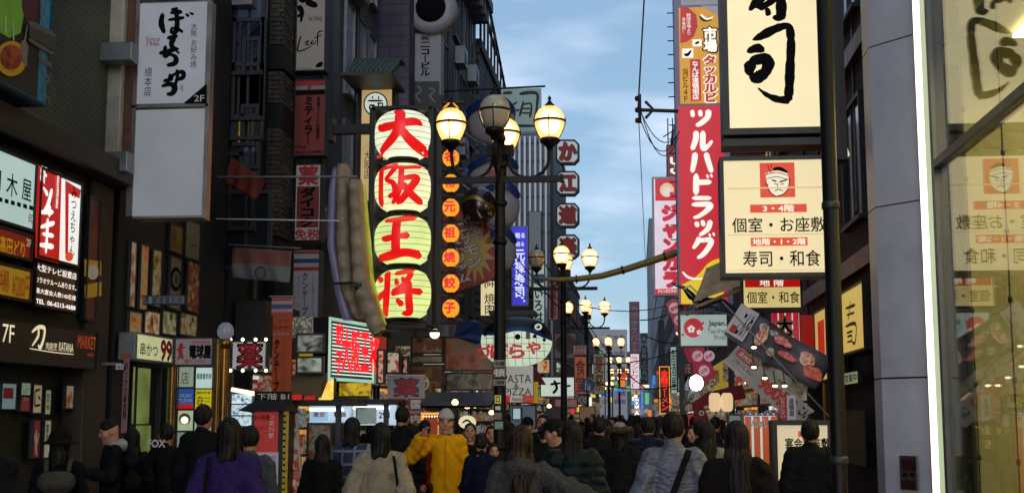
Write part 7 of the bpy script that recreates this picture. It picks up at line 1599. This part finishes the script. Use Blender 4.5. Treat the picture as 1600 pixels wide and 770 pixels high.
f7 = P_(664, 655, 15.0, 'person in a red jacket with a white numeral on the back', redj, yaw=180, hair='short')
fy = P_(697, 637, 13.0, 'man in mustard yellow jacket and white beanie facing us, one hand raised to his ear', yellow, yaw=6, hair='fade', arms=('down', 'ear'), face=True, w=.98, hat='beanie', hatm=fabric('white knit', '#b8b8b4', .9, .1, 40, .8, 150), nod=8, thick=.03, hem=.84, hi=True, legs=fabric('rust trousers', '#4a2414'), voxel=.012, collar=.045)
P_(735, 660, 15.0, 'person with a pale face in a black coat just right of the yellow jacket man', blackc, yaw=20, hair='short', face=True, turn=-15)
P_(752, 676, 12.6, 'boy with short hair in a navy jacket seen from behind', navy, yaw=180, hair='short', w=.95)
P_(768, 664, 15.5, 'face peeping out from behind the nearest lamp post', navy, yaw=5, hair='bob', face=True)
P_(772, 692, 14.2, 'child face low behind the boy in navy', blackc, yaw=10, hair='short', face=True, w=.85)
fg = P_(814, 663, 8.0, 'woman with very long brown black hair in a heather grey hooded fleece, arm stretched right', hoodg, yaw=180, hair='verylong', arms=('down', 'reach'), hood=True, thick=.035, hi=True, voxel=.012, hairmat=dkhair, skinm=fabric('pale glove', '#4f4e4e'))
P_(824, 650, 16.5, 'man in a black cap facing the camera behind the grey hoodie woman', blackc, yaw=-10, hair='short', face=True, hat='cap', hatm=blackc)
P_(848, 647, 17.5, 'person in a dark mask and coat facing the camera near the second lamp post', blackc, yaw=0, hair='short', face=True)
P_(852, 660, 12.8, 'black clad person directly behind the man in the cap seen in profile', blackc, yaw=180, hair='short', thick=.03)
P_(872, 651, 11.4, 'man in a black cap turned left showing his cheek, beside the green puffer jacket', blackc, yaw=-95, hair='short', face=True, hat='cap', hatm=blackc, nod=14)
P_(893, 655, 9.6, 'person in a dark bottle green puffer jacket seen from behind', green, yaw=185, hair='bob', thick=.055, puff=True, w=1.0, voxel=.014)
P_(936, 650, 13.5, 'tall person in a long black coat right of the green puffer jacket', blackc, yaw=178, hair='short', hem=.5, thick=.03)
ff = P_(968, 658, 12.6, 'person in a pale beanie with a fur trimmed hood and black coat', blackc, yaw=180, hair='bob', hat='beanie', hatm=fabric('pale grey knit', '#8a8c90', .9), thick=.045, hem=.7)
P_(1012, 650, 13.2, 'person with short hair in a glossy dark blue padded jacket', fabric('dark blue nylon', '#0f1626', .4), yaw=180, hair='short', puff=True, thick=.04)
fq = P_(1051, 642, 8.6, 'man in a pale grey quilted jacket with a black diagonal strap', quilt_mat(), yaw=178, hair='short', arms=('pocket', 'pocket'), thick=.035, hem=.82, voxel=.012, collar=.075)
P_(1081, 664, 15.5, 'woman in a white top facing us between the quilted jacket and the pale coat', offw, yaw=0, hair='long', face=True)
P_(1094, 654, 13.0, 'dark haired person in black just left of the long haired woman in the pale coat', blackc, yaw=180, hair='short')
P_(1104, 658, 11.6, 'woman with long dark hair over an off white coat', offw, yaw=180, hair='long', thick=.02)
fl2 = P_(1150, 656, 8.0, 'woman with very long dark hair in a charcoal coat with a yellow brown strap', brownc, yaw=183, hair='verylong', arms=('pocket', 'pocket'), thick=.04, w=.98, voxel=.014)
P_(1265, 654, 10.6, 'man in a heavy black coat standing before the cream banquet board', blackc, yaw=178, hair='short', thick=.05, hem=.55, w=1.0, collar=.07)
# ---- things they carry
def carry(fig, name, label, cat):
    e = empty(name, None, label, cat, M=Matrix.Translation(fig.location) @ Matrix.Rotation(fig.rotation_euler[2], 4, 'Z') @ Matrix.Diagonal((fig['_s'],) * 3 + (1,))); return e
def strap(e, a, b, mat, wd=.02, rx=.185, ry=.185, side=1, name='strap'):
    m = MB(); P = []
    for k in range(15):
        t = k / 14; x = a[0] + (b[0] - a[0]) * t; z = a[1] + (b[1] - a[1]) * t
        P.append((x, side * ry * math.sqrt(max(.02, 1 - (x / rx) ** 2 * .8)), z))
    vs = []
    for k, p in enumerate(P):
        dx, dz = b[0] - a[0], b[1] - a[1]; l = math.hypot(dx, dz); nx, nz = -dz / l * wd, dx / l * wd
        vs += [(p[0] - nx, p[1], p[2] - nz), (p[0] + nx, p[1], p[2] + nz)]
    m.add(vs, [(2 * k, 2 * k + 1, 2 * k + 3, 2 * k + 2) for k in range(14)], 0, True)
    o = m.build(name, mat, e); o.modifiers.new('t', 'SOLIDIFY').thickness = .008; return o
def sdf_part(e, name, fn, lo, hi, h, mat): V, Fc = snets(lambda X, Y_, Z: fn((X, Y_, Z)), lo, hi, h); return mesh_from(name, V, Fc, mat, e, np.array([1., 1, 1]))
bagm = fabric('worn grey canvas', '#4a4640', .9, .3)
e = carry(f1, 'backpack', 'worn grey canvas backpack on the bucket hat person', 'backpack')
sdf_part(e, 'bag_body', lambda P: smin(cone(P, (-.07, .2, 1.3), (.07, .2, 1.3), .09, .09), cone(P, (-.08, .21, 1.06), (.08, .21, 1.06), .1, .1), .1), (-.25, .05, .9), (.25, .36, 1.46), .016, bagm)
sdf_part(e, 'front_pocket', lambda P: cone(P, (-.06, .29, 1.08), (.06, .29, 1.08), .05, .05), (-.14, .2, .98), (.14, .37, 1.18), .014, bagm)
for q in (-1, 1): MB().tube([(q * .09, .16, 1.38), (q * .1, .09, 1.475), (q * .12, -.02, 1.48), (q * .13, -.13, 1.36)], .022, 6).build('strap', bagm, e)
e = carry(f2, 'backpack', 'black backpack on the young man with the phone', 'backpack')
sdf_part(e, 'bag_body', lambda P: smin(cone(P, (-.05, .19, 1.3), (.05, .19, 1.3), .085, .085), cone(P, (-.07, .2, 1.08), (.07, .2, 1.08), .1, .1), .1), (-.25, .05, .9), (.25, .36, 1.46), .018, blackc)
hw = sdf_part(f2, 'white_hood', lambda P: smin(ell(P, (0, .085, 1.46), (.115, .065, .07)), cone(P, (-.06, .0, 1.46), (.06, .0, 1.46), .045, .045), .04), (-.17, -.1, 1.36), (.17, .2, 1.56), .012, fabric('white hood cotton', '#a8a8a6', .9))
hw.scale = (f2['_s'],) * 3
p = Matrix.Translation(f2.location) @ Matrix.Rotation(f2.rotation_euler[2], 4, 'Z') @ Vector((.04 * f2['_s'], -.36 * f2['_s'], 1.23 * f2['_s']))
o = MB().box((0, 0, 0), (.075, .15, .01), M=Matrix.Rotation(R(25), 3, 'X')).build('phone', em('phone screen', '#c8d4e0', 1.2), bevel=.003); o.location = p; tag(o, 'small phone glowing in the hand of the young man in profile', 'phone'); o.rotation_euler = (0, 0, f2.rotation_euler[2])
for fig, a, b, mt, w_, nm_, lb in ((f5, (.12, 1.46), (-.17, 1.02), navy, .025, 'shoulder_bag', 'navy strap bag worn across the grey hoodie'), (f6, (-.13, 1.45), (-.2, .95), blackc, .012, 'shoulder_bag', 'dark shoulder bag on the cream sherpa sweater'), (fq, (-.11, 1.47), (.12, .88), blackc, .022, 'crossbody_bag', 'black crossbody strap over the pale quilted jacket'), (fl2, (-.02, 1.12), (.16, .9), fabric('ochre leather', '#6a4a14'), .009, 'crossbody_bag', 'thin yellow brown strap bag low on the charcoal coat'), (f4, (.1, 1.46), (.16, 1.0), blackc, .01, 'shoulder_bag', 'black bag strap on the left shoulder of the purple sweater')):
    e = carry(fig, nm_, lb, 'bag'); strap(e, a, b, mt, w_); q = -1 if b[0] < 0 else 1
    sdf_part(e, 'bag_body', lambda P: cone(P, (q * .25, -.08, .84), (q * .25, .1, .84), .075, .075, 1.0), (q * .25 - .1, -.2, .7), (q * .25 + .1, .22, .98), .02, mt)
sdf_part(ff, 'fur_trim', lambda P: np.sqrt((np.sqrt(P[0] ** 2 + (P[1] - .06) ** 2) - .10) ** 2 + (P[2] - 1.46) ** 2) - .033 + .008 * np.sin(P[0] * 90) * np.sin(P[1] * 80 + P[2] * 70), (-.2, -.12, 1.38), (.2, .26, 1.56), .012, furm)
t = put_text('FOX', 0, 1.33, .2, .07, .165, white, f3, bold=.04, name='back_lettering'); t['_back'] = 1
t = put_text('2', -.08, 1.32, .1, .12, .16, white, f7, bold=.04, name='back_number'); t['_back'] = 1
sdf_part(fy, 'white_collar', lambda P: np.maximum(cone(P, (0, .005, 1.45), (0, -.005, 1.5), .078, .068), -cone(P, (0, 0, 1.4), (0, -.01, 1.6), .055, .058)), (-.12, -.12, 1.38), (.12, .12, 1.56), .009, fabric('white hood cotton', 'x'))
m = MB(); m.tube([(0, -.162, 1.36), (0, -.172, 1.2), (0, -.178, 1.0), (0, -.18, .87)], .004, 5); m.build('zip_placket', fabric('darker mustard', '#a8700a'), fy)
# ---- the far crowd
tpl = []
KF = [(blackc, 'short', 'black'), (navy, 'bob', 'navy'), (brownc, 'long', 'brown'), (fabric('mid grey cloth', '#24262a'), 'short', 'grey'), (fabric('dark red cloth', '#301418'), 'bob', 'dark red'), (fabric('beige cloth', '#4a4236'), 'long', 'beige')]
rnd = random.Random(21); spots = []
for Y in list(np.arange(15.5, 24, 1.3)) + list(np.arange(24, 40, 2.0)) + list(np.arange(40, 95, 5)):
    for k in range(3 if Y < 40 else 4):
        spots.append((rnd.uniform(-2.9, 2.1), Y + rnd.uniform(-.5, .5)))
for k in range(12): spots.append((rnd.uniform(-4.8, -2.6), rnd.uniform(15, 24)))
for i, (X, Y) in enumerate(spots):
    k = i % 6
    if abs(X + 1.9) < .9 and Y < 16.5: continue
    if len(tpl) <= k:
        e = person(800, 650, 20, '', KF[k][0], yaw=180, hair=KF[k][1], voxel=.026, thick=.03, face=False); tpl.append(e)
        e['_s0'] = e['_s']; H0 = e['_s']
    else: e = copy_tree(tpl[k])
    e.location = (X, Y, 0); q = rnd.uniform(.9, 1.04); e.scale = (q, q, q); e.rotation_euler = (0, 0, R(180 + rnd.uniform(-40, 40)) if rnd.random() < .75 else R(rnd.uniform(-30, 30)))
    e['label'] = '%s clad pedestrian with %s hair facing %s, %s crowd, %s side' % (KF[k][2], KF[k][1].replace('bob', 'bobbed'), 'us' if abs((math.degrees(e.rotation_euler[2]) + 180) % 360 - 180) < 60 else 'away', 'nearer' if Y < 22 else ('middle' if Y < 38 else 'distant'), 'left' if X < -.9 else 'right'); e['group'] = 'crowd filling the street ahead'
# ------------------------------------------------------------------ kiosks and stalls on the pavement
ks = Sign('menu_kiosk', 'red lit menu board on a black roofed kiosk with a yellow dotted frame', 'board', (394, 640, 452, 800), Y=11.9, depth=.3, face=None, rim=None, casem=black)
s = ks; s.z = .004
yd = em('yellow bulb frame', '#8a7410', .45, var=.4, scale=30); s.rect((440, 633, 452, 790), yd, 'dotted_frame'); s.rect((396, 633, 440, 641), yd, 'dotted_frame')
s.rect((397, 643, 436, 706), em('kiosk red', '#9a2420', .6), 'red_menu'); s.rect((397, 706, 436, 765), em('kiosk white', '#8a8a94', .5), 'white_menu')
for k in range(14): s.disc((446, 640 + k * 9.5), 2, bk, 'bulb_hole', 10)
s.t('タイ料理', (400, 648, 425, 656), bk, bold=.02); s.t('クンテープ', (400, 664, 424, 672), pm('dim maroon print', '#5a1a1a', .5)); s.t('ランチ\n750円\nビール\n500円', (424, 646, 433, 684), white, bold=.03)
s.t('gtep', (415, 718, 434, 728), redp, bold=.05); s.t('B1', (416, 738, 430, 750), redp, bold=.05); s.t('restaurant', (402, 711, 434, 716), redp)
MB().add([s.l(384, 641) + (.25,), s.l(456, 641) + (.25,), s.l(400, 625) + (0,), s.l(456, 628) + (0,), s.l(384, 645) + (-.3,), s.l(456, 645) + (-.3,)], [(0, 1, 3, 2), (2, 3, 5, 4), (0, 2, 4), (1, 5, 3), (0, 4, 5, 1)]).build('roof', black, s.e)
s = Sign('leaning_menu_board', 'white edged standing menu board covered in food pictures, leaning right of the red kiosk', 'board', (455, 640, 480, 800), Y=12.1, depth=.04, face=photo_mat('menu board pictures', ['#4a1c14', '#8a5a40', '#a89a84', '#8a2c1c'], 7, .15, 41), rim=pm('white board edge', '#a8aaa8', .5), rimw=.015)
s.e.rotation_euler = (s.e.rotation_euler[0], s.e.rotation_euler[1] + 0, s.e.rotation_euler[2]); s.e.matrix_world = s.M @ Matrix.Rotation(R(6), 4, 'Z')
for k, y in enumerate((652, 672, 700, 722, 748)): s.rect((459, y, 468, y + 10), photo_mat('dish photo %d' % (k % 3), ['#2a140c', '#a8602a', '#d8b070'], 10, .1, 50 + k), 'menu_picture')
# lit price stalls
def stall(x0, x1, y0, y1, Y, label, seed):
    a, b = at(x0, y1, Y), at(x1, y0, Y); w = b.x - a.x; e = empty('market_stall', (a.x + w / 2, Y, 0), label, 'stall'); rnd = random.Random(seed)
    MB().bb((-w / 2 - .1, -.5, b.z), (w / 2 + .1, .8, b.z + .07)).build('roof', black, e)
    MB().bb((-w / 2, .3, a.z), (w / 2, .34, b.z)).build('lit_back', em('stall bluish light', '#a8c8d8', .95, var=.3, scale=4), e)
    for q in (-1, 1): MB().bb((q * w / 2 - .03, -.4, 0), (q * w / 2 + .03, -.34, b.z)).build('post', dgrey, e)
    MB().bb((-w / 2, -.4, .0), (w / 2, .3, .95)).build('counter', dgrey, e)
    n = max(2, int(w / .28)); h = b.z - a.z
    for k in range(n):
        x = -w / 2 + (k + .5) * w / n; c = rnd.choice(['#d8e4ec', '#9ac0e0', '#c8d8e8', '#7aa0d0'])
        o = MB().bb((x - .11, .26, a.z + h * .12), (x + .11, .28, a.z + h * .85)).build('price_card', em('price card ' + c, c, .8), e)
        put_text(rnd.choice(['特価', '298', '大安売', '980', '激安']), x, a.z + h * .5 + .0, .15, h * .3, .0 + -.255 + 0, rnd.choice([redp, bk]), e, bold=.03, name='price_lettering')['_std'] = 0.0
    m = MB(); m.tube([(-w / 2 + .05, .1, b.z - .04), (w / 2 - .05, .1, b.z - .04)], .02, 6); m.build('tube_light', em('tube cool white', '#e8f4ff', 4), e)
    m = MB()
    for k in range(int(w * 9)): x = rnd.uniform(-w / 2, w / 2 - .1); z = .95; m.bb((x, rnd.uniform(-.4, -.1), z), (x + rnd.uniform(.06, .14), rnd.uniform(0, .2), z + rnd.uniform(.08, .25)), rnd.randrange(5))
    m.build('goods', GOODS, e, 'stuff'); return e
stall(474, 540, 634, 660, 15.5, 'market stall with glowing bluish price cards left of the plaid shirt man', 1)
stall(543, 612, 632, 664, 17.0, 'market stall with glass panels and white light behind the cream sweater woman', 2)
s = Sign('glazed_stall_end', 'slanting white framed glass end of the stall above the plaid shirt man', 'panel', (556, 636, 588, 662), Y=16.3, depth=.02, face=em('pale glass lit', '#8a9a94', .5), rim=white, rimw=.02)
s = Sign('poster_stand', 'dark stand with faded posters beside the short person in olive', 'board', (478, 660, 520, 760), Y=12.4, depth=.1, face=photo_mat('faded poster stand', ['#1a1a14', '#4a4a3a', '#7a7460', '#5a2c20'], 6, .05, 44), rim=black, rimw=.02)
for i, (x, y, w) in enumerate(((462, 616, 20), (485, 618, 16))):
    s = Sign('red_header_strip', ['left', 'right'][i] + ' small red lit strip above the market stalls', 'sign', (x - w / 2, y, x + w / 2, y + 8), Y=16.5, depth=.1, face=redl, rim=None, rimw=0)
s = Sign('arrow_bulb_sign', 'orange bulb framed sign glowing left of the yellow jacket man', 'sign', (658, 644, 688, 682), Y=17, depth=.1, face=em('orange lit face', '#8a2a10', .6), rim=em('amber frame light', 'x'), rimw=.03)
for k in range(6): s.disc((662 + k * 4.4, 650), 1.1, bulb, 'bulb', 8)
s = Sign('round_white_lantern', 'round cream lit shop sign with a black fish mark behind the yellow jacket man', 'sign', (717, 648, 744, 676), Y=18, depth=.1, face=None, back=False)
s.disc((731, 659), 13, em('cream lantern face', '#e8dcae', .8), 'disc_body', th=.1, sy=.8); s.brush([[(724, 660, 2), (731, 656, 3), (738, 660, 2)], [(728, 664, 1.5), (735, 664, 1.5)]], bk)
for i, (x, y, Y, l) in enumerate(((711, 628, 20, 'warm bulb glowing under the dark canopy right above the white beanie'), (730, 634, 21, 'elongated warm lamp right of the beanie man'), (742, 633, 22, 'tiny warm lamp by the nearest lamp post'), (796, 672, 24, 'tiny warm lamp low right of the nearest lamp post'), (768, 644, 25, 'small amber lamp left of the lamp post sticker'), (858, 634, 30, 'warm spot under the pink store sign'), (1065, 640, 30, 'small white light low beside the red awning valance'), (1060, 520, 30, 'amber roadside signal light beside the live music banner'))):
    p = at(x, y, Y); o = MB().lathe([(0, -.045), (.04, -.035), (.055, 0), (.03, .04), (0, .05)], 12).build('shop_lamp', em('warm shop bulb', '#ffc880', 5)); o.location = p; tag(o, l, 'lamp')
o = empty('canopy', at(740, 618, 21), 'dark ribbed shop canopy under the picture boards left of the lamp post', 'canopy')
a, b = at(672, 612, 21) - o.location, at(778, 640, 21) - o.location
for k in range(9):
    x = a.x + (b.x - a.x) * k / 9; MB().add([(x, 0, a.z), (x + .12, 0, a.z), (x + .12, -1.0, b.z + .1), (x, -1.0, b.z + .1), (x, 0, a.z - .04), (x + .12, 0, a.z - .04), (x + .12, -1.0, b.z + .06), (x, -1.0, b.z + .06)], [(0, 3, 2, 1), (4, 5, 6, 7), (3, 7, 6, 2), (0, 4, 7, 3), (1, 2, 6, 5)]).build('rib', dgrey, o)
MB().add([(a.x, .02, a.z - .05), (b.x, .02, a.z - .05), (b.x, -1, b.z + .03), (a.x, -1, b.z + .03)], [(0, 3, 2, 1)]).build('cloth', blackc, o)
# low shop fronts glimpsed between heads in the middle
for i, (bx, Y, c, st, l) in enumerate((((795, 632, 838, 668), 28, '#5a6a78', .45, 'pale blue grey shutter panel behind the crowd right of the lamp post'), ((800, 636, 815, 656), 27.5, '#a8c0c8', .8, 'small bright white board at the foot of the pasta sign'), ((905, 634, 930, 656), 40, '#8a6a4a', .4, 'brownish notice board at the foot of the third lamp post'), ((1137, 646, 1165, 668), 17, '#8a9488', .35, 'grey notice with blurred print left of the striped welcome board'), ((1050, 646, 1085, 666), 30, '#a8343a', .5, 'red and white stall front under the floodlight'), ((690, 636, 716, 660), 22, '#3a2c1c', .3, 'dim brown shop wall behind the beanie man'))):
    small('low_shop_panel', l, bx, Y, c, st, cat='panel')
for b_ in (0,):
    s = Sign('green_ad_pillar', 'tall thin dark pylon behind the third street lamp', 'pylon', (1030, 500, 1038, 640), Y=60, depth=.3, face=None, rim=None, casem=dgrey)

# extra pasted boards and banners that crowd the left row
for i, (bx, Y, c, l) in enumerate((((462, 520, 508, 552), 18.6, ['#1a1a18', '#3a3c3a', '#6a6c68', '#8a8c84'], 'dull grey ceiling-high board left of the neon billboard'), ((462, 556, 506, 584), 18.5, ['#2a2c28', '#5a6058', '#8a9084', '#a8aca0'], 'pale grey metal signboard left of the neon billboard'), ((588, 545, 602, 600), 20.2, ['#5a1410', '#a8301c', '#c8b898', '#8a2018'], 'narrow red and white vertical board right of the neon billboard'), ((603, 548, 626, 584), 21, ['#7a1c14', '#b8b0a0', '#c8c0b0', '#a83020'], 'red and white striped menu board right of the neon billboard'), ((627, 556, 639, 586), 21.5, ['#8a1a14', '#1a1412', '#c8a890', '#7a1a14'], 'small red board touching the cafe food boards'), ((560, 638, 600, 652), 17.4, ['#1a2430', '#8aa0b0', '#d8e0e0', '#b84a3a'], 'cluttered shelf of small boxes behind the cream sweater woman'), ((676, 604, 692, 626), 22, ['#1a140c', '#6a4818', '#b88a34', '#d8c890'], 'amber menu panel under the crab boards'), ((812, 628, 832, 640), 29, ['#8a1a1c', '#c8c0b8', '#3a5a8a', '#d8b04a'], 'busy small panel under the pasta sign'), ((868, 564, 882, 584), 34, ['#2a3a2a', '#a8b8a0', '#c8d8c8', '#4a5a3a'], 'pale green board between the second lamp post and the round sign'), ((838, 560, 860, 584), 33, ['#6a1a14', '#b8402a', '#d8a050', '#c8b8a0'], 'orange red shop board right of the pufferfish lantern'))):
    pboard(bx, Y, photo_mat('pasted board %d' % i, c, 5, .35, 80 + i), l, name='pasted_board')
fit_texts()
